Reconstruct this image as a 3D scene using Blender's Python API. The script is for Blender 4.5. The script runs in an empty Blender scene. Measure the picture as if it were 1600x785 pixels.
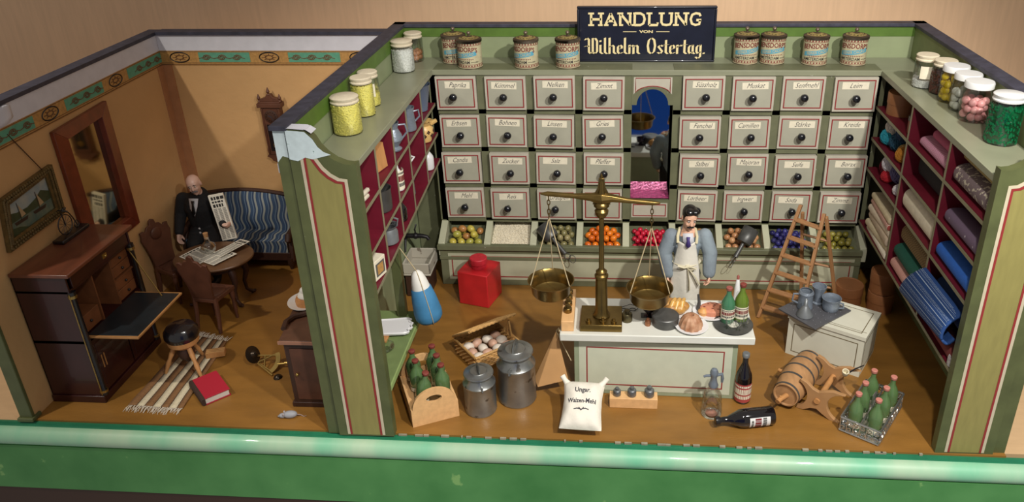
import bpy, bmesh, math, random
from math import pi, sin, cos, radians as rad
from mathutils import Vector, Matrix, Euler
C = bpy.context.scene
COL = C.collection
random.seed(7)

# ---------------------------------------------------------------- camera
cd = bpy.data.cameras.new('camera'); cam = bpy.data.objects.new('camera', cd); COL.objects.link(cam)
YAW, PITCH, ROLL = 0.06762460368882643, 0.4437313428888447, -0.016747844863510677
cam.location = (-0.437834586795076, -10.86480374680519, 6.311830721108216)
fw = Vector((-sin(YAW)*cos(PITCH), cos(YAW)*cos(PITCH), -sin(PITCH)))
rt = Vector((cos(YAW), sin(YAW), 0)); up = rt.cross(fw)
r2 = rt*cos(ROLL)+up*sin(ROLL); u2 = -rt*sin(ROLL)+up*cos(ROLL)
cam.rotation_euler = Matrix((r2, u2, -fw)).transposed().to_euler()
cd.sensor_fit = 'HORIZONTAL'; cd.sensor_width = 36
cd.lens = 1235.009/1600*36
cd.shift_x = (800-893.705)/1600; cd.shift_y = (327.361-392.5)/1600
cd.clip_start = 0.1; cd.clip_end = 200
C.camera = cam
# ---------------------------------------------------------------- light
C.view_settings.view_transform = 'Standard'; C.view_settings.look = 'None'
C.view_settings.gamma = 1; C.view_settings.exposure = 0.0
C.view_settings.use_curve_mapping = False
w = bpy.data.worlds.new('world'); C.world = w; w.use_nodes = True
w.node_tree.nodes['Background'].inputs[0].default_value = (1.0, 0.95, 0.89, 1)
w.node_tree.nodes['Background'].inputs[1].default_value = 0.30
def spot(name, loc, target, energy, size, blend, radius, col):
    d = bpy.data.lights.new(name, 'SPOT'); d.energy = energy; d.spot_size = rad(size); d.spot_blend = blend
    d.shadow_soft_size = radius; d.color = col
    o = bpy.data.objects.new(name, d); COL.objects.link(o); o.location = loc
    o.rotation_euler = (Vector(target)-Vector(loc)).to_track_quat('-Z', 'Y').to_euler()
    return o
spot('spot_lamp', (3.9, -9.0, 9.4), (0.8, -1.6, 0.9), 4000, 64, 0.6, 0.16, (1.0, 0.96, 0.90))
spot('spot_lamp', (0.9, -9.6, 9.6), (0.4, -2.0, 1.0), 2100, 80, 0.7, 0.20, (1.0, 0.95, 0.88))
spot('spot_lamp', (-9.6, -6.6, 10.0), (-6.0, -1.2, 0.5), 1650, 50, 0.7, 0.16, (1.0, 0.92, 0.80))

# ---------------------------------------------------------------- helpers
def lin(c):
    r = []
    for v in c[:3]:
        v = v/255.0
        r.append(v/12.92 if v <= 0.04045 else ((v+0.055)/1.055)**2.4)
    return (r[0], r[1], r[2], 1.0)
def mat(name, c, rough=0.55, metal=0.0, var=0.0, scale=6.0, c2=None, bump=0.0, bscale=40.0, coat=0.0, stretch=(1,1,1), spec=0.5, detail=5.0, wear=None, wscale=9.0, wthr=0.66):
    m = bpy.data.materials.new(name); m.use_nodes = True
    nt = m.node_tree; b = nt.nodes['Principled BSDF']
    b.inputs['Base Color'].default_value = lin(c); b.inputs['Roughness'].default_value = rough
    b.inputs['Metallic'].default_value = metal; b.inputs['Coat Weight'].default_value = coat
    b.inputs['Specular IOR Level'].default_value = spec
    m.diffuse_color = lin(c)
    if var or c2 or bump or wear:
        tc = nt.nodes.new('ShaderNodeTexCoord'); mp = nt.nodes.new('ShaderNodeMapping'); mp.inputs['Scale'].default_value = stretch
        nt.links.new(tc.outputs['Object'], mp.inputs[0])
        last = None
        if var or c2:
            n = nt.nodes.new('ShaderNodeTexNoise'); n.inputs['Scale'].default_value = scale; n.inputs['Detail'].default_value = detail
            nt.links.new(mp.outputs[0], n.inputs['Vector'])
            r = nt.nodes.new('ShaderNodeValToRGB'); r.color_ramp.elements[0].position = 0.3; r.color_ramp.elements[1].position = 0.7
            l = lin(c)
            if c2: r.color_ramp.elements[0].color = l; r.color_ramp.elements[1].color = lin(c2)
            else:
                r.color_ramp.elements[0].color = tuple(x*(1-var) for x in l[:3])+(1,)
                r.color_ramp.elements[1].color = tuple(min(1, x*(1+var)) for x in l[:3])+(1,)
            nt.links.new(n.outputs['Fac'], r.inputs[0]); last = r.outputs[0]
        if wear:
            n2 = nt.nodes.new('ShaderNodeTexNoise'); n2.inputs['Scale'].default_value = wscale; n2.inputs['Detail'].default_value = 8
            nt.links.new(tc.outputs['Object'], n2.inputs['Vector'])
            r2_ = nt.nodes.new('ShaderNodeValToRGB'); r2_.color_ramp.elements[0].position = wthr; r2_.color_ramp.elements[1].position = wthr+0.03
            nt.links.new(n2.outputs['Fac'], r2_.inputs[0])
            mx = nt.nodes.new('ShaderNodeMix'); mx.data_type = 'RGBA'
            nt.links.new(r2_.outputs[0], mx.inputs['Factor'])
            if last: nt.links.new(last, mx.inputs['A'])
            else: mx.inputs['A'].default_value = lin(c)
            mx.inputs['B'].default_value = lin(wear); last = mx.outputs['Result']
        if last: nt.links.new(last, b.inputs['Base Color'])
        if bump:
            nb = nt.nodes.new('ShaderNodeTexNoise'); nb.inputs['Scale'].default_value = bscale; nb.inputs['Detail'].default_value = 4
            nt.links.new(mp.outputs[0], nb.inputs['Vector'])
            bp = nt.nodes.new('ShaderNodeBump'); bp.inputs['Strength'].default_value = bump; bp.inputs['Distance'].default_value = 0.02
            nt.links.new(nb.outputs['Fac'], bp.inputs['Height']); nt.links.new(bp.outputs[0], b.inputs['Normal'])
    return m
def glassmat(name, tint=(250,252,250), gloss=0.12, rough=0.03):
    # thin clear glass: mostly see-through, with a mirror sheen at its edges
    m = bpy.data.materials.new(name); m.use_nodes = True; nt = m.node_tree
    for n in list(nt.nodes):
        if n.type != 'OUTPUT_MATERIAL': nt.nodes.remove(n)
    out = nt.nodes['Material Output']
    t = nt.nodes.new('ShaderNodeBsdfTransparent'); t.inputs[0].default_value = lin(tint)
    g = nt.nodes.new('ShaderNodeBsdfGlossy'); g.inputs['Roughness'].default_value = rough
    lw = nt.nodes.new('ShaderNodeLayerWeight'); lw.inputs[0].default_value = 0.35
    ma = nt.nodes.new('ShaderNodeMath'); ma.operation = 'MULTIPLY_ADD'; ma.inputs[1].default_value = 0.55; ma.inputs[2].default_value = gloss*0.5
    nt.links.new(lw.outputs['Fresnel'], ma.inputs[0])
    mx = nt.nodes.new('ShaderNodeMixShader'); nt.links.new(ma.outputs[0], mx.inputs[0])
    nt.links.new(t.outputs[0], mx.inputs[1]); nt.links.new(g.outputs[0], mx.inputs[2]); nt.links.new(mx.outputs[0], out.inputs[0])
    return m
I4 = Matrix.Identity(4)
def T(x, y, z): return Matrix.Translation((x, y, z))
def RX(a): return Matrix.Rotation(rad(a), 4, 'X')
def RY(a): return Matrix.Rotation(rad(a), 4, 'Y')
def RZ(a): return Matrix.Rotation(rad(a), 4, 'Z')
def SC(x, y, z): return Matrix.Diagonal((x, y, z, 1))
class MB:
    def __init__(s): s.v = []; s.f = []; s.m = []; s.flat = []
    def add(s, vs, fs, mi=0, xf=None):
        o = len(s.v)
        for p in vs:
            p = Vector(p)
            s.v.append(xf @ p if xf is not None else p)
        for f in fs: s.f.append([o+i for i in f]); s.m.append(mi)
        return s
    def box(s, x0, x1, y0, y1, z0, z1, mi=0, xf=None):
        vs = [(x0,y0,z0),(x1,y0,z0),(x1,y1,z0),(x0,y1,z0),(x0,y0,z1),(x1,y0,z1),(x1,y1,z1),(x0,y1,z1)]
        return s.add(vs, [(3,2,1,0),(4,5,6,7),(0,1,5,4),(1,2,6,5),(2,3,7,6),(3,0,4,7)], mi, xf)
    def hexa(s, p, mi=0, xf=None):   # eight corners, bottom ring then top ring
        return s.add(p, [(3,2,1,0),(4,5,6,7),(0,1,5,4),(1,2,6,5),(2,3,7,6),(3,0,4,7)], mi, xf)
    def prism(s, outline, d0, d1, axis='y', mi=0, xf=None):
        n = len(outline)
        def P(a, b, d): return {'y': (a, d, b), 'x': (d, a, b), 'z': (a, b, d)}[axis]
        vs = [P(a, b, d0) for a, b in outline]+[P(a, b, d1) for a, b in outline]
        fs = [tuple(range(n)), tuple(reversed(range(n, 2*n)))]+[(i, i+n, (i+1) % n+n, (i+1) % n) for i in range(n)]
        return s.add(vs, fs, mi, xf)
    def lathe(s, prof, seg=24, mi=0, xf=None, a0=0, a1=360, cap=True, sq=None):
        full = abs(a1-a0) >= 359.9; k = seg if full else seg+1
        vs = []; fs = []
        for r, z in prof:
            for i in range(k):
                a = rad(a0+(a1-a0)*i/seg)
                vs.append((r*cos(a), r*sin(a), z))
        for j in range(len(prof)-1):
            for i in range(seg):
                a, b = j*k+i, j*k+(i+1) % k
                fs.append((a, b, b+k, a+k))
        if cap and full:
            if prof[0][0] > 1e-6: fs.append(tuple(reversed(range(k))))
            if prof[-1][0] > 1e-6: fs.append(tuple((len(prof)-1)*k+i for i in range(k)))
        return s.add(vs, fs, mi, xf)
    def sphere(s, c, r, seg=16, rings=10, mi=0, xf=None):
        r = r if isinstance(r, (tuple, list)) else (r, r, r)
        pr = [(sin(pi*j/rings), -cos(pi*j/rings)) for j in range(rings+1)]
        pr[0] = (0, -1); pr[-1] = (0, 1)
        M = T(*c) @ SC(*r)
        return s.lathe(pr, seg, mi, (xf @ M) if xf is not None else M)
    def tube(s, pts, r, seg=8, mi=0, xf=None, closed=False, cap=True, flat=1.0):
        pts = [Vector(p) for p in pts]; n = len(pts)
        rs = r if isinstance(r, (list, tuple)) else [r]*n
        ring = []; vs = []; fs = []
        t0 = (pts[1]-pts[0]).normalized()
        ref = Vector((0, 0, 1)) if abs(t0.z) < 0.9 else Vector((1, 0, 0))
        nrm = t0.cross(ref).normalized()
        for i in range(n):
            if closed: t = (pts[(i+1) % n]-pts[i-1]).normalized()
            else: t = (pts[min(i+1, n-1)]-pts[max(i-1, 0)]).normalized()
            nrm = (nrm-t*nrm.dot(t)).normalized(); bn = t.cross(nrm)
            for k in range(seg):
                a = 2*pi*k/seg
                vs.append(pts[i]+(nrm*cos(a)+bn*sin(a)*flat)*rs[i])
        m = n if closed else n-1
        for i in range(m):
            for k in range(seg):
                a, b = i*seg+k, i*seg+(k+1) % seg; j = ((i+1) % n)*seg
                fs.append((a, b, j+(k+1) % seg, j+k))
        if cap and not closed:
            fs.append(tuple(reversed(range(seg)))); fs.append(tuple((n-1)*seg+k for k in range(seg)))
        return s.add(vs, fs, mi, xf)
    def sheet(s, fn, nu, nv, mi=0, xf=None, wu=False):
        vs = [fn(u/nu, v/nv) for v in range(nv+1) for u in range(nu+1)]
        fs = [(v*(nu+1)+u, v*(nu+1)+u+1, (v+1)*(nu+1)+u+1, (v+1)*(nu+1)+u) for v in range(nv) for u in range(nu)]
        return s.add(vs, fs, mi, xf)
    def frame(s, x0, x1, z0, z1, wd, y, th=0.002, mi=0, xf=None):   # thin rectangular painted line on a face that looks towards -Y
        s.box(x0, x1, y-th, y, z0, z0+wd, mi, xf); s.box(x0, x1, y-th, y, z1-wd, z1, mi, xf)
        s.box(x0, x0+wd, y-th, y, z0+wd, z1-wd, mi, xf); return s.box(x1-wd, x1, y-th, y, z0+wd, z1-wd, mi, xf)
    def build(s, name, mats, parent=None, bevel=0, seg=2, smooth=40, sub=0, solid=0, recalc=True):
        me = bpy.data.meshes.new(name); me.from_pydata([tuple(p) for p in s.v], [], s.f)
        mats = mats if isinstance(mats, (list, tuple)) else [mats]
        for m in mats: me.materials.append(m)
        me.polygons.foreach_set('material_index', s.m)
        if recalc:
            bm = bmesh.new(); bm.from_mesh(me); bmesh.ops.recalc_face_normals(bm, faces=bm.faces); bm.to_mesh(me); bm.free()
        if smooth:
            me.polygons.foreach_set('use_smooth', [True]*len(me.polygons))
            me.set_sharp_from_angle(angle=rad(smooth))
        me.update()
        o = bpy.data.objects.new(name, me); COL.objects.link(o)
        if parent is not None: o.parent = parent
        if solid:
            md = o.modifiers.new('solid', 'SOLIDIFY'); md.thickness = solid; md.offset = 0
        if bevel:
            md = o.modifiers.new('bevel', 'BEVEL'); md.width = bevel; md.segments = seg; md.limit_method = 'ANGLE'; md.angle_limit = rad(35)
        if sub:
            md = o.modifiers.new('sub', 'SUBSURF'); md.levels = sub; md.render_levels = sub
        return o
def tag(o, label, cat, group=None, kind=None):
    o['label'] = label; o['category'] = cat
    if group: o['group'] = group
    if kind: o['kind'] = kind
    return o
def thing(name, label, cat, loc=(0,0,0), rz=0, group=None, rot=None):
    o = bpy.data.objects.new(name, None); COL.objects.link(o); o.empty_display_size = 0.05
    o.location = loc; o.rotation_euler = rot if rot else (0, 0, rad(rz))
    return tag(o, label, cat, group)
def struct(o, label=None, cat=None):
    o['kind'] = 'structure'
    if label: o['label'] = label
    if cat: o['category'] = cat
    return o
def dup(root, loc=None, rz=None, label=None, group=None, scale=None, rot=None):
    r = root.copy(); COL.objects.link(r)
    if loc is not None: r.location = loc
    if rz is not None: r.rotation_euler = (0, 0, rad(rz))
    if rot is not None: r.rotation_euler = rot
    if scale is not None: r.scale = (scale,)*3 if not isinstance(scale, (tuple, list)) else scale
    if label: r['label'] = label
    if group: r['group'] = group
    for ch in list(root.children):
        c = ch.copy(); COL.objects.link(c); c.parent = r
        for g in list(ch.children):
            d = g.copy(); COL.objects.link(d); d.parent = c
    return r
# --- lettering: the built-in font turned into plain 2-D mesh data (x right, y up), centred
_tc = {}
def glyphs(txt, size=0.1, shear=0.0, bold=0.0, sx=1.0, res=2):
    key = (txt, shear, bold, res)
    if key not in _tc:
        cu = bpy.data.curves.new('t', 'FONT'); cu.body = txt; cu.size = 1; cu.shear = shear; cu.offset = bold
        cu.resolution_u = res; cu.align_x = 'CENTER'; cu.align_y = 'CENTER'
        ob = bpy.data.objects.new('t', cu); COL.objects.link(ob)
        dg = bpy.context.evaluated_depsgraph_get(); me = bpy.data.meshes.new_from_object(ob.evaluated_get(dg))
        _tc[key] = ([(v.co.x, v.co.y) for v in me.vertices], [tuple(p.vertices) for p in me.polygons])
        bpy.data.objects.remove(ob); bpy.data.curves.remove(cu); bpy.data.meshes.remove(me)
    vs, fs = _tc[key]
    return [(x*size*sx, y*size) for x, y in vs], fs
def text_on(mb, txt, size, fn, mi, **k):     # fn(x, y) -> 3-D point
    vs, fs = glyphs(txt, size, **k)
    mb.add([fn(x, y) for x, y in vs], fs, mi)
def strokes(mb, lines, wid, fn, mi, pen=None):   # broad-pen strokes: each polyline becomes a ribbon; pen = slant of a calligraphic nib
    for ln in lines:
        pts = [Vector((p[0], p[1], 0)) for p in ln]; n = len(pts)
        a, b = [], []
        for i, p in enumerate(pts):
            if pen is not None: d = Vector((cos(rad(pen)), sin(rad(pen)), 0))*wid*0.5
            else:
                t = (pts[min(i+1, n-1)]-pts[max(i-1, 0)]).normalized(); d = Vector((-t.y, t.x, 0))*wid*0.5
            a.append(p+d); b.append(p-d)
        vs = [fn(p.x, p.y) for p in a+b]
        mb.add(vs, [(i, i+1, n+i+1, n+i) for i in range(n-1)], mi)
def skin(name, joints, bones, m, parent=None, sub=2, root=0):
    # joints: list of (x, y, z, rx, ry); one continuous skinned surface grown over the bones
    me = bpy.data.meshes.new(name); me.from_pydata([j[:3] for j in joints], bones, [])
    o = bpy.data.objects.new(name, me); COL.objects.link(o)
    md = o.modifiers.new('skin', 'SKIN'); md.use_smooth_shade = True
    sv = me.skin_vertices[0].data
    for i, j in enumerate(joints): sv[i].radius = (j[3], j[4] if len(j) > 4 else j[3]); sv[i].use_root = (i == root)
    s2 = o.modifiers.new('sub', 'SUBSURF'); s2.levels = sub; s2.render_levels = sub
    me.materials.append(m)
    if parent is not None: o.parent = parent
    return o
def bake(o):    # turn modifiers into mesh
    dg = bpy.context.evaluated_depsgraph_get(); me = bpy.data.meshes.new_from_object(o.evaluated_get(dg))
    o.modifiers.clear(); old = o.data; o.data = me; return o
# ---------------------------------------------------------------- materials of the setting
M = {}
M['floor_paint'] = mat('floor_paint', (138, 97, 42), 0.42, var=0.16, scale=2.2, bump=0.12, bscale=25, coat=0.08, stretch=(0.6, 2, 1))
M['paper'] = mat('wall_paper_ochre', (200, 158, 106), 0.8, var=0.06, scale=1.5, bump=0.35, bscale=7)
M['paper_edge'] = mat('paper_edge', (170, 118, 78), 0.8, var=0.08)
M['white_paper'] = mat('white_paper', (214, 214, 222), 0.8, var=0.05, bump=0.1)
M['rim'] = mat('rim_blue', (58, 58, 72), 0.6, var=0.3, scale=9)
M['green_bright'] = mat('green_bright', (88, 118, 46), 0.5, var=0.14, scale=5)
M['green_wall'] = mat('green_wall', (142, 152, 116), 0.5, var=0.08, scale=3)
M['green_dark'] = mat('green_dark', (86, 92, 56), 0.45, var=0.16, scale=4, wear=(190, 190, 170), wscale=14, wthr=0.74)
M['green_frame'] = mat('green_frame', (106, 108, 82), 0.45, var=0.12, scale=5, wear=(205, 205, 195), wscale=16, wthr=0.72)
M['shelf_edge'] = mat('shelf_edge', (132, 126, 98), 0.45, var=0.1, scale=6)
M['ledge'] = mat('ledge_grey_green', (138, 140, 116), 0.36, var=0.07, scale=2.5, wear=(215, 215, 205), wscale=10, wthr=0.745)
M['olive'] = mat('olive_panel', (142, 134, 78), 0.5, var=0.08, scale=6, stretch=(3, 3, 0.5))
M['cream'] = mat('cream_line', (196, 186, 160), 0.5, var=0.06)
M['panel'] = mat('panel_grey', (178, 178, 152), 0.42, var=0.05, scale=5)
M['drawer'] = mat('drawer_grey', (170, 168, 150), 0.4, var=0.05, scale=5)
M['drawer_rim'] = mat('drawer_rim', (186, 180, 164), 0.45, var=0.06)
M['red_line'] = mat('red_line', (142, 44, 44), 0.5)
M['red_inside'] = mat('red_inside', (104, 20, 38), 0.5, var=0.12, scale=5)
M['wood_wall'] = mat('wood_wall', (222, 186, 150), 0.5, var=0.05, scale=6, stretch=(3, 3, 0.25), bump=0.02)
M['platform'] = mat('platform_wood', (200, 168, 128), 0.55, var=0.05, scale=4, stretch=(1, 4, 1))
M['rail'] = mat('rail_green', (34, 118, 84), 0.4, var=0.15, scale=3)
M['rail_round'] = mat('rail_round_green', (112, 188, 150), 0.45, c2=(176, 200, 170), scale=1.5, stretch=(1.2, 0.4, 0.4), coat=0.2)
M['rail_panel'] = mat('rail_panel_green', (64, 128, 66), 0.6, c2=(86, 148, 84), scale=1.6, wear=(128, 176, 104), wscale=3.2, wthr=0.68)
M['chip_white'] = mat('chip_white', (206, 222, 226), 0.7, var=0.08, scale=12, wear=(110, 140, 130), wscale=12, wthr=0.64)
M['frieze_green'] = mat('frieze_green', (92, 158, 130), 0.7, var=0.1, scale=14)
M['frieze_gold'] = mat('frieze_gold', (182, 138, 78), 0.6, var=0.2, scale=26)
M['frieze_brown'] = mat('frieze_brown', (112, 76, 44), 0.7)
M['black'] = mat('black_paint', (24, 24, 26), 0.35)
M['wedge_white'] = mat('edge_white', (150, 142, 122), 0.6, var=0.2, scale=10)

# ---------------------------------------------------------------- the setting
b = MB(); b.prism([(-7.64, -3.72), (-3.75, -3.765), (3.87, -3.85), (3.87, 0.8), (-7.64, 0.8)], -0.1, 0, 'z')
struct(b.build('floor', M['floor_paint']))
b = MB(); b.box(-24, 24, -3.7, 1.75, -0.3, -0.1)
struct(b.build('ground', M['platform'], smooth=0))
b = MB(); b.box(-24, 24, 1.75, 1.85, -0.3, 9)
struct(b.build('wall_rear', M['wood_wall'], smooth=0))
b = MB(); b.box(-1.8, 2.6, -14.2, -14.0, -3.0, 5.0)   # blue panel added out of view, only to tint the little mirror's reflection
struct(b.build('mirror_backdrop', mat('backdrop_blue', (20, 100, 225), 0.7), smooth=0))
# rail in front
rx = Matrix.Translation((0, 0, 0)) @ RZ(-0.62)
b = MB(); pr = []
b.prism([(-3.80, -0.3), (-3.80, -0.025), (-3.835, -0.02), (-3.84, -0.03), (-3.855, -0.02), (-3.86, -0.03), (-3.875, -0.022), (-3.885, -0.05), (-3.93, -0.055), (-3.93, -0.3)], -24, 24, 'x', 0, rx)
struct(b.build('trim_1', M['rail'], smooth=25))
b = MB(); b.prism([(-3.93+0.12*(sin(rad(a))-0.45)*-1-0.02, -0.155+0.115*cos(rad(a))) for a in range(-20, 181, 12)]+[(-3.90, -0.27)], -24, 24, 'x', 0, rx)
struct(b.build('trim_2', M['rail_round'], smooth=50))
b = MB(); b.box(-24, 24, -3.985, -3.9, -0.93, -0.25, 0, rx)
struct(b.build('wall_front', M['rail_panel'], smooth=0))
b = MB(); b.box(-24, 24, -3.97, -3.9, -1.6, -0.9, 0, rx)
struct(b.build('trim_3', mat('plinth_brown', (66, 44, 34), 0.6), smooth=0))
# worn pale front edge of the toy's floor
b = MB()
for i in range(60):
    x0 = -3.0+i*0.1; q = -3.77-(x0+3.75)*0.0112
    if random.random() < 0.5: b.box(x0+0.05*random.random(), x0+0.1*random.uniform(0.6, 1.3), q-0.02, q-0.004+0.012*random.random(), -0.02, 0.003, 0)
struct(b.build('trim_4', M['wedge_white'], smooth=0))

# left room
HL = 3.66
b = MB(); b.prism([(-3.70, 0), (0.72, 0), (0.72, HL), (-3.70, HL-0.05)], -7.62, -7.49, 'x')
struct(b.build('wall_left', M['paper'], smooth=0))
b = MB(); b.prism([(-3.75, 0), (-3.70, 0), (-3.70, HL-0.05), (-3.75, HL-0.05)], -7.64, -7.48, 'x')
b.box(-7.66, -7.46, -3.78, -3.62, -0.0, 0.05)
struct(b.build('trim_5', M['green_dark'], smooth=0, bevel=0.01))
b = MB(); b.box(-7.49, -3.82, 0.66, 0.8, 0, HL)
struct(b.build('wall_back', M['paper'], smooth=0))
b = MB(); b.box(-7.49, -7.34, 0.63, 0.66, 0, 3.2); b.box(-7.49, -7.47, 0.50, 0.66, 0, 3.2)
struct(b.build('trim_6', M['paper_edge'], smooth=0))
b = MB(); b.prism([(-3.78, HL-0.05), (0.80, HL), (0.80, HL+0.05), (-3.78, HL)], -7.66, -7.47, 'x'); b.box(-7.47, -3.80, 0.62, 0.84, HL, HL+0.05)
struct(b.build('trim_7', M['rim'], smooth=0))
b = MB(); b.prism([(-3.70, 3.37), (0.65, 3.42), (0.65, HL), (-3.70, HL-0.05)], -7.49, -7.484, 'x'); b.box(-7.484, -3.82, 0.652, 0.66, 3.42, HL)
struct(b.build('trim_8', M['white_paper'], smooth=0))
# torn red and white scrap of lining at the near end of the left wall's top
b = MB(); b.sheet(lambda u, v: (-7.47+0.02*sin(9*u), -3.2+u*0.65, 3.43+0.15*v+0.04*sin(7*u+2*v)), 12, 4, 0); b.sheet(lambda u, v: (-7.455+0.03*sin(5*u), -3.5+u*0.55, 3.44+0.11*v+0.03*sin(8*u)), 10, 3, 1)
struct(b.build('trim_9', [M['white_paper'], mat('scrap_red', (150, 60, 40), 0.8)], solid=0.004))
# printed border under the white strip: green fields with scrolls between gold fields with oval medallions
b = MB()
def frieze(fn, L, meds, start):   # fn(s, z, d) maps run, height, relief to the wall
    def bx(s0, s1, z0, z1, d, mi):
        b.hexa([fn(s0, z0, 0), fn(s1, z0, 0), fn(s1, z0, d), fn(s0, z0, d), fn(s0, z1, 0), fn(s1, z1, 0), fn(s1, z1, d), fn(s0, z1, d)], mi)
    bx(0, L, 3.19, 3.42, 0.003, 1)
    bx(0, L, 3.20, 3.212, 0.006, 2); bx(0, L, 3.228, 3.235, 0.006, 2); bx(0, L, 3.40, 3.407, 0.006, 2)
    edges = [0]+[e for m_ in meds for e in (m_-0.30, m_+0.30)]+[L]
    for k in range(0, len(edges), 2):
        a0, a1 = edges[k], edges[k+1]
        if a1-a0 < 0.1: continue
        bx(a0, a1, 3.245, 3.392, 0.006, 0)
        s = a0+0.12
        while s < a1-0.1:
            for sg in (-1, 1):
                b.tube([fn(s+0.07*sg*cos(t)*(1-t/9), 3.318+0.045*sin(t)*(1-t/9)*sg, 0.008) for t in [x*0.5 for x in range(13)]], 0.006, 4, 2)
            b.tube([fn(s-0.12, 3.30, 0.008), fn(s, 3.325, 0.008), fn(s+0.12, 3.30, 0.008)], 0.005, 4, 2)
            s += 0.24
    for m_ in meds:
        b.tube([fn(m_+0.15*cos(t), 3.318+0.075*sin(t), 0.008) for t in [2*pi*i/24 for i in range(24)]], 0.008, 4, 3, closed=True)
        b.tube([fn(m_+0.06*cos(t), 3.318+0.03*sin(t), 0.008) for t in [2*pi*i/12 for i in range(12)]], 0.008, 4, 2, closed=True)
        for q in range(8):
            t = 2*pi*q/8; b.tube([fn(m_+0.05*cos(t), 3.318+0.025*sin(t), 0.008), fn(m_+0.11*cos(t), 3.318+0.055*sin(t), 0.008)], 0.005, 4, 2)
frieze(lambda s, z, d: (-7.484+s, 0.658-d, z), 3.66, [0.30, 1.70, 3.1], 0)
frieze(lambda s, z, d: (-7.488+d, 0.655-s, z-0.0115*s), 4.34, [1.2, 2.6, 4.0], 0)
struct(b.build('trim_10', [M['frieze_green'], M['frieze_gold'], M['frieze_brown'], M['black']], smooth=0))

# shop walls
HS = 3.76
b = MB(); b.box(-3.82, 3.87, 0.70, 0.80, 0, HS)
struct(b.build('wall_back_shop', M['green_wall'], smooth=0))
b = MB(); b.box(-3.68, 3.73, 0.69, 0.70, 3.62, HS)
struct(b.build('trim_11', M['green_bright'], smooth=0))
# dividing wall, papered on the left, green on the right, red inside the open lower part near the front
b = MB(); b.box(-3.80, -3.68, -3.73, 0.70, 0, HS)
struct(b.build('wall_middle', M['green_wall'], smooth=0))
b = MB(); b.box(-3.82, -3.80, -3.73, 0.66, 0, HS)
struct(b.build('wall_middle_lining', M['paper'], smooth=0))
b = MB(); b.box(-3.68, -3.665, -3.73, 0.70, 3.58, HS)
struct(b.build('trim_12', M['green_bright'], smooth=0))
b = MB(); b.box(-3.68, -3.66, -3.73, -2.35, 0.6, 1.75)
struct(b.build('trim_13', M['red_inside'], smooth=0))
b = MB(); b.box(3.73, 3.87, -3.73, 0.70, 0, HS)
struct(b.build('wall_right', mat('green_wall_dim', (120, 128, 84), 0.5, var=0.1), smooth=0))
# rim of the shop walls
b = MB(); b.box(-3.84, -3.66, -3.84, 0.84, HS, HS+0.05); b.box(3.70, 3.89, -3.84, 0.84, HS, HS+0.05); b.box(-3.84, 3.89, 0.66, 0.84, HS, HS+0.05)
struct(b.build('trim_14', M['rim'], smooth=0, bevel=0.008))

# scrolled end boards of the two side walls
def endboard(sgn, xo, xw, xi, name):
    # xo outer face, xw where the painted front begins, xi inner edge
    def X(u): return xw+(xi-xw)*u
    top = [(0, 3.78), (0.30, 3.76), (0.40, 3.68), (0.46, 3.60), (0.56, 3.52), (0.68, 3.46), (0.82, 3.42), (0.93, 3.41), (1.0, 3.42)]
    o = [(X(0), 0), (X(1), 0), (X(1.0), 3.35)]+[(X(u), z) for u, z in reversed(top)]
    bb = MB(); bb.prism(o, -3.83, -3.72, 'y', 0); bb.box(min(xo, xw), max(xo, xw), -3.80, -3.66, 0, 3.76, 0)
    y = -3.83
    # olive field with cream and red lines that follow the scroll
    fld = [(0.16, 0.02), (0.84, 0.02), (0.84, 3.26), (0.72, 3.27), (0.60, 3.32), (0.50, 3.39), (0.42, 3.48), (0.36, 3.56), (0.16, 3.57)]
    def band(k0, k1, yy, mi):
        cx, n = 0.5, len(fld)
        def off(k):
            r = []
            for u, z in fld:
                uu = u+(k if u < 0.2 else -k*(1 if u > 0.8 else 0.8))
                r.append((X(uu), z if z < 0.1 else z-k*0.6))
            return r
        a, c_ = off(k0), off(k1); m_ = len(a)
        vs = [(p[0], yy, p[1]) for p in a+c_]
        bb.add(vs, [(i, i+1, m_+i+1, m_+i) for i in range(1, m_-1)]+[(m_-1, 0, m_, 2*m_-1)], mi)
    pts = [(X(u), z) for u, z in fld]
    bb.add([(p[0], y-0.002, p[1]) for p in pts], [tuple(range(len(pts)))], 1)
    band(0.0, 0.05, y-0.004, 2); band(0.05, 0.088, y-0.006, 3)
    return bb, X
bb, X = endboard(1, -3.82, -3.68, -3.03, 'l')
# flaked white patch at the top of the left board
def patch(o, y, mi): bb.add([(p[0], y, p[1]) for p in o], [tuple(range(len(o)))], mi)
patch([(-3.68, 3.77), (-3.49, 3.755), (-3.42, 3.68), (-3.38, 3.60), (-3.33, 3.55), (-3.26, 3.52), (-3.34, 3.50), (-3.45, 3.47), (-3.52, 3.49), (-3.60, 3.45), (-3.68, 3.47)], -3.8375, 4)
patch([(-3.82, 3.76), (-3.70, 3.76), (-3.70, 3.47), (-3.76, 3.49), (-3.82, 3.42)], -3.803, 4)
struct(bb.build('pillar', [M['green_dark'], M['olive'], M['cream'], M['red_line'], M['chip_white']], smooth=30))
b = MB(); b.prism([(-3.69, 3.79), (-3.50, 3.785), (-3.42, 3.74), (-3.47, 3.775)], -3.84, -3.70, 'y'); b.box(-3.84, -3.815, -3.78, -3.70, 3.30, 3.40)
struct(b.build('trim_15', M['white_paper'], smooth=30))
bb, X = endboard(-1, 3.87, 3.73, 3.10, 'r')
struct(bb.build('pillar', [M['green_dark'], M['olive'], M['cream'], M['red_line']], smooth=30))

# ---------------------------------------------------------------- drawer cabinet
cab = thing('drawer_cabinet', 'long grey-green cabinet of small labelled drawers with a mirror niche, along the back wall', 'cabinet', (0, 0, 0))
P7 = 0.70; Q = 0.582; Z1 = 2.983
b = MB(); XL, XR = -3.13, 3.13
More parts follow.
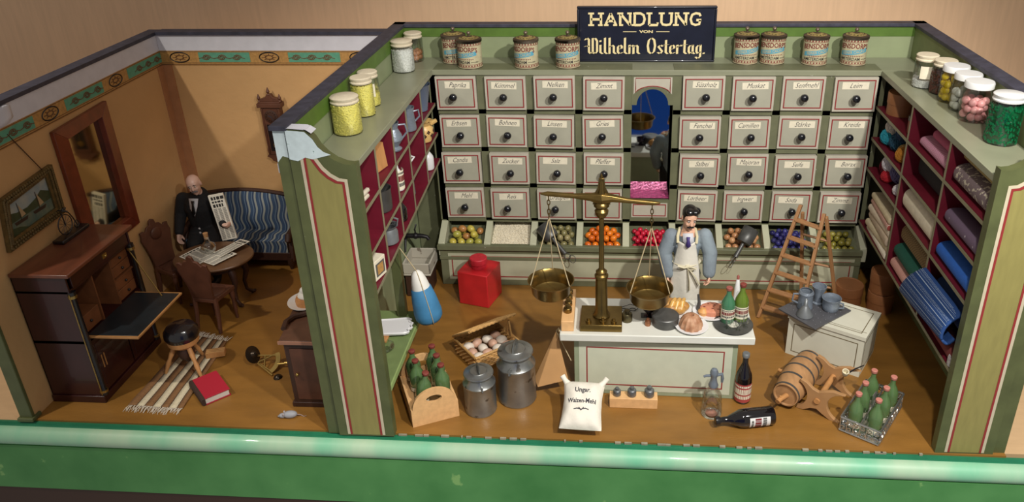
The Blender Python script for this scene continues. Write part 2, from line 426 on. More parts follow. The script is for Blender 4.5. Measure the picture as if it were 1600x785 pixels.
# ledge, frame grid, bin trough and plinth
b.box(-3.67, 3.72, -0.02, 0.69, 3.235, 3.31, 1)
b.box(-3.67, 3.72, 0.34, 0.69, 0.0, 3.235, 0)
b.box(XL-0.02, -0.36, 0.30, 0.34, 0.05, 3.235, 0); b.box(0.36, XR+0.02, 0.30, 0.34, 0.05, 3.235, 0)
for k in range(10):
    x = (k-4.5)*P7; b.box(x-0.06, x+0.06, 0, 0.34, 0.93, 3.24, 0)
for r in range(5):
    z = Z1+Q/2-r*Q
    b.box(XL, -0.29, 0.0, 0.34, z-0.04, z+0.04, 0); b.box(0.29, XR, 0.0, 0.34, z-0.04, z+0.04, 0)
b.box(XL-0.06, XL+0.04, 0, 0.34, 0, 3.24, 0); b.box(XR-0.04, XR+0.02, 0, 0.34, 0, 3.24, 0)
# bins: slanted dividers, floor, lip, plinth
for k in range(10):
    x = (k-4.5)*P7
    b.prism([(0.02, 0.5), (-0.37, 0.5), (-0.37, 0.72), (0.02, 0.93)], x-0.05, x+0.05, 'x', 2)
b.box(XL-0.06, XR+0.0, -0.39, 0.34, 0.44, 0.5, 0)
b.prism([(-0.34, 0.5), (0.29, 0.5), (0.29, 0.80), (-0.34, 0.595)], XL-0.02, XR-0.02, 'x', 0)
b.box(XL-0.08, XR+0.0, -0.42, -0.33, 0.62, 0.70, 0)
b.box(XL-0.05, XR+0.0, -0.38, -0.32, 0.0, 0.64, 0)
body = b.build('carcass', [M['green_frame'], M['ledge'], M['panel']], cab, bevel=0.006, smooth=30)
b = MB()
b.box(XL+0.07, XR-0.09, -0.384, -0.38, 0.10, 0.55, 0); b.frame(XL+0.12, XR-0.14, 0.145, 0.505, 0.016, -0.384, 0.003, 1)
b.build('plinth_panel', [M['panel'], M['red_line']], cab, smooth=0)
b = MB(); b.box(XL+0.05, XR-0.05, 0.28, 0.30, 0.5, 0.95)
b.build('bin_back', mat('bin_dark', (44, 26, 24), 0.7), cab, smooth=0)
# niche
def arch(cx, hw, z0, z1, n=14):
    return [(cx-hw, z0)]+[(cx-hw*cos(pi*i/n), z1-hw+hw*sin(pi*i/n)) for i in range(n+1)]+[(cx+hw, z0)]
b = MB()
zt_, zs = 3.235, 2.80
ar = [(0.225*-cos(pi*i/14), 2.80+0.235*sin(pi*i/14)) for i in range(15)]
for i in range(14):
    (xa, za), (xb, zb) = ar[i], ar[i+1]
    b.hexa([(xa, -0.005, za), (xb, -0.005, zb), (xb, 0.03, zb), (xa, 0.03, za), (xa, -0.005, zt_), (xb, -0.005, zt_), (xb, 0.03, zt_), (xa, 0.03, zt_)], 0)
b.box(-0.30, -0.225, -0.005, 0.03, 2.80, zt_, 0); b.box(0.225, 0.30, -0.005, 0.03, 2.80, zt_, 0)
q_ = MB(); q_.box(-0.29, 0.29, 0.0, 0.06, 0.95, 1.31, 0); q_.build('niche_sill', M['green_frame'], cab, smooth=0)
fx = [(-0.27, 3.21), (0.27, 3.21), (0.27, 3.02)]+[(0.29*cos(t), 2.90+0.17*sin(t)) for t in [rad(20+i*14) for i in range(11)]]+[(-0.27, 3.02)]
b.add([(x, -0.007, z) for x, z in fx], [tuple(range(len(fx)))], 1)
b.tube([(x*0.9, -0.008, 3.12+(z-3.12)*0.82) for x, z in fx], 0.007, 4, 2, closed=True)
q_ = MB(); q_.box(-0.27, 0.27, -0.006, 0.0, 1.02, 1.26, 0); q_.frame(-0.25, 0.25, 1.04, 1.24, 0.014, -0.006, 0.003, 1); q_.build('niche_panel', [M['drawer_rim'], M['red_line']], cab, smooth=0)
b.build('niche_front', [M['green_frame'], M['drawer_rim'], M['red_line']], cab, smooth=30)
b = MB(); b.box(-0.36, -0.29, 0.02, 0.345, 1.25, 2.95, 0); b.box(0.29, 0.36, 0.02, 0.345, 1.25, 2.95, 0)
b.build('niche_lining', M['red_inside'], cab, smooth=0)
b = MB(); b.sheet(lambda u, v: (-0.29+0.58*u, 0.01+0.33*v, 1.335+0.012*sin(23*u)*sin(17*v)), 24, 12)
b.build('niche_floor', mat('pink_foil', (196, 80, 132), 0.28, metal=0.4, var=0.25, scale=30, bump=0.6, bscale=30), cab)
b = MB(); b.box(-0.29, 0.29, 0.325, 0.335, 1.33, 3.03)
b.build('mirror_glass', mat('mirror', (200, 205, 205), 0.03, metal=1.0), cab, smooth=0)
# drawers
names = [['Paprika', 'Kümmel', 'Nelken', 'Zimmt', None, 'Süssholz', 'Muskat', 'Senfmehl', 'Leim'],
         ['Erbsen', 'Bohnen', 'Linsen', 'Gries', None, 'Fenchel', 'Camillen', 'Stärke', 'Kreide'],
         ['Candis', 'Zucker', 'Salz', 'Pfeffer', None, 'Salbei', 'Majoran', 'Seife', 'Borax'],
         ['Mehl', 'Reis', 'Graupen', 'Hirse', None, 'Lorbeer', 'Ingwer', 'Soda', 'Zimmt']]
M['card'] = mat('label_card', (228, 220, 196), 0.7, var=0.05, scale=20)
M['ink'] = mat('ink', (52, 50, 58), 0.7)
M['knob'] = mat('knob_black', (20, 22, 27), 0.22, coat=0.5)
rnd = random.Random(4)
kb = MB(); kb.lathe([(0.0, 0), (0.022, 0), (0.020, 0.05), (0.045, 0.065), (0.058, 0.10), (0.052, 0.13), (0.03, 0.148), (0, 0.152)], 16, 0, RX(90))
for r in range(4):
    for c_ in range(9):
        if names[r][c_] is None: continue
        x = (c_-4)*P7+rnd.uniform(-.012, .012); z = Z1-r*Q+rnd.uniform(-.008, .008); out = rnd.uniform(0.03, 0.07); tl = rnd.uniform(-0.9, 0.9)
        xf = T(x, -out, z) @ RY(tl)
        d = MB(); d.box(-0.292, 0.292, 0, 0.30, -0.245, 0.245, 0, xf)
        d.box(-0.255, 0.255, -0.003, 0, -0.205, 0.205, 1, xf); d.frame(-0.262, 0.262, -0.212, 0.212, 0.016, -0.003, 0.003, 2, xf)
        dr = d.build('drawer', [M['drawer_rim'], M['drawer'], M['red_line']], cab, bevel=0.006, smooth=30)
        if r == 0 and c_ == 0: kme = kb.build('knob', M['knob'], dr); kn = kme
        else: kn = kme.copy(); COL.objects.link(kn); kn.parent = dr
        kn.location = (x+rnd.uniform(-.03, .03), -out-0.003, z-0.03)
        l = MB(); dz = rnd.uniform(-.01, .01); lx = rnd.uniform(-.03, .03); lf = xf @ T(lx, 0, 0.125+dz) @ RY(rnd.uniform(-2, 2))
        l.box(-0.18, 0.18, -0.006, -0.002, -0.05, 0.05, 0, lf)
        text_on(l, names[r][c_], 0.105, lambda a, c2: lf @ Vector((a, -0.0075, c2)), 1, shear=0.45, sx=0.8, bold=-0.005)
        l.build('paper_label', [M['card'], M['ink']], dr, smooth=0)

# ---------------------------------------------------------------- shelf units of the side walls
def shelf_unit(name, label, sg, xf_, xb, ye, cols, rows, slope, lowest):
    u = thing(name, label, 'shelf unit', (xf_, -1.8, 1.0))
    off = T(-xf_, 1.8, -1.0)
    b = MB(); fw_ = 0.042
    y0, y1 = -3.72, 0.33
    # top ledge, boards and uprights; slope drops the lower boards a little towards the front
    b.box(min(xf_, xb)-(0.01 if sg < 0 else 0), max(xf_, xb)+(0.01 if sg > 0 else 0), y0, -0.025, 3.235, 3.31, 1, off)
    b.build('top_ledge', [M['green_frame'], M['ledge']], u, bevel=0.006)
    for z, s in rows:
        q = MB(); a, c_ = sorted((xf_, xb))
        q.hexa([(a, y0, z-s-fw_/2), (c_, y0, z-s-fw_/2), (c_, ye, z-fw_/2), (a, ye, z-fw_/2), (a, y0, z-s+fw_/2), (c_, y0, z-s+fw_/2), (c_, ye, z+fw_/2), (a, ye, z+fw_/2)], 0, off)
        e = xf_; q.hexa([(e-0.004, y0, z-s-fw_/2), (e+0.004, y0, z-s-fw_/2), (e+0.004, ye, z-fw_/2), (e-0.004, ye, z-fw_/2), (e-0.004, y0, z-s+fw_/2), (e+0.004, y0, z-s+fw_/2), (e+0.004, ye, z+fw_/2), (e-0.004, ye, z+fw_/2)], 1, off)
        q.build('shelf_board', [M['red_inside'], M['shelf_edge']], u, smooth=0)
    for y in cols:
        q = MB(); a, c_ = sorted((xf_, xb)); zl = lowest(y)
        q.box(a, c_, y-0.016, y+0.016, zl, 3.24, 0, off); q.box(xf_-0.003, xf_+0.003, y-0.02, y+0.02, zl, 3.24, 1, off)
        q.build('upright', [M['red_inside'], M['shelf_edge']], u, smooth=0)
    q = MB(); q.hexa([(xb-0.01, y0, lowest(y0)), (xb+0.01, y0, lowest(y0)), (xb+0.01, ye, lowest(ye)), (xb-0.01, ye, lowest(ye)), (xb-0.01, y0, 3.24), (xb+0.01, y0, 3.24), (xb+0.01, ye, 3.24), (xb-0.01, ye, 3.24)], 0, off)
    q.build('back_panel', M['red_inside'], u, smooth=0)
    return u
LZ = lambda y: 1.95+0.068*y
shelf_unit('pigeonhole_shelf', 'green-edged pigeonhole shelves lined in dark red, on the left wall of the shop', -1, -3.13, -3.655, -0.03, [-0.81, -1.58, -2.22, -2.92], [(2.81, 0.09), (2.36, 0.17), (1.95, 0.25)], 0, LZ)
RZb = lambda y: 1.02
shelf_unit('pigeonhole_shelf', 'green-edged dark red pigeonhole shelves filled with cloth, on the right wall of the shop', 1, 3.12, 3.70, -0.03, [-1.37, -2.62], [(2.79, 0.0), (2.33, 0.0), (1.87, 0.0), (1.02, 0.0)][:4], 0, RZb)
# ================================================================ figures
M['skin'] = mat('doll_skin', (226, 178, 150), 0.45, var=0.03)
M['skin_pale'] = mat('doll_skin_pale', (222, 184, 166), 0.4, var=0.03)
M['suit'] = mat('black_suit', (24, 24, 27), 0.85, var=0.2, scale=20, bump=0.3, bscale=30)
M['dark_hair'] = mat('dark_hair', (30, 26, 24), 0.4)
M['shirt'] = mat('shirt_white', (205, 205, 210), 0.7)
M['eye_white'] = mat('eye_white', (220, 216, 208), 0.3)
M['iris'] = mat('iris_dark', (36, 30, 30), 0.3)
def fuse(mb, name, m, parent, voxel=0.012, smooth=3):
    o = mb.build(name, m, None, smooth=0)
    r = o.modifiers.new('r', 'REMESH'); r.mode = 'VOXEL'; r.voxel_size = voxel
    s = o.modifiers.new('s', 'SMOOTH'); s.iterations = smooth; s.factor = 0.5
    bake(o); o.data.polygons.foreach_set('use_smooth', [True]*len(o.data.polygons)); o.data.update()
    if len(o.data.materials) == 0: o.data.materials.append(m)
    o.parent = parent; return o
def limb(mb, pts, rs, seg=14, flat=1.0):
    # densified, rounded tapering limb
    P = [Vector(p) for p in pts]; q, r = [], []
    for i in range(len(P)-1):
        for k in range(6):
            t = k/6; q.append(P[i].lerp(P[i+1], t)); r.append(rs[i]+(rs[i+1]-rs[i])*t)
    q.append(P[-1]); r.append(rs[-1])
    mb.tube(q, r, seg, flat=flat)
    for i, p in enumerate(P): mb.sphere(p, rs[i]*0.99, 12, 8)
def head_shape(mb, xf):
    mb.sphere((0, .06, .12), (.36, .44, .38), 20, 14, 0, xf); mb.sphere((0, -.08, -.12), (.29, .31, .36), 20, 14, 0, xf)
    mb.sphere((0, -.16, -.34), (.19, .19, .16), 16, 10, 0, xf); mb.sphere((0, -.27, -.40), (.09, .08, .08), 12, 8, 0, xf)
    mb.tube([(0, -.34, .08), (0, -.40, .0), (0, -.46, -.09), (0, -.42, -.14)], [.035, .045, .065, .04], 10, 0, xf)
    mb.sphere((-.05, -.40, -.11), (.04, .05, .04), 8, 6, 0, xf); mb.sphere((.05, -.40, -.11), (.04, .05, .04), 8, 6, 0, xf)
    for s in (-1, 1):
        mb.sphere((.36*s, .05, -.03), (.045, .10, .14), 12, 8, 0, xf)
        mb.sphere((.14*s, -.325, .115), (.11, .06, .035), 10, 6, 0, xf)
        mb.sphere((.17*s, -.27, -.13), (.09, .09, .09), 10, 6, 0, xf)
    mb.sphere((0, -.365, -.235), (.10, .05, .03), 10, 6, 0, xf); mb.sphere((0, -.36, -.285), (.085, .05, .032), 10, 6, 0, xf)
    mb.tube([(0, .06, -.25), (0, .08, -.78)], [.2, .22], 16, 0, xf)
def eyes(parent, xf):
    for s in (-1, 1):
        e = MB(); e.sphere((.135*s, -.325, .035), (.062, .05, .038), 12, 8, 0, xf); e.sphere((.135*s, -.362, .035), (.03, .02, .03), 10, 6, 1, xf)
        e.tube([(.06*s, -.372, .115), (.14*s, -.39, .145), (.22*s, -.345, .12)], [.012, .02, .01], 6, 1, xf)
        e.build('eye', [M['eye_white'], M['iris']], parent)
def hand_shape(mb, xf, side=1, curl=25):
    mb.sphere((0, 0, -.05), (.042, .02, .055), 12, 8, 0, xf); mb.tube([(0, 0, .03), (0, 0, -.03)], [.028, .032], 10, 0, xf)
    for i, (x, L) in enumerate(((-.031, .058), (-.011, .07), (.010, .075), (.030, .066))):
        p = Vector((x*side, 0, -.088)); a = rad(curl*0.4); pts = [p+Vector((0, 0, .02)), p]
        for j in range(3):
            a += rad(curl*0.6); p = p+Vector((x*side*0.05, -sin(a)*L/3*1.1, -cos(a)*L/3*1.1)); pts.append(p)
        mb.tube(pts, [.011, .0115, .0105, .0095, .007], 8, 0, xf); mb.sphere(pts[-1], .0075, 8, 6, 0, xf)
    mb.tube([(.025*side, -.005, -.03), (.047*side, -.014, -.052), (.056*side, -.028, -.078), (.053*side, -.04, -.098)], [.017, .014, .012, .008], 8, 0, xf)

# ---------------------------------------------------------------- left room furniture
M['mahogany'] = mat('mahogany_dark', (50, 18, 18), 0.3, var=0.25, scale=4, stretch=(1, 1, 0.4), coat=0.3)
M['mahogany_top'] = mat('mahogany_top', (104, 58, 40), 0.32, var=0.2, scale=3, stretch=(3, 0.6, 1), coat=0.3)
M['walnut'] = mat('walnut_dark', (62, 38, 28), 0.5, var=0.25, scale=5, stretch=(2, 2, 0.5))
M['walnut_mid'] = mat('walnut_mid', (92, 56, 40), 0.5, var=0.25, scale=5)
M['brass'] = mat('brass_old', (176, 148, 86), 0.32, metal=0.9, var=0.15, scale=10)
M['gold_wood'] = mat('light_wood_edge', (168, 120, 70), 0.5, var=0.15)
M['ebony'] = mat('ebony', (24, 22, 24), 0.28, coat=0.4)
M['desk_in'] = mat('desk_inside', (118, 72, 42), 0.5, var=0.2)
M['leather'] = mat('writing_leather', (28, 34, 38), 0.35, var=0.2)

# secretary desk
dk = thing('secretary_desk', 'tall dark mahogany drop-front desk with its black writing flap lowered, against the left wall', 'desk', (-7.13, -2.66, 0))
o = T(7.13, 2.66, 0)
X0, X1, Y0, Y1 = -7.47, -6.81, -3.37, -2.10
b = MB()
b.box(X0, X1+0.02, Y0-0.02, Y1+0.02, 0.0, 0.10, 0, o)
b.box(X0, X1, Y0, Y0+0.03, 0.10, 1.78, 0, o); b.box(X0, X1, Y1-0.03, Y1, 0.10, 1.78, 0, o); b.box(X0, X0+0.02, Y0, Y1, 0.10, 1.78, 0, o)
b.box(X0, X1-0.01, Y0, Y1, 0.86, 0.91, 0, o); b.box(X0, X1-0.01, Y0, Y1, 1.56, 1.60, 0, o)
b.build('carcass', M['mahogany'], dk, bevel=0.006)
b = MB(); b.box(X0, X1+0.06, Y0-0.02, Y1+0.03, 1.78, 1.83, 0, o); b.build('top_board', M['mahogany_top'], dk, bevel=0.012)
for y in (Y0+0.035, Y1-0.035):
    b = MB(); b.lathe([(0.045, 0.10), (0.045, 0.16), (0.03, 0.18), (0.036, 0.6), (0.03, 1.5), (0.045, 1.53), (0.045, 1.58)], 14, 0, o @ T(X1+0.0, y, 0))
    b.lathe([(0.05, 1.50), (0.05, 1.535)], 14, 1, o @ T(X1+0.0, y, 0)); b.lathe([(0.05, 0.14), (0.05, 0.17)], 14, 1, o @ T(X1, y, 0))
    b.box(X1-0.005, X1+0.006, y+(-0.052 if y < -3 else 0.044), y+(-0.044 if y < -3 else 0.052), 0.12, 1.56, 1, o)
    b.build('column', [M['ebony'], M['brass']], dk)
b = MB(); b.box(X1-0.02, X1+0.012, Y0+0.07, Y1-0.07, 1.605, 1.765, 0, o); dr = b.build('drawer', M['mahogany'], dk, bevel=0.006)
b = MB(); b.box(X1+0.012, X1+0.022, -2.70, -2.62, 1.66, 1.72, 0, o); b.sphere((X1+0.03, -2.66, 1.69), 0.018, 10, 6, 0, o); b.build('lock_plate', M['brass'], dr)
b = MB(); b.box(X1-0.36, X1-0.34, Y0+0.03, Y1-0.03, 0.91, 1.56, 0, o); b.box(X1-0.34, X1-0.05, -2.9, -2.88, 0.91, 1.56, 0, o); b.box(X1-0.34, X1-0.05, -2.54, -2.52, 0.91, 1.56, 0, o)
b.box(X1-0.34, X1-0.05, -2.52, Y1-0.03, 1.22, 1.24, 0, o); b.build('pigeonholes', M['desk_in'], dk, smooth=0)
for (y0, y1, z0, z1) in ((Y0+0.06, -2.92, 0.93, 1.15), (-2.50, -2.15, 0.93, 1.07), (-2.50, -2.15, 1.08, 1.21), (-2.50, -2.15, 1.26, 1.40), (-2.50, -2.15, 1.41, 1.54)):
    b = MB(); b.box(X1-0.3, X1-0.06, y0, y1, z0, z1, 0, o); d2 = b.build('inner_drawer', M['desk_in'], dk, bevel=0.005)
    b = MB(); b.sphere((X1-0.045, (y0+y1)/2, (z0+z1)/2), 0.018, 10, 6, 0, o); b.build('knob', M['ebony'], d2)
b = MB(); b.box(X1-0.02, -6.19, -3.30, -2.26, 0.905, 0.93, 0, o); b.box(X1-0.02, -6.21, -3.27, -2.29, 0.93, 0.936, 1, o)
b.build('writing_flap', [M['gold_wood'], M['leather']], dk, bevel=0.004)
b = MB(); b.tube([(X1-0.02, Y1-0.06, 1.5), (-6.40, Y1-0.27, 0.94)], 0.008, 6, 0, o); b.build('stay', M['brass'], dk)
for y0, y1 in ((Y0+0.06, -2.68), (-2.66, Y1-0.06)):
    b = MB(); b.box(X1-0.02, X1+0.004, y0, y1, 0.12, 0.85, 0, o); b.box(X1+0.004, X1+0.008, y0+0.06, y1-0.06, 0.18, 0.79, 0, o); dd = b.build('door', M['mahogany'], dk, bevel=0.004)
    b = MB(); b.box(X1+0.006, X1+0.014, y0+0.09, y0+0.105, 0.42, 0.60, 0, o); b.box(X1+0.006, X1+0.014, y0+0.14, y0+0.155, 0.42, 0.60, 0, o); b.build('inlay', M['gold_wood'], dd)

# mirror
mr = thing('wall_mirror', 'tall mirror in a broad red-brown mahogany frame, hung above the desk on the left wall', 'mirror', (-7.49, -1.47, 1.3))
o = T(7.49, 1.47, -1.3); b = MB()
ox = [(-2.06, 1.28), (-0.93, 1.28), (-0.93, 3.13), (-2.06, 3.08)]; ix = [(-1.87, 1.47), (-1.14, 1.47), (-1.14, 2.97), (-1.87, 2.92)]
for i in range(4):
    j = (i+1) % 4; a, c_, d, e = ox[i], ox[j], ix[j], ix[i]
    b.hexa([(-7.485, *a), (-7.485, *c_), (-7.485, *d), (-7.485, *e), (-7.43, *a), (-7.43, *c_), (-7.40, *d), (-7.40, *e)], 0, o)
b.build('mirror_frame', mat('mirror_wood', (112, 48, 28), 0.35, var=0.25, scale=6, coat=0.3), mr, smooth=0, bevel=0.006)
b = MB(); b.prism([(-1.9, 1.45), (-1.1, 1.45), (-1.1, 3.0), (-1.9, 2.95)], -7.483, -7.478, 'x', 0, o); b.build('mirror_glass', mat('old_mirror', (190, 180, 150), 0.06, metal=1.0), mr, smooth=0)

# picture of sailing boats
pc = thing('framed_picture', 'gilt framed painting of sailing boats on a river, on the left wall above the desk', 'picture', (-7.49, -2.76, 2.04))
o = T(7.49, 2.76, -2.04); b = MB()
ox = [(-3.27, 2.05), (-2.26, 2.09), (-2.24, 2.73), (-3.15, 2.66)]; ix = [(-3.14, 2.17), (-2.38, 2.20), (-2.37, 2.62), (-3.04, 2.55)]
for i in range(4):
    j = (i+1) % 4; a, c_, d, e = ox[i], ox[j], ix[j], ix[i]
    b.hexa([(-7.485, *a), (-7.485, *c_), (-7.485, *d), (-7.485, *e), (-7.43, *a), (-7.43, *c_), (-7.45, *d), (-7.45, *e)], 0, o)
    for k in range(22):
        t = (k+0.5)/22; y = a[0]+(c_[0]-a[0])*t; z = a[1]+(c_[1]-a[1])*t; y2 = e[0]+(d[0]-e[0])*t; z2 = e[1]+(d[1]-e[1])*t
        for s in (0.2, 0.55): b.sphere((-7.434-0.01*s, y+(y2-y)*s, z+(z2-z)*s), 0.022, 6, 4, 0, o)
b.build('gilt_frame', mat('gilt_dark', (104, 86, 50), 0.45, metal=0.35, var=0.3, scale=20), pc)
b = MB()
def pol(pts, d, mi): b.add([o @ Vector((-7.475+d, y, z)) for y, z in pts], [tuple(range(len(pts)))], mi)
pol([(-3.16, 2.15), (-2.36, 2.18), (-2.35, 2.64), (-3.06, 2.57)], 0, 0)
pol([(-3.16, 2.15), (-2.36, 2.18), (-2.36, 2.34), (-3.12, 2.32)], 0.001, 1)
pol([(-3.12, 2.32), (-2.36, 2.34), (-2.36, 2.43), (-2.5, 2.50), (-2.62, 2.44), (-2.78, 2.40), (-2.95, 2.41), (-3.1, 2.45)], 0.002, 2)
for y in (-2.92, -2.60):
    pol([(y-.10, 2.27), (y+.09, 2.27), (y+.12, 2.31), (y-.12, 2.31)], 0.003, 3); pol([(y-.005, 2.3), (y+.005, 2.3), (y+.005, 2.52), (y-.005, 2.52)], 0.003, 3); pol([(y+.012, 2.33), (y+.09, 2.34), (y+.012, 2.49)], 0.004, 4)
pol([(-3.16, 2.15), (-2.8, 2.16), (-2.98, 2.24), (-3.14, 2.27)], 0.004, 2)
b.build('canvas', [mat('paint_sky', (128, 150, 160), 0.5, c2=(176, 176, 160), scale=5), mat('paint_water', (70, 98, 92), 0.5, c2=(116, 122, 98), scale=9), mat('paint_trees', (56, 70, 44), 0.5, var=0.3, scale=12), mat('paint_boat', (54, 40, 32), 0.5), mat('paint_sail', (176, 150, 112), 0.5)], pc, smooth=0)
b = MB(); b.tube([(-7.47, -2.38, 2.72), (-7.482, -2.70, 3.29)], 0.006, 5, 0, o); b.build('cord', M['walnut'], pc)

# penny-farthing on its base
bk = thing('model_bicycle', 'small dark metal penny-farthing on a black wooden base, standing on the desk by the mirror', 'model bicycle', (-7.34, -2.40, 1.832))
b = MB(); b.box(-0.075, 0.075, -0.26, 0.26, 0, 0.045); b.build('base', M['ebony'], bk, bevel=0.01)
def ringp(r, n=28): return [(0, r*cos(2*pi*i/n), r*sin(2*pi*i/n)) for i in range(n)]
b = MB(); b.tube(ringp(0.125), 0.007, 6, 0, T(0, -0.05, 0.175), closed=True)
for i in range(12): b.tube([(0, 0, 0), (0, 0.125*cos(pi*i/6), 0.125*sin(pi*i/6))], 0.003, 4, 0, T(0, -0.05, 0.175))
b.build('front_wheel', M['ebony'], bk)
b = MB(); b.tube(ringp(0.045), 0.006, 6, 0, T(0, 0.14, 0.095), closed=True)
for i in range(6): b.tube([(0, 0, 0), (0, 0.045*cos(pi*i/3), 0.045*sin(pi*i/3))], 0.003, 4, 0, T(0, 0.14, 0.095))
b.build('rear_wheel', M['ebony'], bk)
b = MB(); b.tube([(0, -0.05, 0.175), (0, -0.06, 0.34), (0, -0.02, 0.345), (0, 0.06, 0.29), (0, 0.11, 0.19), (0, 0.14, 0.095)], 0.008, 6); b.tube([(-0.07, -0.03, 0.35), (-0.03, -0.06, 0.37), (0.03, -0.06, 0.37), (0.07, -0.03, 0.35)], 0.007, 6)
b.sphere((0, 0.0, 0.365), (0.02, 0.045, 0.015), 10, 6); b.build('bicycle_frame', M['ebony'], bk)

# wall clock
ck = thing('wall_clock', 'carved dark wood pendulum clock with a white dial, hung on the ochre back wall', 'clock', (-5.87, 0.66, 1.66))
b = MB(); b.box(-0.15, 0.15, -0.12, 0, 0.12, 0.92); b.box(-0.19, 0.19, -0.15, 0, 0.90, 0.965); b.box(-0.17, 0.17, -0.13, 0, 0.965, 0.985)
b.prism([(-0.17, 0.985), (0.17, 0.985), (0.15, 1.02), (0.06, 1.05), (0.03, 1.10), (-0.03, 1.10), (-0.06, 1.05), (-0.15, 1.02)], -0.09, -0.02, 'y')
for x, z in ((-0.165, 0.985), (0.165, 0.985), (0, 1.09)): b.lathe([(0.024, 0), (0.012, 0.02), (0.028, 0.05), (0.016, 0.085), (0.004, 0.12)], 10, 0, T(x, -0.08, z))
b.prism([(-0.16, 0.12), (-0.19, 0.08), (-0.13, 0.05), (-0.10, 0.0), (0.10, 0.0), (0.13, 0.05), (0.19, 0.08), (0.16, 0.12)], -0.11, 0, 'y')
for x in (-0.135, 0.135): b.lathe([(0.016, 0.14), (0.022, 0.2), (0.012, 0.25), (0.018, 0.5), (0.012, 0.8), (0.02, 0.88)], 8, 0, T(x, -0.125, 0))
b.build('clock_case', M['walnut_mid'], ck, bevel=0.004)
b = MB(); b.lathe([(0.105, 0), (0.105, 0.008), (0.088, 0.014)], 28, 1, T(0, -0.12, 0.75) @ RX(90)); b.lathe([(0.088, 0), (0.088, 0.012)], 28, 0, T(0, -0.12, 0.75) @ RX(90))
for i in range(12): a = pi*i/6; b.box(-0.004, 0.004, -0.134, -0.132, 0.06, 0.08, 2, T(0, 0, 0.75) @ RY(30*i))
b.box(-0.006, 0.006, -0.136, -0.134, -0.01, 0.05, 2, T(0, 0, 0.75) @ RY(-65)); b.box(-0.004, 0.004, -0.137, -0.135, -0.01, 0.07, 2, T(0, 0, 0.75) @ RY(150))
b.build('dial', [M['shirt'], M['walnut'], M['ink']], ck)
b = MB(); b.tube([(0, -0.124, 0.6), (0, -0.124, 0.3)], 0.006, 6); b.lathe([(0.045, 0), (0.045, 0.01)], 18, 0, T(0, -0.122, 0.28) @ RX(90)); b.build('pendulum', M['brass'], ck)
b = MB(); b.box(-0.095, 0.095, -0.1205, -0.1195, 0.18, 0.62); b.build('case_window', mat('dark_window', (40, 34, 34), 0.15), ck, smooth=0)

# sofa
def fabric(name, cols, freq, amp, wl):
    m = bpy.data.materials.new(name); m.use_nodes = True; nt = m.node_tree; bs = nt.nodes['Principled BSDF']; bs.inputs['Roughness'].default_value = 0.85
    tc = nt.nodes.new('ShaderNodeTexCoord'); sp = nt.nodes.new('ShaderNodeSeparateXYZ'); nt.links.new(tc.outputs['Object'], sp.inputs[0])
    def mth(op, a, b_=None):
        n = nt.nodes.new('ShaderNodeMath'); n.operation = op
        for i, v in enumerate((a, b_)):
            if v is None: continue
            if isinstance(v, (int, float)): n.inputs[i].default_value = v
            else: nt.links.new(v, n.inputs[i])
        return n.outputs[0]
    s = mth('SINE', mth('MULTIPLY', mth('SUBTRACT', sp.outputs['Z'], sp.outputs['Y']), 2*pi/wl))
    u = mth('FRACT', mth('MULTIPLY', mth('ADD', sp.outputs['X'], mth('MULTIPLY', s, amp)), freq))
    r = nt.nodes.new('ShaderNodeValToRGB'); r.color_ramp.interpolation = 'CONSTANT'
    el = r.color_ramp.elements
    for i, (p, c_) in enumerate(cols):
        e = el[i] if i < 2 else el.new(p)
        e.position = p; e.color = lin(c_)
    nt.links.new(u, r.inputs[0]); nt.links.new(r.outputs[0], bs.inputs['Base Color']); return m
M['sofa'] = fabric('sofa_stripe', [(0.0, (56, 80, 112)), (0.26, (104, 124, 146)), (0.38, (46, 66, 98)), (0.60, (150, 156, 152)), (0.86, (54, 76, 106))], 8.2, 0.016, 0.26)
sf = thing('sofa', 'dark wood sofa with blue and white wavy stripes at the back of the left room', 'sofa', (-6.58, 0.3, 0))
SX = 0.88
b = MB(); b.sheet(lambda u, v: (-SX+0.05+(2*SX-0.1)*u, -0.30+0.10*cos(pi*min(1, v*4)/2)*0+(0.62*max(0, (v-0.25)/0.75)), 0.27+0.23*min(1, v*4)+0.025*sin(pi*max(0, (v-0.25)/0.75))*sin(pi*u)), 24, 16)
seat = b.build('seat', M['sofa'], sf)
b = MB()
def backf(u, v):
    x = -SX+0.05+(2*SX-0.1)*u; top = 1.0+0.13*sin(pi*u)**0.8
    return (x, 0.10+0.14*v-0.05*sin(pi*v)*sin(pi*u), 0.46+(top-0.46)*v)
b.sheet(backf, 30, 14); b.sheet(lambda u, v: (backf(u, 1)[0], 0.24+0.07*v, backf(u, 1)[2]-0.0), 30, 1)
b.build('backrest', M['sofa'], sf)
b = MB(); b.tube([(-SX+(2*SX)*i/24, 0.27, 1.0+0.13*sin(pi*i/24)**0.8+0.02) for i in range(25)], 0.035, 8); b.box(-SX+0.03, SX-0.03, 0.26, 0.33, 0.2, 1.0); b.build('top_rail', M['walnut'], sf)
b = MB(); b.box(-SX+0.02, SX-0.02, -0.31, -0.27, 0.16, 0.30); b.build('apron', M['walnut'], sf, bevel=0.01)
for s in (-1, 1):
    b = MB(); b.tube([(s*(SX-0.02), 0.28, 0.72), (s*(SX-0.01), 0.1, 0.70), (s*SX, -0.12, 0.63), (s*SX, -0.30, 0.60), (s*SX, -0.34, 0.54), (s*SX, -0.29, 0.5)], [.04, .045, .05, .055, .05, .03], 10)
    b.prism([(-0.31, 0.14), (0.28, 0.14), (0.28, 0.70), (0.0, 0.66), (-0.2, 0.56), (-0.28, 0.45)], s*SX-0.035, s*SX+0.035, 'x'); b.build('arm', M['walnut'], sf, bevel=0.008)
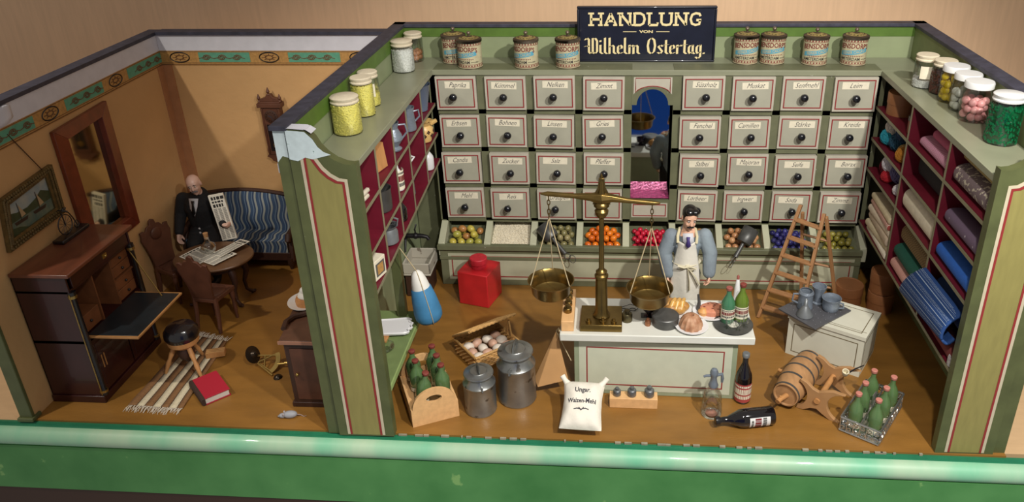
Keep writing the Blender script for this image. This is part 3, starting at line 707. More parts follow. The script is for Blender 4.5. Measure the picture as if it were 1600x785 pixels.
for sx in (-1, 1):
    for sy in (-0.28, 0.27):
        b = MB(); b.lathe([(0.0, 0), (0.03, 0), (0.035, 0.04), (0.055, 0.1), (0.05, 0.2)], 12, 0, T(sx*(SX-0.04), sy, 0)); b.build('leg', M['walnut'], sf)

# round table
tb = thing('round_table', 'oval dark wood table on curved legs, covered with newspapers, in front of the sofa', 'table', (-6.43, -0.95, 0))
b = MB(); b.lathe([(0, 0.70), (0.54, 0.70), (0.575, 0.725), (0.58, 0.74), (0.57, 0.755), (0, 0.758)], 48, 0, SC(1, 0.80, 1)); b.build('tabletop', mat('table_top_wood', (108, 78, 54), 0.4, var=0.2, scale=3, stretch=(0.5, 3, 1), coat=0.2), tb)
b = MB(); b.lathe([(0.40, 0.60), (0.42, 0.70)], 40, 0, SC(1, 0.8, 1)); b.build('apron', M['walnut'], tb)
for a in (35, 145, 215, 325):
    ca, sa = cos(rad(a)), sin(rad(a))*0.8
    b = MB(); b.tube([(0.33*ca, 0.33*sa, 0.68), (0.40*ca, 0.40*sa, 0.55), (0.42*ca, 0.42*sa, 0.42), (0.36*ca, 0.36*sa, 0.25), (0.37*ca, 0.37*sa, 0.10), (0.45*ca, 0.45*sa, 0.03), (0.50*ca, 0.50*sa, 0.045)], [.05, .055, .045, .03, .024, .03, .02], 10); b.build('leg', M['walnut'], tb)

# chairs with carved backs
def chair(name, label, loc, rz, group):
    c = thing(name, label, 'chair', loc, rz, group)
    b = MB(); b.prism([(-0.20, -0.22), (0.20, -0.22), (0.17, 0.2), (-0.17, 0.2)], 0.43, 0.49, 'z'); b.sphere((0, -0.01, 0.49), (0.17, 0.19, 0.025), 20, 8); b.build('seat', M['walnut_mid'], c, bevel=0.01)
    prof = [(-0.16, 0.5), (0.16, 0.5), (0.17, 0.66), (0.20, 0.80), (0.235, 0.93), (0.215, 0.99), (0.22, 1.04), (0.17, 1.05), (0.14, 1.02), (0.10, 1.08), (0.05, 1.09), (0.04, 1.15), (0, 1.17), (-0.04, 1.15), (-0.05, 1.09), (-0.10, 1.08), (-0.14, 1.02), (-0.17, 1.05), (-0.22, 1.04), (-0.215, 0.99), (-0.235, 0.93), (-0.20, 0.80), (-0.17, 0.66)]
    b = MB(); b.prism(prof, 0, 0.035, 'y', 0, T(0, 0.17, 0) @ T(0, 0, 0.5) @ RX(-8) @ T(0, 0, -0.5)); b.sphere((0, 0.225, 0.95), (0.09, 0.03, 0.09), 14, 8, 0); b.build('backrest', M['walnut_mid'], c, bevel=0.008)
    for x in (-1, 1):
        b = MB(); b.lathe([(0.0, 0), (0.022, 0), (0.02, 0.05), (0.03, 0.2), (0.022, 0.28), (0.034, 0.38), (0.03, 0.44)], 10, 0, T(0.165*x, -0.18, 0)); b.build('leg', M['walnut_mid'], c)
        b = MB(); b.tube([(0.17*x, 0.24, 0), (0.16*x, 0.19, 0.25), (0.155*x, 0.17, 0.5)], [0.024, 0.03, 0.032], 8); b.build('leg', M['walnut_mid'], c)
    return c
chair('carved_chair', 'dark carved chair with its back to the viewer, in front of the newspaper table', (-6.20, -1.58, 0), 172, 'carved chairs round the table')
chair('carved_chair', 'dark carved chair standing sideways by the left wall, left of the newspaper table', (-7.13, -0.86, 0), 68, 'carved chairs round the table')
for o_ in list(COL.objects):
    if o_.name.startswith('carved_chair'): o_.scale = (1.06, 1.0, 1.08)

# papers, carafe
M['newsprint'] = mat('newsprint', (234, 230, 216), 0.8, var=0.05); M['print'] = mat('print_grey', (90, 88, 84), 0.8); M['print_dark'] = mat('print_dark', (44, 42, 42), 0.8)
def paper(name, label, loc, rz, W, H, heads, group=None, rot=None, fold=0.0, back=0):
    b = MB()
    if back: b.box(-W/2, W/2, -H/2, H/2, -back, -0.009)
    z = lambda x, y: 0.006*sin(9*x+4*y)+fold*abs(x)
    b.sheet(lambda u, v: (-W/2+W*u, -H/2+H*v, z(-W/2+W*u, -H/2+H*v)), 10, 10, 0)
    r = random.Random(int(W*1000+H*77)); y = H/2-0.03
    for hh in heads:
        x = -W/2+0.03
        while x < W/2-0.05:
            w_ = r.uniform(0.02, 0.05); b.sheet(lambda u, v: (x+w_*u, y-hh*v, 0.002+z(x+w_*u, y-hh*v)), 1, 1, 2); x += w_+0.012
        y -= hh+0.02
    while y > -H/2+0.02:
        for cx in (0, 1, 2):
            xa = -W/2+0.02+cx*(W-0.02)/3; xb = xa+(W-0.06)/3*r.uniform(0.8, 1)
            b.sheet(lambda u, v: (xa+(xb-xa)*u, y-0.006*v, 0.002+z(xa+(xb-xa)*u, y)), 2, 1, 1)
        y -= 0.014
    p = b.build(name, [M['newsprint'], M['print'], M['print_dark']]); p.location = loc
    p.rotation_euler = rot if rot else (0, 0, rad(rz)); return tag(p, label, 'newspaper', group)
paper('newspaper', 'open newspaper lying flat under the glass carafe at the left of the dark table', (-6.64, -0.96, 0.768), 62, 0.36, 0.46, (0.03,), 'newspapers')
paper('newspaper', 'newspaper sheet lying flat at the front middle of the dark oval table', (-6.33, -1.02, 0.778), -28, 0.36, 0.40, (0.035,), 'newspapers')
paper('newspaper', 'folded newspaper with bold heading, propped aslant at the right of the dark table', (-6.24, -0.78, 0.80), -30, 0.26, 0.50, (0.05, 0.025), 'newspapers', rot=(rad(4), rad(-6), rad(-32)))
np_ = paper('newspaper', 'tall folded newspaper held upright by the seated man in black', (-6.50, -0.36, 1.10), 0, 0.22, 0.74, (0.05, 0.03, 0.05), 'newspapers', rot=(rad(83), rad(-7), rad(14)), back=0.04)
M['glass'] = glassmat('clear_glass'); M['cork'] = mat('cork', (170, 128, 84), 0.8, var=0.2, scale=20)
cf = thing('carafe', 'round clear glass carafe with a cork, standing on the newspapers on the dark table', 'carafe', (-6.52, -0.88, 0.786))
b = MB(); b.lathe([(0, 0), (0.07, 0), (0.10, 0.03), (0.11, 0.08), (0.09, 0.13), (0.04, 0.17), (0.032, 0.22), (0.042, 0.25)], 24, 0, cap=False); b.build('glass_body', M['glass'], cf)
b = MB(); b.lathe([(0.0, 0.21), (0.026, 0.21), (0.036, 0.31), (0.0, 0.315)], 14); b.build('stopper', M['cork'], cf)

# seated man
mn = thing('person', 'bald man in a black suit with a newspaper, sitting on the striped sofa', 'person', (-7.02, 0.0, 0.04))
HH = 0.31; hx = T(0.02, -0.08, 1.475) @ RZ(14) @ RY(-12) @ RX(8) @ SC(HH*0.90, HH*0.95, HH)
b = MB(); head_shape(b, hx)
limb(b, [(0, 0.03, 0.67), (0, 0.02, 0.85), (0, 0.0, 1.08), (0.01, 0, 1.22)], [.17, .16, .19, .12])
LA = [(-0.26, 0.0, 1.2), (-0.31, -0.08, 0.96), (-0.25, -0.34, 0.76)]; RA = [(0.26, 0.0, 1.2), (0.36, -0.08, 0.98), (0.52, -0.38, 0.95)]
LL = [(-0.10, 0.03, 0.64), (0.0, -0.42, 0.60), (0.02, -0.46, 0.06)]; RL = [(0.12, 0.03, 0.64), (0.28, -0.42, 0.60), (0.28, -0.46, 0.06)]
for A_ in (LA, RA): limb(b, A_, [.075, .06, .04])
for A_ in (LL, RL): limb(b, A_, [.11, .08, .05]); limb(b, [A_[2], (A_[2][0], A_[2][1]-0.03, 0.02), (A_[2][0], A_[2][1]-0.18, 0.01)], [.05, .045, .035])
hand_shape(b, T(*LA[2]) @ RX(-18) @ RZ(80) @ SC(1.15, 1.15, 1.15), 1, 28); hand_shape(b, T(*RA[2]) @ RZ(70) @ RX(-80) @ SC(1.1, 1.1, 1.1), -1, 60)
bd = fuse(b, 'body', M['skin_pale'], mn, 0.009, 3); eyes(mn, hx)
b = MB(); b.tube([(-.17, -.36, -.245), (-.08, -.405, -.195), (0, -.42, -.185), (.08, -.405, -.195), (.17, -.36, -.245)], [.02, .05, .045, .05, .02], 8, 0, hx); b.build('moustache', mat('grey_hair', (120, 116, 118), 0.7), mn)
b = MB(); limb(b, [(0, 0.03, 0.70), (0, 0.02, 0.85), (0, 0.0, 1.08), (0.0, 0.02, 1.24)], [.21, .22, .24, .15])
limb(b, [(-0.27, 0, 1.19), (0.27, 0, 1.19)], [.10, .10])
for A_ in (LA, RA): limb(b, [A_[0], A_[1], Vector(A_[1]).lerp(Vector(A_[2]), 0.92)], [.105, .09, .065])
limb(b, [(-.06, -.02, 0.65), (-.05, -.2, 0.63)], [.16, .14]); limb(b, [(.12, -.02, 0.65), (.17, -.2, 0.63)], [.16, .14])
fuse(b, 'jacket', M['suit'], mn, 0.013, 4)
b = MB()
for A_ in (LL, RL): limb(b, [(A_[0][0], A_[0][1]-0.05, 0.66), A_[1], (A_[2][0], A_[2][1], 0.10)], [.135, .105, .075])
fuse(b, 'trousers', M['suit'], mn, 0.014, 3)
b = MB()
for A_ in (LL, RL): limb(b, [A_[2], (A_[2][0], A_[2][1]-0.03, 0.02), (A_[2][0], A_[2][1]-0.2, 0.01)], [.06, .055, .048])
fuse(b, 'shoes', M['black'], mn, 0.012, 2)
b = MB(); b.add([(-.06, -.17, 1.28), (.09, -.17, 1.28), (.085, -.235, 1.17), (.03, -.268, 1.02), (-.03, -.245, 1.14)], [(0, 1, 2, 3, 4)]); b.build('shirt_front', M['shirt'], mn, solid=0.01)
b = MB(); b.add([(-.005, -.215, 1.26), (.045, -.215, 1.26), (.04, -.245, 1.20), (.055, -.275, 1.08), (.025, -.285, 1.04), (.0, -.272, 1.09), (.01, -.245, 1.20)], [tuple(range(7))]); b.build('necktie', M['black'], mn, solid=0.01)
for z, y in ((0.80, -.245), (0.73, -.25)):
    b = MB(); b.sphere((0.04, y, z), (.018, .01, .018), 10, 6); b.build('button', M['shirt'], mn)

# rug, stool, book and bits on the floor
rg = thing('rug', 'brown and cream striped rug with white fringes, lying beside the desk', 'rug', (-6.15, -2.7, 0))
c0, c1, c2_, c3 = Vector((-0.33, -0.73, 0)), Vector((0.38, -0.76, 0)), Vector((0.28, 0.65, 0)), Vector((-0.29, 0.79, 0))
M['rug_brown'] = mat('rug_brown', (136, 98, 62), 0.9, var=0.15, scale=40, bump=0.5, bscale=60); M['rug_cream'] = mat('rug_cream', (218, 206, 176), 0.9, var=0.08, scale=40, bump=0.5, bscale=60); M['rug_dark'] = mat('rug_dark', (70, 52, 40), 0.9)
def rp(u, v, z=0.012): p = (c0.lerp(c1, u)).lerp(c3.lerp(c2_, u), v); return (p.x, p.y, z+0.003*sin(14*v+6*u))
b = MB(); us = [0, .155, .17, .30, .315, .45, .465, .60, .615, .74, .755, .89, .905, 1.0]; mi_ = [0, 2, 1, 2, 0, 2, 1, 2, 0, 2, 1, 2, 0]
for k in range(13): b.sheet(lambda u, v: rp(us[k]+(us[k+1]-us[k])*u, v), 1, 26, mi_[k])
b.build('woven_cloth', [M['rug_brown'], M['rug_cream'], M['rug_dark']], rg, solid=0.014)
for v0, sg in ((0, -1), (1, 1)):
    b = MB()
    for i in range(60):
        u = (i+random.random())/60; p = Vector(rp(u, v0)); d = Vector((random.uniform(-.03, .03), sg*random.uniform(.06, .13), -0.008)); m_ = p+d*0.5+Vector((random.uniform(-.015, .015), 0, 0.012))
        b.tube([p, m_, p+d], [.005, .005, .003], 4)
    fr = b.build('fringe', mat('fringe_white', (206, 196, 180), 0.9), rg); fr['kind'] = 'stuff'
M['beech'] = mat('beech_wood', (186, 134, 82), 0.5, var=0.14, scale=6, stretch=(2, 2, 0.6))
st = thing('stool', 'three-legged wooden stool with a shiny black round cushion, standing on the striped rug', 'stool', (-6.06, -2.68, 0.028))
b = MB(); b.lathe([(0, 0.49), (0.20, 0.49), (0.215, 0.53), (0.21, 0.60), (0.17, 0.655), (0.08, 0.675), (0, 0.68)], 32); b.build('cushion', mat('black_leather', (22, 20, 24), 0.18, coat=0.6, bump=0.1), st)
b = MB(); b.lathe([(0, 0.36), (0.12, 0.36), (0.19, 0.42), (0.20, 0.495), (0, 0.495)], 32); b.build('seat_ring', M['beech'], st)
b = MB(); b.lathe([(0, 0.10), (0.03, 0.12), (0.05, 0.16), (0.09, 0.19), (0.11, 0.26), (0.09, 0.34), (0.12, 0.37)], 20); b.build('pedestal', M['walnut'], st)
for a in (-38, 88, 205):
    x, y = cos(rad(a)), sin(rad(a)); b = MB()
    b.tube([(0.12*x, 0.12*y, 0.38), (0.17*x, 0.17*y, 0.28), (0.21*x, 0.21*y, 0.20), (0.235*x, 0.235*y, 0.15), (0.30*x, 0.30*y, 0.0)], [.03, .034, .024, .032, .018], 10); b.build('leg', M['beech'], st)
def book(name, label, cen, rz, W, L, Hh, cov, spine):
    t = thing(name, label, 'book', cen, rz)
    b = MB(); b.box(-W/2, W/2, -L/2, L/2, Hh-0.012, Hh); b.box(-W/2, W/2, -L/2, L/2, 0, 0.012); b.build('cover', cov, t, bevel=0.003)
    b = MB(); b.prism([(-W/2-0.03, 0.02), (-W/2-0.012, 0.0), (-W/2+0.02, -0.001), (-W/2+0.02, Hh+0.002), (-W/2-0.012, Hh), (-W/2-0.03, Hh-0.02)], -L/2, L/2, 'y'); b.build('spine', spine, t, bevel=0.004)
    b = MB(); b.box(-W/2+0.02, W/2-0.015, -L/2+0.015, L/2-0.015, 0.012, Hh-0.012); b.build('pages', mat('pages', (214, 208, 196), 0.8), t, smooth=0); return t
book('book', 'red book with a dark brown spine lying on the floor beside the striped rug', (-5.58, -3.10, 0.0), 44, 0.32, 0.50, 0.10, mat('book_red', (172, 28, 50), 0.6), mat('book_spine', (60, 42, 34), 0.7))
tb2 = thing('wooden_block', 'small pale wooden block with ribbed top lying on the rug behind the stool', 'block', (-5.86, -2.38, 0.022), 18)
b = MB(); b.box(-0.12, 0.12, -0.06, 0.06, 0, 0.075)
for i in range(3): b.box(-0.115, 0.115, -0.045+i*0.035, -0.03+i*0.035, 0.075, 0.08, 1)
b.build('block_body', [M['beech'], mat('pale_strip', (214, 170, 110), 0.6)], tb2, bevel=0.008)
ms = thing('toy_mouse', 'tiny grey toy mouse on the floor at the front of the left room', 'toy mouse', (-4.40, -3.55, 0), 10)
b = MB(); b.sphere((0.02, 0, 0.04), (0.085, 0.05, 0.045), 16, 10); b.sphere((-0.07, 0, 0.032), (0.045, 0.032, 0.03), 12, 8); b.sphere((-0.115, 0, 0.026), 0.012, 8, 6); b.build('body', mat('mouse_grey', (150, 152, 158), 0.6), ms)
for s in (-1, 1):
    b = MB(); b.sphere((-0.05, 0.025*s, 0.064), (0.012, 0.018, 0.018), 8, 6); b.build('ear', mat('mouse_ear', (170, 160, 160), 0.6), ms)
b = MB(); b.tube([(0.1, 0, 0.03), (0.14, 0.01, 0.012), (0.18, -0.02, 0.008), (0.21, -0.01, 0.008)], [.008, .006, .005, .003], 6); b.build('tail', mat('mouse_tail', (150, 130, 124), 0.6), ms)

# brass sextant
sx = thing('sextant', 'little brass sextant with two dark knobs, lying on the floor near the dark sideboard', 'sextant', (-5.02, -2.58, 0.0))
fx_ = T(0, 0, 0.07) @ RX(22)
b = MB(); arc = [(-0.13+0.26*cos(rad(a)), 0.26*sin(rad(a))) for a in range(-38, 39, 4)]; ar2 = [(-0.13+0.20*cos(rad(a)), 0.20*sin(rad(a))) for a in range(38, -39, -4)]
b.prism(arc+ar2, -0.012, 0.012, 'z', 0, fx_)
b.tube([(-0.16, 0.0, 0), (0.06, 0.15, 0)], 0.012, 6, 0, fx_); b.tube([(-0.20, 0.10, 0.0), (0.07, 0.11, 0)], 0.014, 6, 0, fx_); b.tube([(-0.14, -0.02, 0), (0.07, -0.14, 0)], 0.012, 6, 0, fx_); b.tube([(-0.1, 0.10, 0), (-0.06, -0.06, 0)], 0.012, 6, 0, fx_)
b.build('arc_frame', M['brass'], sx)
b = MB(); b.tube([(-0.15, -0.03, 0.02), (0.10, -0.20, 0.02)], [0.014, 0.016], 8, 0, fx_); b.build('index_arm', M['brass'], sx)
b = MB(); b.sphere((0.18, -0.235, 0.0), 0.062, 16, 10, 0, fx_); b.build('dark_knob', mat('dark_bronze', (66, 56, 46), 0.3, metal=0.7), sx)
b = MB(); b.tube([(0.10, -0.02, 0.0), (0.26, 0.0, 0.0)], [0.014, 0.02], 8, 0, fx_); b.lathe([(0.025, 0), (0.03, 0.08)], 12, 0, fx_ @ T(0.2, 0, 0) @ RY(90)); b.build('telescope', M['brass'], sx)
b = MB(); b.lathe([(0, 0), (0.10, 0.0), (0.12, 0.02), (0.05, 0.04), (0.03, 0.08), (0, 0.09)], 20, 0, fx_ @ T(-0.27, 0.09, 0.03) @ RY(60)); b.build('mirror_disc', mat('dark_bronze', (66, 56, 46), 0.3, metal=0.7), sx)

# sideboard behind the pillar, with a cake on it
sb = thing('sideboard', 'dark wooden sideboard with a pale moulded top edge, half hidden behind the left pillar', 'sideboard', (-4.1, -2.8, 0))
o = T(4.1, 2.8, 0); b = MB(); b.box(-4.39, -3.86, -3.35, -2.35, 0, 0.93, 0, o); b.box(-4.42, -3.85, -3.36, -2.33, 0, 0.07, 0, o); b.build('carcass', M['walnut'], sb, bevel=0.006)
b = MB(); ol = [(-4.43, -3.38), (-3.85, -3.38), (-3.85, -2.25), (-4.50, -2.25), (-4.52, -2.7), (-4.49, -2.98), (-4.45, -3.18)]
b.prism(ol, 0.93, 0.985, 'z', 0, o); b.build('top_board', mat('sideboard_top', (92, 62, 46), 0.45, var=0.2), sb, bevel=0.012)
b = MB(); b.box(-4.435, -3.85, -3.39, -3.375, 0.94, 0.98, 0, o); b.build('top_moulding', mat('pink_moulding', (164, 118, 96), 0.5), sb)
b = MB(); b.tube([(-4.45, -3.15, 1.0), (-4.47, -3.02, 1.01), (-4.42, -2.90, 1.01), (-4.28, -2.82, 1.01), (-4.1, -2.80, 1.01)], 0.035, 8, 0, o); b.build('gallery_rail', M['walnut'], sb)
b = MB(); b.box(-4.33, -3.92, -3.362, -3.35, 0.12, 0.86, 0, o); d2 = b.build('door', M['walnut_mid'], sb, bevel=0.006)
b = MB(); b.sphere((-4.28, -3.375, 0.5), 0.022, 10, 6, 0, o); b.build('knob', M['brass'], d2)
M['china'] = mat('white_china', (226, 226, 226), 0.2, coat=0.4)
pl = thing('plate', 'white plate under a small cream-topped cake on the dark sideboard', 'plate', (-4.38, -2.56, 0.987))
b = MB(); b.lathe([(0, 0), (0.12, 0), (0.20, 0.035), (0.235, 0.045), (0.235, 0.052), (0.20, 0.045), (0.12, 0.012), (0, 0.012)], 32); b.build('dish', M['china'], pl)
ckx = thing('cake', 'small sponge cake with whipped cream on a plate on the dark sideboard', 'cake', (-4.36, -2.56, 1.001))
b = MB(); b.lathe([(0, 0), (0.15, 0), (0.155, 0.06), (0.14, 0.10), (0, 0.105)], 24); b.build('sponge', mat('sponge', (196, 138, 84), 0.8, var=0.2, scale=20, bump=0.4), ckx)
b = MB(); b.sphere((0, 0, 0.12), (0.12, 0.12, 0.06), 16, 8); b.sphere((-0.03, 0, 0.17), 0.06, 12, 8); b.sphere((0.05, 0.02, 0.17), 0.05, 12, 8); b.build('cream_topping', mat('cream_white', (232, 228, 220), 0.5), ckx)
# ================================================================ on the ledges
M['tin_cream'] = mat('tin_cream', (190, 182, 148), 0.35, var=0.1, scale=14, wear=(150, 120, 90), wscale=22, wthr=0.68)
M['tin_metal'] = mat('tin_metal', (120, 108, 92), 0.35, metal=0.6, var=0.2)
M['tin_red'] = mat('tin_red', (120, 34, 36), 0.5); M['tin_blue'] = mat('tin_blue', (92, 160, 180), 0.5); M['tin_black'] = mat('tin_black', (50, 44, 44), 0.5); M['tin_lid'] = mat('tin_lid', (196, 176, 112), 0.4, var=0.25, scale=26)
def tin(label, loc, rz):
    t = thing('cocoa_tin', label, 'tin', loc, rz, 'cocoa tins on the back ledge'); R = 0.17
    b = MB(); b.lathe([(0, 0), (R+0.006, 0), (R+0.006, 0.015), (R, 0.018), (R, 0.385), (0, 0.385)], 36, 0)
    b.lathe([(R+0.007, 0.0), (R+0.007, 0.016)], 36, 1, cap=False)
    cyl = lambda x, y, d=0.002: ((R+d)*sin(x/R), -(R+d)*cos(x/R), y)
    for z0, z1 in ((0.025, 0.032), (0.062, 0.069), (0.33, 0.337), (0.368, 0.374)): b.lathe([(R+0.0015, z0), (R+0.0015, z1)], 36, 2, cap=False)
    for zc in (0.047, 0.352):
        for i in range(26):
            a = i*2*pi*R/26; b.add([cyl(a-0.016, zc), cyl(a, zc-0.012), cyl(a+0.016, zc), cyl(a, zc+0.012)], [(0, 1, 2, 3)], 2)
    n = 18; W_ = 0.20
    f = lambda x: 0.03*(x/W_)
    b.add([cyl(-W_+2*W_*i/n, 0.165+f(-W_+2*W_*i/n)) for i in range(n+1)]+[cyl(-W_+2*W_*i/n, 0.225+f(-W_+2*W_*i/n)) for i in range(n+1)], [(i, i+1, n+2+i, n+1+i) for i in range(n)], 3)
    text_on(b, "BENSDORP'S", 0.098, lambda x, y: cyl(x, y+0.282-0.45*x*x, 0.004), 2, bold=0.014, sx=0.78)
    text_on(b, 'REINER CACAO', 0.056, lambda x, y: cyl(x, y+0.195+f(x), 0.004), 0, bold=0.012, sx=0.78)
    text_on(b, 'AMSTERDAM', 0.06, lambda x, y: cyl(x-0.05, y+0.10, 0.004), 4, bold=0.012, sx=0.85)
    text_on(b, 'HOLLAND', 0.024, lambda x, y: cyl(x+0.17, y+0.10, 0.004), 4, bold=0.008)
    for i in range(12): b.add([cyl(-0.14+i*0.025, 0.135+0.006*(i % 3)), cyl(-0.13+i*0.025, 0.13), cyl(-0.125+i*0.025, 0.15), cyl(-0.135+i*0.025, 0.152)], [(0, 1, 2, 3)], 2)
    b.build('can_body', [M['tin_cream'], M['tin_metal'], M['tin_red'], M['tin_blue'], M['tin_black']], t, recalc=False)
    b = MB(); b.lathe([(R+0.005, 0.365), (R+0.012, 0.37), (R+0.012, 0.402), (R-0.008, 0.412), (R-0.03, 0.416)], 36, 0); b.lathe([(R-0.03, 0.416), (0.06, 0.434), (0.05, 0.436)], 36, 1); b.lathe([(0.05, 0.436), (0, 0.442)], 24, 0)
    for i in range(14): a = 2*pi*i/14; b.sphere((0.105*cos(a), 0.105*sin(a), 0.426), (0.012, 0.012, 0.003), 8, 4, 0); ld = b.build('lid', [M['tin_metal'], M['tin_lid']], t)
    b = MB(); b.lathe([(0.014, 0.43), (0.01, 0.45), (0.012, 0.455)], 12); b.sphere((0, 0, 0.482), 0.030, 12, 8); b.build('knob', M['tin_metal'], ld); return t
tin_spots = [(-2.89, 0.44, 22, 'cocoa tin at the far left end of the back ledge, partly hidden by the next'), (-2.61, 0.17, -24, 'second cocoa tin from the left on the back ledge, overlapping another'),
    (-1.80, 0.18, -24, 'cocoa tin standing alone midway between the left pair and the sign'), (-1.21, 0.20, -4, 'cocoa tin just left of the dark shop sign, overlapping its edge'),
    (1.32, 0.42, 4, 'cocoa tin nearest the right side of the shop sign'), (1.70, 0.42, -12, 'cocoa tin second to the right of the shop sign, touching its neighbour'),
    (2.28, 0.36, 0, 'cocoa tin third to the right of the shop sign, standing apart'), (2.82, 0.36, -18, 'cocoa tin at the right end of the back ledge')]
tin0 = tin(tin_spots[0][3], (tin_spots[0][0], tin_spots[0][1], 3.311), tin_spots[0][2])
for x, y, r_, l_ in tin_spots[1:]: dup(tin0, (x, y, 3.311), r_, l_)

# shop sign with hand-painted letters
sg = thing('shop_sign', 'dark blue shop sign with cream lettering standing on the back ledge', 'sign', (-0.10, 0.47, 3.312))
M['navy'] = mat('sign_navy', (22, 25, 40), 0.35, var=0.2, coat=0.3); M['letter'] = mat('sign_letter', (232, 214, 160), 0.5, var=0.06, scale=30)
b = MB(); b.box(-0.97, 0.97, -0.03, 0.03, 0, 0.78); b.build('board', M['navy'], sg, bevel=0.025, seg=3)
b = MB(); fr_ = [(-0.985, 0.985, 0.76, 0.795), (-0.985, 0.985, -0.0, 0.03), (-0.985, -0.955, 0.03, 0.76), (0.955, 0.985, 0.03, 0.76)]
for x0, x1, z0, z1 in fr_: b.box(x0, x1, -0.05, 0.035, z0, z1)
b.build('sign_frame', M['navy'], sg, bevel=0.012)
S = {'H': [[(0, 0), (0, 1)], [(.7, 0), (.7, 1)], [(0, .5), (.7, .5)]], 'A': [[(0, 0), (.36, 1)], [(.36, 1), (.75, 0)], [(.15, .35), (.6, .35)]], 'N': [[(0, 0), (0, 1)], [(0, 1), (.7, 0)], [(.7, 0), (.7, 1)]],
     'D': [[(0, 0), (0, 1)], [(0, 1), (.4, 1), (.62, .85), (.7, .5), (.62, .15), (.4, 0), (0, 0)]], 'L': [[(0, 1), (0, 0)], [(0, 0), (.58, 0), (.6, .22)]], 'U': [[(0, 1), (0, .25), (.1, .05), (.35, 0), (.6, .05), (.7, .25), (.7, 1)]],
     'G': [[(.68, .75), (.6, .95), (.35, 1), (.1, .88), (0, .5), (.1, .12), (.35, 0), (.62, .08), (.66, .42)], [(.4, .42), (.75, .42)]]}
ser = {'H': [(0, 0), (0, 1), (.7, 0), (.7, 1)], 'A': [(0, 0), (.75, 0)], 'N': [(0, 0), (0, 1), (.7, 1)], 'D': [(0, 0), (0, 1)], 'L': [(0, 1)], 'U': [(0, 1), (.7, 1)], 'G': []}
b = MB(); x = -0.785; h = 0.165; fn = lambda px, pz: (px, -0.0335, pz)
for ch in 'HANDLUNG':
    for ln in S[ch]: strokes(b, [[(x+p*0.2, 0.53+q*h) for p, q in ln]], 0.034, fn, 0)
    for p, q in ser[ch]: b.box(x+p*0.2-0.042, x+p*0.2+0.042, -0.034, -0.0332, 0.53+q*h-(0.013 if q == 0 else 0.013), 0.53+q*h+0.013, 0)
    x += {'L': 0.172, 'A': 0.208}.get(ch, 0.205)
text_on(b, 'VON', 0.055, lambda a, c_: (a, -0.034, 0.435+c_), 0, bold=0.03, sx=1.6)
b.box(-0.33, -0.14, -0.034, -0.033, 0.432, 0.44); b.box(0.14, 0.33, -0.034, -0.033, 0.432, 0.44)
G = {'W': ([[(-.04, .86), (.04, 1), (.12, .88), (.12, .12), (.2, 0), (.28, .12), (.28, .98)], [(.28, .12), (.37, 0), (.46, .14), (.46, .8), (.38, .98)], [(-.06, .45), (.04, .52), (.12, .45)]], .6),
     'i': ([[(0, .56), (0, .1), (.09, 0)], [(0, .74), (.001, .84)]], .19), 'l': ([[(0, 1.0), (0, .1), (.09, 0)]], .19), 'h': ([[(0, 1), (0, 0)], [(0, .42), (.1, .56), (.18, .46), (.18, .1), (.26, 0)]], .35),
     'e': ([[(0, .26), (.16, .34), (.16, .48), (.08, .56), (0, .44), (0, .12), (.07, 0), (.2, .1)]], .29), 'm': ([[(0, .56), (0, 0)], [(0, .42), (.1, .56), (.17, .46), (.17, 0)], [(.17, .42), (.27, .56), (.34, .46), (.34, .1), (.42, 0)]], .5),
     'O': ([[(.16, 1), (.04, .86), (0, .5), (.04, .14), (.15, 0), (.26, .14), (.3, .5), (.26, .86), (.14, 1)]], .44), 's': ([[(.17, .46), (.09, .56), (.0, .45), (.16, .16), (.08, 0), (-.02, .1)]], .26),
     't': ([[(.05, .86), (.05, .1), (.13, 0)], [(-.05, .56), (.16, .58)]], .23), 'r': ([[(0, .56), (0, 0)], [(0, .4), (.1, .56), (.18, .48)]], .25),
     'a': ([[(.16, .52), (.08, .56), (0, .42), (0, .14), (.07, 0), (.16, .14)], [(.16, .56), (.16, .1), (.24, 0)]], .32), 'g': ([[(.16, .52), (.08, .56), (0, .42), (0, .14), (.07, 0), (.16, .14)], [(.16, .56), (.16, -.16), (.07, -.3), (-.03, -.18)]], .3), '.': ([[(0, .0), (0.0, .08)]], .15), ' ': ([], .26)}
tot = sum(G[c_][1] for c_ in 'Wilhelm Ostertag.'); sc_ = 1.74/tot; x = -0.86
for ch in 'Wilhelm Ostertag.':
    for ln in G[ch][0]: strokes(b, [[(x+p*sc_, 0.115+q*0.235) for p, q in ln]], 0.032, fn, 0, pen=12)
    x += G[ch][1]*sc_
b.build('lettering', M['letter'], sg, smooth=0, recalc=False)

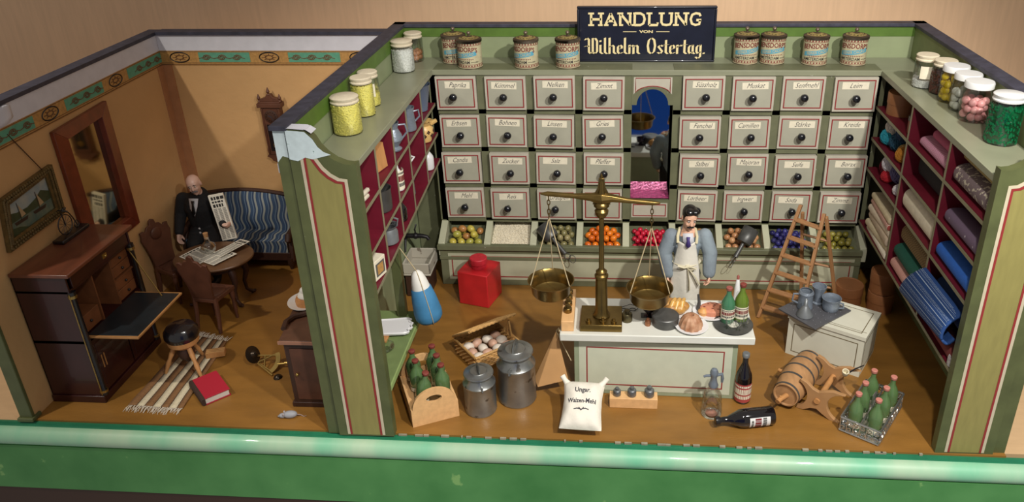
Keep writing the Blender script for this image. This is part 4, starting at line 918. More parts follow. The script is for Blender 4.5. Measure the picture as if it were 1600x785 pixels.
# glass jars
M['lid_cream'] = mat('lid_cream', (216, 204, 178), 0.7, var=0.06, scale=20, bump=0.2); M['lid_white'] = mat('lid_white', (222, 222, 220), 0.4)
M['bead_yellow'] = mat('bead_yellow', (238, 228, 128), 0.5); M['bead_white'] = mat('bead_white', (226, 226, 222), 0.5); M['nut'] = mat('nut_brown', (176, 122, 84), 0.5, var=0.2, scale=20)
def grains(mb, R, h, r, n, seed):
    q = random.Random(seed)
    mb.lathe([(0, 0.012), (R*0.93, 0.012), (R*0.93, h), (0, h)], 24)
    for i in range(n):
        if i < n*0.86: a = q.uniform(0, 2*pi); z = q.uniform(0.015, h); p = (R*0.93*cos(a), R*0.93*sin(a), z)
        else: a = q.uniform(0, 2*pi); k = R*0.9*math.sqrt(q.random()); p = (k*cos(a), k*sin(a), h)
        mb.sphere(p, r, 6, 4)
def jar(label, loc, R, H, lidm, fillh=0, fillm=None, n=0, gr=0.008, card=None, group='sweet jars on the side ledges', sx=1.0, cloth=True):
    t = thing('sweet_jar', label, 'jar', loc, 0, group)
    b = MB(); b.lathe([(0, 0.004), (R*0.96, 0.0), (R, 0.015), (R, H-0.10), (R*0.88, H-0.07), (R*0.88, H-0.03)], 28, 0, cap=False); b.build('glass_body', M['glass'], t)
    b = MB()
    if cloth: b.lathe([(R*0.96, H-0.075), (R*0.99, H-0.06), (R*0.90, H-0.045), (R*0.95, H-0.03), (R*0.98, H-0.01), (R*0.90, H), (0, H+0.004)], 28)
    else: b.lathe([(R*0.97, H-0.07), (R*0.98, H-0.015), (R*0.93, H), (0, H+0.002)], 28)
    b.build('lid', lidm, t)
    if fillm:
        b = MB(); grains(b, R, fillh, gr, n, int(R*1e4+H*100+n)); f = b.build('filling', fillm, t); f['kind'] = 'stuff'
    if card:
        b = MB(); a0 = card
        for i in range(6): pass
        pts = [(R+0.003)]
        b.add([((R+0.003)*sin(rad(a0+d)), -(R+0.003)*cos(rad(a0+d)), z) for z in (0.13, 0.29) for d in range(-32, 33, 8)], [(i, i+1, 10+i, 9+i) for i in range(8)])
        b.build('paper_label', M['card'], t, recalc=False)
    return t
ZL = 3.312
jar('jar of yellow sugar pearls nearest the white chipped corner of the left ledge', (-3.50, -2.62, ZL), 0.16, 0.43, M['lid_cream'], 0.345, M['bead_yellow'], 900, 0.009)
jar('slim jar of yellow sugar pearls, second from the front on the left ledge', (-3.50, -2.00, ZL), 0.13, 0.47, M['lid_cream'], 0.37, M['bead_yellow'], 700, 0.009)
jar('jar with a blank label and a little yellow filling, behind the slim yellow jar', (-3.54, -1.62, ZL), 0.125, 0.43, M['lid_cream'], 0.16, M['bead_yellow'], 300, 0.009, card=20)
jar('jar of tiny white sugar pearls with a cream lid on the left ledge', (-3.52, -0.06, ZL), 0.155, 0.44, M['lid_cream'], 0.31, M['bead_white'], 800, 0.009)
jar('jar of brown nuts with a label, in the back left corner of the ledge', (-3.50, 0.50, ZL), 0.135, 0.42, M['lid_cream'], card=-30)
def balls(name, label, cen, R, h, r, m, group, seed, ico=None):
    q = random.Random(seed); made = []; root = None; z = r+0.012; first = None
    while z < h:
        rows = [(0, 0)] if R-r < r*0.9 else [((R-r*1.05)*cos(a), (R-r*1.05)*sin(a)) for a in [2*pi*i/int(pi*(R-r)/r*0.98)+q.random() for i in range(int(pi*(R-r)/r*0.98))]]+[(0, 0)]
        for x, y in rows:
            p = (cen[0]+x+q.uniform(-.003, .003), cen[1]+y, cen[2]+z+q.uniform(-.004, .004))
            if first is None:
                b = MB(); b.sphere((0, 0, 0), r, 14, 10); first = b.build(name, m); tag(first, label, name.split('_')[-1] if name != 'sweet_ball' else 'sweet', group); first.location = p
            else:
                c_ = first.copy(); COL.objects.link(c_); c_.location = p; c_.rotation_euler = (q.random(), q.random(), q.random())
        z += r*1.75
balls('nut', 'round brown nut inside the labelled jar in the back left corner', (-3.50, 0.50, ZL), 0.125, 0.19, 0.042, M['nut'], 'nuts in the corner jar', 3)
jr = [((3.42, -0.76), 0.14, 0.42, 'lid_cream', 0.10, 'bead_white', 300, 0.009, -12, 'jar with a large white label, rearmost on the right ledge'),
      ((3.55, -1.03), 0.14, 0.42, 'lid_cream', 0.27, 'nut', 260, 0.018, None, 'jar of dark brown beans, second from the back on the right ledge'),
      ((3.55, -1.36), 0.155, 0.44, 'lid_white', 0, None, 0, 0, None, 'jar of yellow sweets with a white lid on the right ledge'),
      ((3.56, -1.70), 0.155, 0.44, 'lid_white', 0, None, 0, 0, None, 'jar of white sweets with a white lid on the right ledge'),
      ((3.54, -2.06), 0.16, 0.45, 'lid_white', 0, None, 0, 0, None, 'jar of pink sweets with a white lid on the right ledge'),
      ((3.54, -2.78), 0.16, 0.53, 'lid_white', 0.41, None, 0, 0, None, 'tall jar of green glass beads, frontmost on the right ledge')]
M['bean'] = mat('bean_dark', (84, 50, 40), 0.45, var=0.2, scale=20)
M['bead_green'] = mat('bead_green', (6, 88, 52), 0.15, var=0.25, scale=30, coat=0.6)
for (x, y), R, H, lm, fh, fm, n_, gr, cd_, lb in jr:
    if 'beans' in lb: fm = 'bean'
    if 'green glass' in lb: fm, n_, gr = 'bead_green', 420, 0.018
    jar(lb, (x, y, ZL), R, H, M[lm], fh, M[fm] if fm else None, n_, gr, cd_, cloth=('cream' in lm or 'green' in lb))
balls('sweet_ball', 'round yellow sweet inside the glass jar on the right ledge', (3.55, -1.36, ZL), 0.148, 0.30, 0.045, mat('sweet_yellow', (226, 196, 30), 0.35), 'yellow sweets in their jar', 5)
balls('sweet_ball', 'round white sweet inside the glass jar on the right ledge', (3.56, -1.70, ZL), 0.148, 0.26, 0.045, mat('sweet_white', (222, 222, 210), 0.35), 'white sweets in their jar', 6)
balls('sweet_ball', 'round pink sweet inside the glass jar on the right ledge', (3.54, -2.06, ZL), 0.152, 0.27, 0.046, mat('sweet_pink', (226, 160, 160), 0.35), 'pink sweets in their jar', 7)

# ================================================================ bins
def fill_bin(k, name, label, cols, r, cat, group, zsc=1.0, seed=0):
    q = random.Random(seed); cx = (k-4)*P7; first = {}; pitch = 2.04*r*(1+(zsc-1)*0.5); rp_ = pitch*0.88
    fl_ = lambda y: 0.597+(y+0.34)*0.3254
    pts = []; rows = int((0.47-r)/rp_)
    for j in range(rows):
        n = int((0.575-2*r)/pitch)+1-(j % 2)
        for i in range(n): pts.append((cx-(n-1)*pitch/2+i*pitch, -0.325+r*1.1+j*rp_, fl_(-0.325+r*1.1+j*rp_)+r*1.1))
        if j < rows-1:
            for i in range(n-1):
                if q.random() < 0.8: y = -0.325+r*1.1+j*rp_+pitch*0.30; pts.append((cx-(n-1)*pitch/2+(i+0.5)*pitch, y, fl_(y)+r*2.78))
    for x, y, z in pts:
        m = cols[q.randrange(len(cols))]; key = m.name
        p = (x+q.uniform(-.03, .03)*r, y+q.uniform(-.03, .03)*r, z)
        if key not in first:
            b = MB(); b.sphere((0, 0, 0), (r*0.97, r*0.97, r*zsc*0.97), 12, 8)
            o = b.build(name, m); tag(o, label, cat, group); first[key] = o
        else:
            o = first[key].copy(); COL.objects.link(o)
        o.location = p; o.rotation_euler = (q.uniform(0, 3), q.uniform(0, 3), q.uniform(0, 3))
mm = lambda n, c_, **k: mat(n, c_, 0.3, coat=0.3, **k)
fill_bin(0, 'pear', 'little yellow-green pear in the bin at the left end of the cabinet', [mm('pear_green', (166, 160, 70)), mm('pear_yellow', (192, 176, 76)), mm('pear_red', (176, 124, 70))], 0.058, 'fruit', 'pears in the left bin', 1.2, 1)
rice = MB()
cx = -3*P7; rice.sheet(lambda u, v: (cx-0.298+0.596*u, -0.322+0.58*v, 0.64+0.20*v+0.02*sin(7*u)*sin(5*v)), 20, 20); q = random.Random(9)
for i in range(900): u, v = q.random(), q.random(); rice.sphere((cx-0.29+0.58*u, -0.325+0.55*v, 0.645+0.19*v+0.02*sin(7*u)*sin(5*v)), (0.016, 0.009, 0.009), 6, 4)
o = rice.build('rice', mat('rice_white', (222, 212, 188), 0.5, var=0.08, scale=40)); tag(o, 'heap of white rice grains in the second bin from the left', 'rice', None, 'stuff')
fill_bin(2, 'nut', 'greenish brown nut in the third bin from the left, under the dark scoop', [mm('nut_green', (128, 120, 78)), mm('nut_pale', (150, 138, 96))], 0.050, 'nut', 'nuts in the third bin', 1.15, 2)
fill_bin(3, 'orange_bean', 'shiny orange bean in the bin behind the brass scales', [mm('orange_a', (226, 122, 28)), mm('orange_b', (208, 98, 22))], 0.050, 'bean', 'orange beans', 1.15, 3)
fill_bin(4, 'red_berry', 'small shiny red berry in the bin below the mirror niche', [mm('berry_a', (196, 30, 56)), mm('berry_b', (172, 22, 48))], 0.042, 'berry', 'red berries', 1.0, 4)
fill_bin(5, 'red_berry', 'brown bean in the bin behind the shopkeeper', [mm('bean_tan', (160, 120, 80))], 0.06, 'bean', 'beans behind the shopkeeper', 1.0, 5)
fill_bin(6, 'hazelnut', 'pale brown hazelnut in the bin under the grey metal scoop', [mm('hazel_a', (196, 146, 102)), mm('hazel_b', (178, 126, 84))], 0.050, 'nut', 'hazelnuts', 1.1, 6)
fill_bin(7, 'blue_berry', 'dark blue berry in the second bin from the right end', [mm('blue_a', (58, 56, 120)), mm('blue_b', (80, 78, 140))], 0.043, 'berry', 'blue berries', 1.0, 7)
fill_bin(8, 'olive', 'olive-green olive in the bin at the right end of the cabinet', [mm('olive_a', (126, 118, 44)), mm('olive_b', (142, 132, 60))], 0.045, 'olive', 'olives', 1.15, 8)
M['zinc'] = mat('zinc_grey', (128, 132, 134), 0.42, metal=0.4, var=0.15, scale=8); M['zinc_dark'] = mat('zinc_dark', (86, 86, 84), 0.42, metal=0.4, var=0.2, scale=8)
def scoop(label, a, c_, m):    # a = centre of the bowl, c_ = end of the handle
    A_, B_ = Vector(a), Vector(c_); d = (B_-A_).normalized(); t = thing('metal_scoop', label, 'scoop', tuple(A_), 0, 'scoops hanging over the bins')
    xf = d.to_track_quat('Z', 'Y').to_matrix().to_4x4() @ RZ(-100)
    b = MB(); R = 0.115; b.lathe([(R, -0.14), (R, 0.06), (R*0.9, 0.10), (0.0, 0.115)], 18, 0, xf, 20, 320, cap=False); b.build('bowl', m, t, solid=0.008)
    b = MB(); L = (B_-A_).length; b.tube([(0, 0, 0.09), (0, 0, L)], [0.028, 0.034], 10, 0, xf); b.build('handle', m, t)
    b = MB(); b.tube([(0.05*sin(2*pi*i/16), 0, L+0.05-0.05*cos(2*pi*i/16)) for i in range(16)], 0.007, 5, 0, xf, closed=True); b.tube([(0.06*sin(2*pi*i/16)-0.03, 0.01, L+0.13-0.06*cos(2*pi*i/16)) for i in range(16)], 0.005, 5, 0, xf, closed=True); b.build('wire_ring', m, t)
scoop('dark metal scoop lying across the third bin, wire loop hanging over the lip', (-1.52, -0.30, 0.88), (-1.25, -0.49, 0.63), M['zinc_dark'])
scoop('grey metal scoop in the bin right of the shopkeeper, handle hanging over the lip', (1.44, -0.32, 0.87), (1.27, -0.49, 0.62), M['zinc_dark'])
# ================================================================ left shelf contents
M['pewter'] = mat('pewter', (130, 140, 152), 0.38, metal=0.35, var=0.12, scale=12, bump=0.2, bscale=40)
M['enamel_blue'] = mat('enamel_blue', (92, 104, 124), 0.3, coat=0.3)
M['candle'] = mat('candle_wax', (226, 216, 196), 0.5)
def vessel(name, label, cat, loc, prof, m, rz=0, handle=None, spout=None, group=None, seg=24, inner=True):
    t = thing(name, label, cat, loc, rz, group)
    b = MB(); pr = list(prof)
    if inner: pr = pr+[(max(0.001, r-0.008), z) for r, z in reversed(prof[1:])]+[(0, prof[1][1]+0.006)]
    b.lathe([(0, prof[0][1])]+pr, seg, 0, None, cap=False)
    if spout: b.tube(spout[0], spout[1], 8)
    b.build('vessel_body', m, t)
    if handle: b = MB(); b.tube(handle, 0.013, 8); b.build('handle', m, t)
    return t
def sh(y, row): return (2.81-0.09*(-0.03-y)/3.69, 2.36-0.17*(-0.03-y)/3.69, 1.95-0.25*(-0.03-y)/3.69)[row]+0.03
vessel('bucket', 'blue-grey enamel bucket in the rearmost top pigeonhole of the left shelves', 'bucket', (-3.27, -0.36, sh(-.36, 0)), [(0.11, 0), (0.11, 0.02), (0.165, 0.36), (0.175, 0.37)], M['enamel_blue'])
vessel('pewter_mug', 'plain grey pewter mug, second from the back on the top left shelf', 'mug', (-3.24, -1.13, sh(-1.13, 0)), [(0.10, 0), (0.105, 0.02), (0.085, 0.25), (0.10, 0.31)], M['pewter'], 30, [(0.08, 0, 0.24), (0.15, 0, 0.25), (0.16, 0, 0.16), (0.09, 0, 0.10)])
vessel('pewter_jug', 'tall ornate blue-grey pewter jug in the third pigeonhole of the top left shelf', 'jug', (-3.25, -1.83, sh(-1.83, 0)), [(0.09, 0), (0.10, 0.02), (0.06, 0.05), (0.12, 0.14), (0.11, 0.20), (0.07, 0.28), (0.09, 0.36)], M['pewter'], 20, [(0.07, 0, 0.32), (0.16, 0, 0.32), (0.18, 0, 0.22), (0.11, 0, 0.14)], ([(-0.07, 0, 0.31), (-0.13, 0, 0.37)], [0.03, 0.02]))
o = MB(); o.prism([(-0.13, 0), (0.13, 0), (0.13, 0.30), (0.05, 0.34), (0.03, 0.40), (-0.03, 0.40), (-0.05, 0.34), (-0.13, 0.30)], -0.012, 0.012, 'x'); wb = o.build('wooden_board', M['beech'], bevel=0.004); wb.location = (-3.24, -2.44, sh(-2.44, 0)); wb.rotation_euler = (0, rad(-6), rad(-14)); tag(wb, 'light wooden cutting board leaning in the top pigeonhole beside the candles', 'board')
for i in range(6):
    r_, c_ = divmod(i, 3); b = MB(); b.lathe([(0, 0), (0.028, 0), (0.028, 0.34), (0.012, 0.365), (0.004, 0.37), (0.003, 0.39), (0, 0.39)], 12, 0, RX(-90) @ RZ(0))
    o = b.build('candle', M['candle']); o.location = (-3.22-0.06*c_, -3.52+0.03*(i % 2), sh(-3.4, 0)+0.036+0.056*r_); o.rotation_euler = (rad(-1.2), 0, rad(-5+3*c_)); tag(o, 'white candle in the bundle lying in the front pigeonhole of the top left shelf', 'candle', 'candles on the left shelf')
t = vessel('painted_jug', 'cream pottery jug painted with dark flowers, on the second left shelf by the cabinet', 'jug', (-3.24, -0.38, sh(-.38, 1)), [(0.09, 0), (0.10, 0.015), (0.10, 0.04), (0.14, 0.13), (0.13, 0.20), (0.10, 0.24), (0.14, 0.30)], mat('pottery_cream', (222, 184, 116), 0.4, coat=0.3), 0, [(-0.11, 0, 0.27), (-0.2, 0, 0.24), (-0.19, 0, 0.12), (-0.13, 0, 0.10)], ([(0.11, 0, 0.27), (0.19, 0, 0.31)], [0.04, 0.028]))
b = MB(); q = random.Random(2)
for i in range(7):
    a = rad(-120+i*24); z = 0.11+0.05*(i % 2)
    for k in range(5): b.sphere((0.141*cos(a)+0.0*k, 0.141*sin(a), z), (0.006, 0.006, 0.006), 6, 4) if k == 0 else b.sphere(((0.137)*cos(a+0.12*cos(k*1.57)), 0.137*sin(a+0.12*cos(k*1.57)), z+0.018*sin(k*1.57)), 0.012, 6, 4)
b.build('painted_flowers', mat('flower_dark', (70, 44, 36), 0.5), t)
vessel('small_cup', 'little white cup with a handle in the second pigeonhole of the second left shelf', 'cup', (-3.30, -1.2, sh(-1.2, 1)), [(0.05, 0), (0.06, 0.01), (0.075, 0.13)], M['china'], 40, [(0.07, 0, 0.11), (0.12, 0, 0.09), (0.06, 0, 0.03)])
def bottle(name, label, loc, R, H, m, capm, lab=None, group=None, rz=0, rot=None, lz=(0.12, 0.38), neck=0.30, labm=None, marks=0, la=(-70, 70), base=None):
    t = thing(name, label, 'bottle', loc, rz, group, rot)
    b = MB(); b.lathe([(0, 0.004), (R*0.92, 0), (R, 0.02), (R, H*0.50), (R*0.92, H*0.58), (R*0.60, H*0.70), (R*0.36, H*0.79), (R*0.32, H*0.93), (R*0.40, H*0.935), (R*0.40, H*0.965)], 22, 0, cap=False); b.build('glass_body', m, t)
    b = MB(); b.lathe([(R*0.43, H*0.92), (R*0.46, H*0.93), (R*0.46, H*0.99), (R*0.40, H), (0, H)], 16); b.build('cap', capm, t)
    if lab:
        b = MB(); a0, a1 = la; n = 14; f = lambda a, z, d=0.002: ((R+d)*sin(rad(a)), -(R+d)*cos(rad(a)), z)
        z0, z1 = H*lz[0], H*lz[1]
        b.add([f(a0+(a1-a0)*i/n, z) for z in (z0, z1) for i in range(n+1)], [(i, i+1, n+2+i, n+1+i) for i in range(n)], 0)
        if marks:
            q = random.Random(marks); zz = z0+(z1-z0)*0.18
            for hgt, mi in ((0.18, 1), (0.30, 2), (0.10, 1)):
                a = a0+12
                while a < a1-14:
                    w_ = q.uniform(5, 14); b.add([f(a, zz, .004), f(a+w_, zz, .004), f(a+w_, zz+(z1-z0)*hgt, .004), f(a, zz+(z1-z0)*hgt, .004)], [(0, 1, 2, 3)], mi); a += w_+3
                zz += (z1-z0)*(hgt+0.08)
        b.build('paper_label', labm or [M['card'], M['print'], M['tin_red']], t, recalc=False)
    return t
M['white_cap'] = M['china']
M['bottle_green'] = mat('bottle_green', (86, 114, 70), 0.10, coat=0.5, spec=0.6); M['bottle_dark'] = mat('bottle_dark', (20, 16, 18), 0.07, coat=0.7)
M['bottle_teal'] = mat('bottle_teal', (66, 116, 84), 0.12, coat=0.5); M['cap_red'] = mat('cap_red', (150, 84, 74), 0.6); M['seal_red'] = mat('seal_red', (126, 56, 46), 0.6)
bottle('patterned_bottle', 'slim bottle with a patterned paper wrapper in the third pigeonhole of the second left shelf', (-3.23, -1.92, sh(-1.92, 1)), 0.085, 0.36, M['china'], M['cork'], True, lz=(0.05, 0.75), marks=4, la=(-150, 150))
vessel('dark_pot', 'dark grey-green metal pot in the fourth pigeonhole of the second left shelf', 'pot', (-3.30, -2.46, sh(-2.46, 1)), [(0.13, 0), (0.14, 0.02), (0.14, 0.26), (0.15, 0.28)], M['zinc_dark'])
bottle('white_bottle', 'plain white bottle at the rear of the lowest left shelf beside the drawers', (-3.22, -0.40, sh(-.40, 2)), 0.085, 0.34, M['china'], M['china'])
vessel('grey_beaker', 'small grey beaker in the second pigeonhole of the lowest left shelf', 'beaker', (-3.30, -1.2, sh(-1.2, 2)), [(0.07, 0), (0.08, 0.02), (0.07, 0.2), (0.085, 0.22)], M['zinc'])
bottle('dark_bottle', 'short dark bottle in the third pigeonhole of the lowest left shelf', (-3.24, -1.88, sh(-1.88, 2)), 0.075, 0.30, M['bottle_dark'], M['cork'])
vessel('wire_pot', 'little metal pot with a pouring lip in the fourth pigeonhole of the lowest left shelf', 'pot', (-3.26, -2.44, sh(-2.44, 2)), [(0.10, 0), (0.12, 0.02), (0.12, 0.15), (0.10, 0.20), (0.13, 0.24)], M['zinc'], 0, [(0.11, 0.02, 0.22), (0.14, 0.0, 0.32), (0.0, 0.0, 0.38), (-0.12, 0, 0.23)])
cb = thing('picture_box', 'small cream box with a printed picture in the front pigeonhole of the lowest left shelf', 'box', (-3.22, -3.17, sh(-3.17, 2)), -14)
b = MB(); b.box(-0.07, 0.07, -0.12, 0.12, 0, 0.24); b.build('carton', M['card'], cb, bevel=0.005)
b = MB(); b.box(0.07, 0.073, -0.09, 0.09, 0.04, 0.20, 0); b.box(0.073, 0.075, -0.06, 0.06, 0.06, 0.18, 1); b.build('print', [M['print'], M['frieze_gold']], cb, smooth=0)
o = MB(); o.sphere((0, 0, 0.055), (0.06, 0.06, 0.055), 16, 10); og = o.build('orange_fruit', mat('fruit_orange', (190, 90, 40), 0.5)); og.location = (-3.30, -3.35, sh(-3.35, 1)); tag(og, 'small orange fruit in the front pigeonhole of the second left shelf', 'fruit')

# ================================================================ under the left shelves: counter, post, tap, sink, sugarloaf
M['light_green'] = mat('counter_light_green', (150, 172, 108), 0.5, var=0.08); M['counter_top_green'] = mat('counter_top_green', (116, 134, 84), 0.45, var=0.1)
lc = thing('low_counter', 'low green counter under the left shelves, holding the white tray', 'counter', (-3.35, -2.9, 0))
o = T(3.35, 2.9, 0); b = MB(); b.box(-3.66, -3.40, -3.70, -2.2, 0, 0.56, 0, o); b.build('cabinet_body', M['green_dark'], lc)
b = MB(); b.box(-3.67, -3.05, -3.71, -2.12, 0.56, 0.62, 0, o); b.box(-3.052, -3.035, -3.71, -2.12, 0.555, 0.622, 1, o); b.build('counter_top', [M['counter_top_green'], M['light_green']], lc, smooth=0)
b = MB(); b.box(-3.34, -3.22, -2.26, -2.16, 0.621, 1.80); struct(b.build('pillar', M['green_dark'], bevel=0.006))
ob = MB(); ob.box(-0.17, 0.10, -0.24, 0.14, 0, 0.035); wb2 = ob.build('bread_board', M['beech'], bevel=0.006); wb2.location = (-3.42, -2.62, 0.622); tag(wb2, 'plain wooden board under the white tray on the low green counter', 'board')
tr = thing('white_tray', 'white tray with a scalloped end lying on the low green counter', 'tray', (-3.26, -2.58, 0.66))
ol = [(-0.24, -0.16), (0.12, -0.17), (0.17, -0.14), (0.15, -0.09), (0.20, -0.05), (0.18, 0.0), (0.20, 0.05), (0.15, 0.09), (0.17, 0.14), (0.12, 0.17), (-0.24, 0.16)]
b = MB(); b.prism(ol, 0, 0.02, 'z'); b.prism([(x*0.86, y*0.86) for x, y in ol], 0.02, 0.028, 'z'); b.tube([(x, y, 0.028) for x, y in ol], 0.014, 8, closed=True); b.build('tray_body', M['china'], tr, bevel=0.004); tr.rotation_euler = (0, 0, rad(8))
gb = thing('glass_dish', 'small clear glass dish on the low green counter behind the left pillar', 'dish', (-3.30, -3.0, 0.621)); b = MB(); b.lathe([(0, 0), (0.08, 0), (0.12, 0.04), (0.12, 0.07)], 20, cap=False); b.build('dish', M['glass'], gb)
M['iron'] = mat('cast_iron', (34, 32, 34), 0.45, metal=0.5)
tp = thing('water_tap', 'black iron water tap on the green wall above the little sink', 'tap', (-3.68, -0.42, 0.86))
b = MB(); b.lathe([(0.075, 0), (0.075, 0.02), (0.03, 0.03)], 16, 0, RY(90)); b.build('wall_plate', M['iron'], tp)
b = MB(); b.tube([(0.0, 0, 0), (0.16, 0, 0), (0.26, 0, 0.0), (0.33, 0, -0.015), (0.36, 0, -0.06)], [.035, .04, .034, .03, .028], 12); b.sphere((0.16, 0, 0.0), 0.05, 12, 8); b.build('spout', M['iron'], tp)
b = MB(); b.tube([(0.16, 0, 0.04), (0.16, 0, 0.10)], 0.012, 8); b.tube([(0.16, -0.03, 0.11), (0.165, 0.02, 0.14), (0.17, 0.05, 0.17)], [0.012, 0.012, 0.015], 8); b.build('lever', M['iron'], tp)
b = MB(); b.tube([(0.01, -0.02, -0.02), (0.02, -0.10, -0.10), (0.02, -0.15, -0.20)], [0.02, 0.018, 0.014], 8); b.build('pipe', M['iron'], tp)
sk = thing('sink', 'small grey-white sink on a brown base below the black tap', 'sink', (-3.46, -0.52, 0))
b = MB(); b.box(-0.19, 0.17, -0.24, 0.22, 0.0, 0.36); b.build('base', M['walnut'], sk, bevel=0.01)
b = MB(); x0, x1, y0, y1 = -0.21, 0.21, -0.27, 0.25
b.box(x0, x1, y0, y1, 0.37, 0.41); b.box(x0, x1, y0, y0+0.03, 0.41, 0.58); b.box(x0, x1, y1-0.03, y1, 0.41, 0.58); b.box(x0, x0+0.03, y0, y1, 0.41, 0.58); b.box(x1-0.03, x1, y0, y1, 0.41, 0.58)
b.build('basin', mat('sink_grey', (176, 170, 156), 0.35, wear=(120, 110, 96), wscale=6, wthr=0.6), sk, bevel=0.012)
sl = thing('sugarloaf', 'white sugarloaf wrapped in blue paper, hanging by a string from the left shelves', 'sugarloaf', (-2.97, -2.44, 1.43), 0, rot=(0, rad(-9), 0))
b = MB(); b.lathe([(0, 0.0), (0.035, -0.01), (0.07, -0.05), (0.10, -0.15), (0.118, -0.26), (0.12, -0.28)], 24); b.build('sugar_tip', mat('sugar_white', (232, 230, 222), 0.7), sl)
b = MB(); b.lathe([(0.112, -0.24), (0.128, -0.255), (0.158, -0.42), (0.178, -0.60), (0.172, -0.68), (0.14, -0.73), (0.08, -0.755), (0, -0.76)], 24); b.build('blue_paper', mat('loaf_blue', (64, 128, 172), 0.7, var=0.1, scale=8), sl)
b = MB(); b.tube([(-0.14, 0.02, 0.355), (-0.10, 0.02, 0.25), (0, 0, 0.0)], 0.006, 6)
for a in (-60, 120): b.tube([(r*cos(rad(a)), r*sin(rad(a)), z) for r, z in ((0, 0.005), (0.05, -0.02), (0.08, -0.05), (0.131, -0.255), (0.162, -0.42), (0.182, -0.60), (0.176, -0.69), (0.14, -0.74), (0.08, -0.765), (0, -0.77))], 0.005, 5)
b.build('string', mat('string', (186, 168, 130), 0.8), sl)
b = MB(); b.tube([(-0.20, 0.02, 0.31), (-0.15, 0.02, 0.335), (-0.135, 0.02, 0.36)], 0.01, 6); b.build('hook', M['iron'], sl)

# ================================================================ things on the shop floor, left half
M['can_red'] = mat('canister_red', (196, 34, 40), 0.45, var=0.1, scale=5, coat=0.2)
rc = thing('red_canister', 'square bright red canister with a round screw cap on the floor', 'canister', (-2.52, -0.76, 0), -16)
b = MB(); b.box(-0.24, 0.24, -0.24, 0.24, 0, 0.54); b.build('can_body', M['can_red'], rc, bevel=0.012)
b = MB(); b.lathe([(0.115, 0.54), (0.115, 0.60), (0.125, 0.605), (0.13, 0.61), (0.13, 0.69), (0.12, 0.70), (0, 0.70)], 28); b.build('screw_cap', mat('cap_crimson', (188, 36, 50), 0.5, var=0.15, scale=20), rc, bevel=0.003)

M['crate_wood'] = mat('crate_wood', (222, 176, 122), 0.5, var=0.1, scale=5, stretch=(3, 0.6, 3))
bc = thing('bottle_crate', 'light wooden bottle carrier with arched ends, by the left pillar', 'crate', (-2.76, -3.20, 0), 25)
b = MB(); W_, L_ = 0.28, 0.36
b.box(-W_, W_, -L_, L_, 0, 0.03); b.box(-W_, -W_+0.03, -L_, L_, 0.03, 0.24); b.box(W_-0.03, W_, -L_, L_, 0.03, 0.24); b.build('box_body', M['crate_wood'], bc, bevel=0.004)
def endplate(y):
    n = 20; outer = [(-W_, 0)]+[(-W_, 0.24)]+[(-W_*0.93*cos(pi*i/n), 0.24+0.25*sin(pi*i/n)) for i in range(n+1)]+[(W_, 0.24), (W_, 0)]
    b = MB(); hole = [(0.095*cos(2*pi*i/20), 0.345+0.05*sin(2*pi*i/20)) for i in range(20)]
    bm = bmesh.new()
    def ring(pts): return [bm.edges.new((vs[i], vs[(i+1) % len(vs)])) for vs in [[bm.verts.new((x, 0, z)) for x, z in pts]] for i in range(len(vs))]
    e = ring(outer)+ring(hole); bmesh.ops.triangle_fill(bm, use_beauty=True, edges=e)
    bmesh.ops.solidify(bm, geom=bm.faces[:], thickness=0.03)
    me = bpy.data.meshes.new('end_board'); bm.to_mesh(me); bm.free(); me.materials.append(M['crate_wood'])
    ob = bpy.data.objects.new('end_board', me); COL.objects.link(ob); ob.parent = bc; ob.location = (0, y, 0)
endplate(-L_-0.002); endplate(L_+0.002)
b = MB(); b.box(-W_+0.03, W_-0.03, -L_, L_, 0.195, 0.215); b.build('inner_shelf', M['crate_wood'], bc)
ca, sa = cos(rad(25)), sin(rad(25)); places = [('rear left', -.11, .24, 0), ('middle left', -.11, .03, 0), ('front left, tilted', -.11, -.20, 1), ('rear right', .14, .25, 0), ('middle right', .15, .04, 0), ('front right', .155, -.17, 0)]
b0 = None
for nm, x, y, tl in places:
    loc = (-2.76+ca*x-sa*y, -3.20+sa*x+ca*y, 0.217); lb = 'green corked bottle standing %s in the wooden bottle carrier' % nm
    rt_ = (rad(2), rad(11), 0) if tl else (0, 0, rad(random.uniform(-20, 20)))
    if b0 is None: b0 = bottle('green_bottle', lb, loc, 0.09, 0.43, M['bottle_green'], M['seal_red'], True, 'bottles in the wooden carrier', rot=rt_, lz=(0.04, 0.17))
    else: dup(b0, loc, None, lb, rot=rt_)

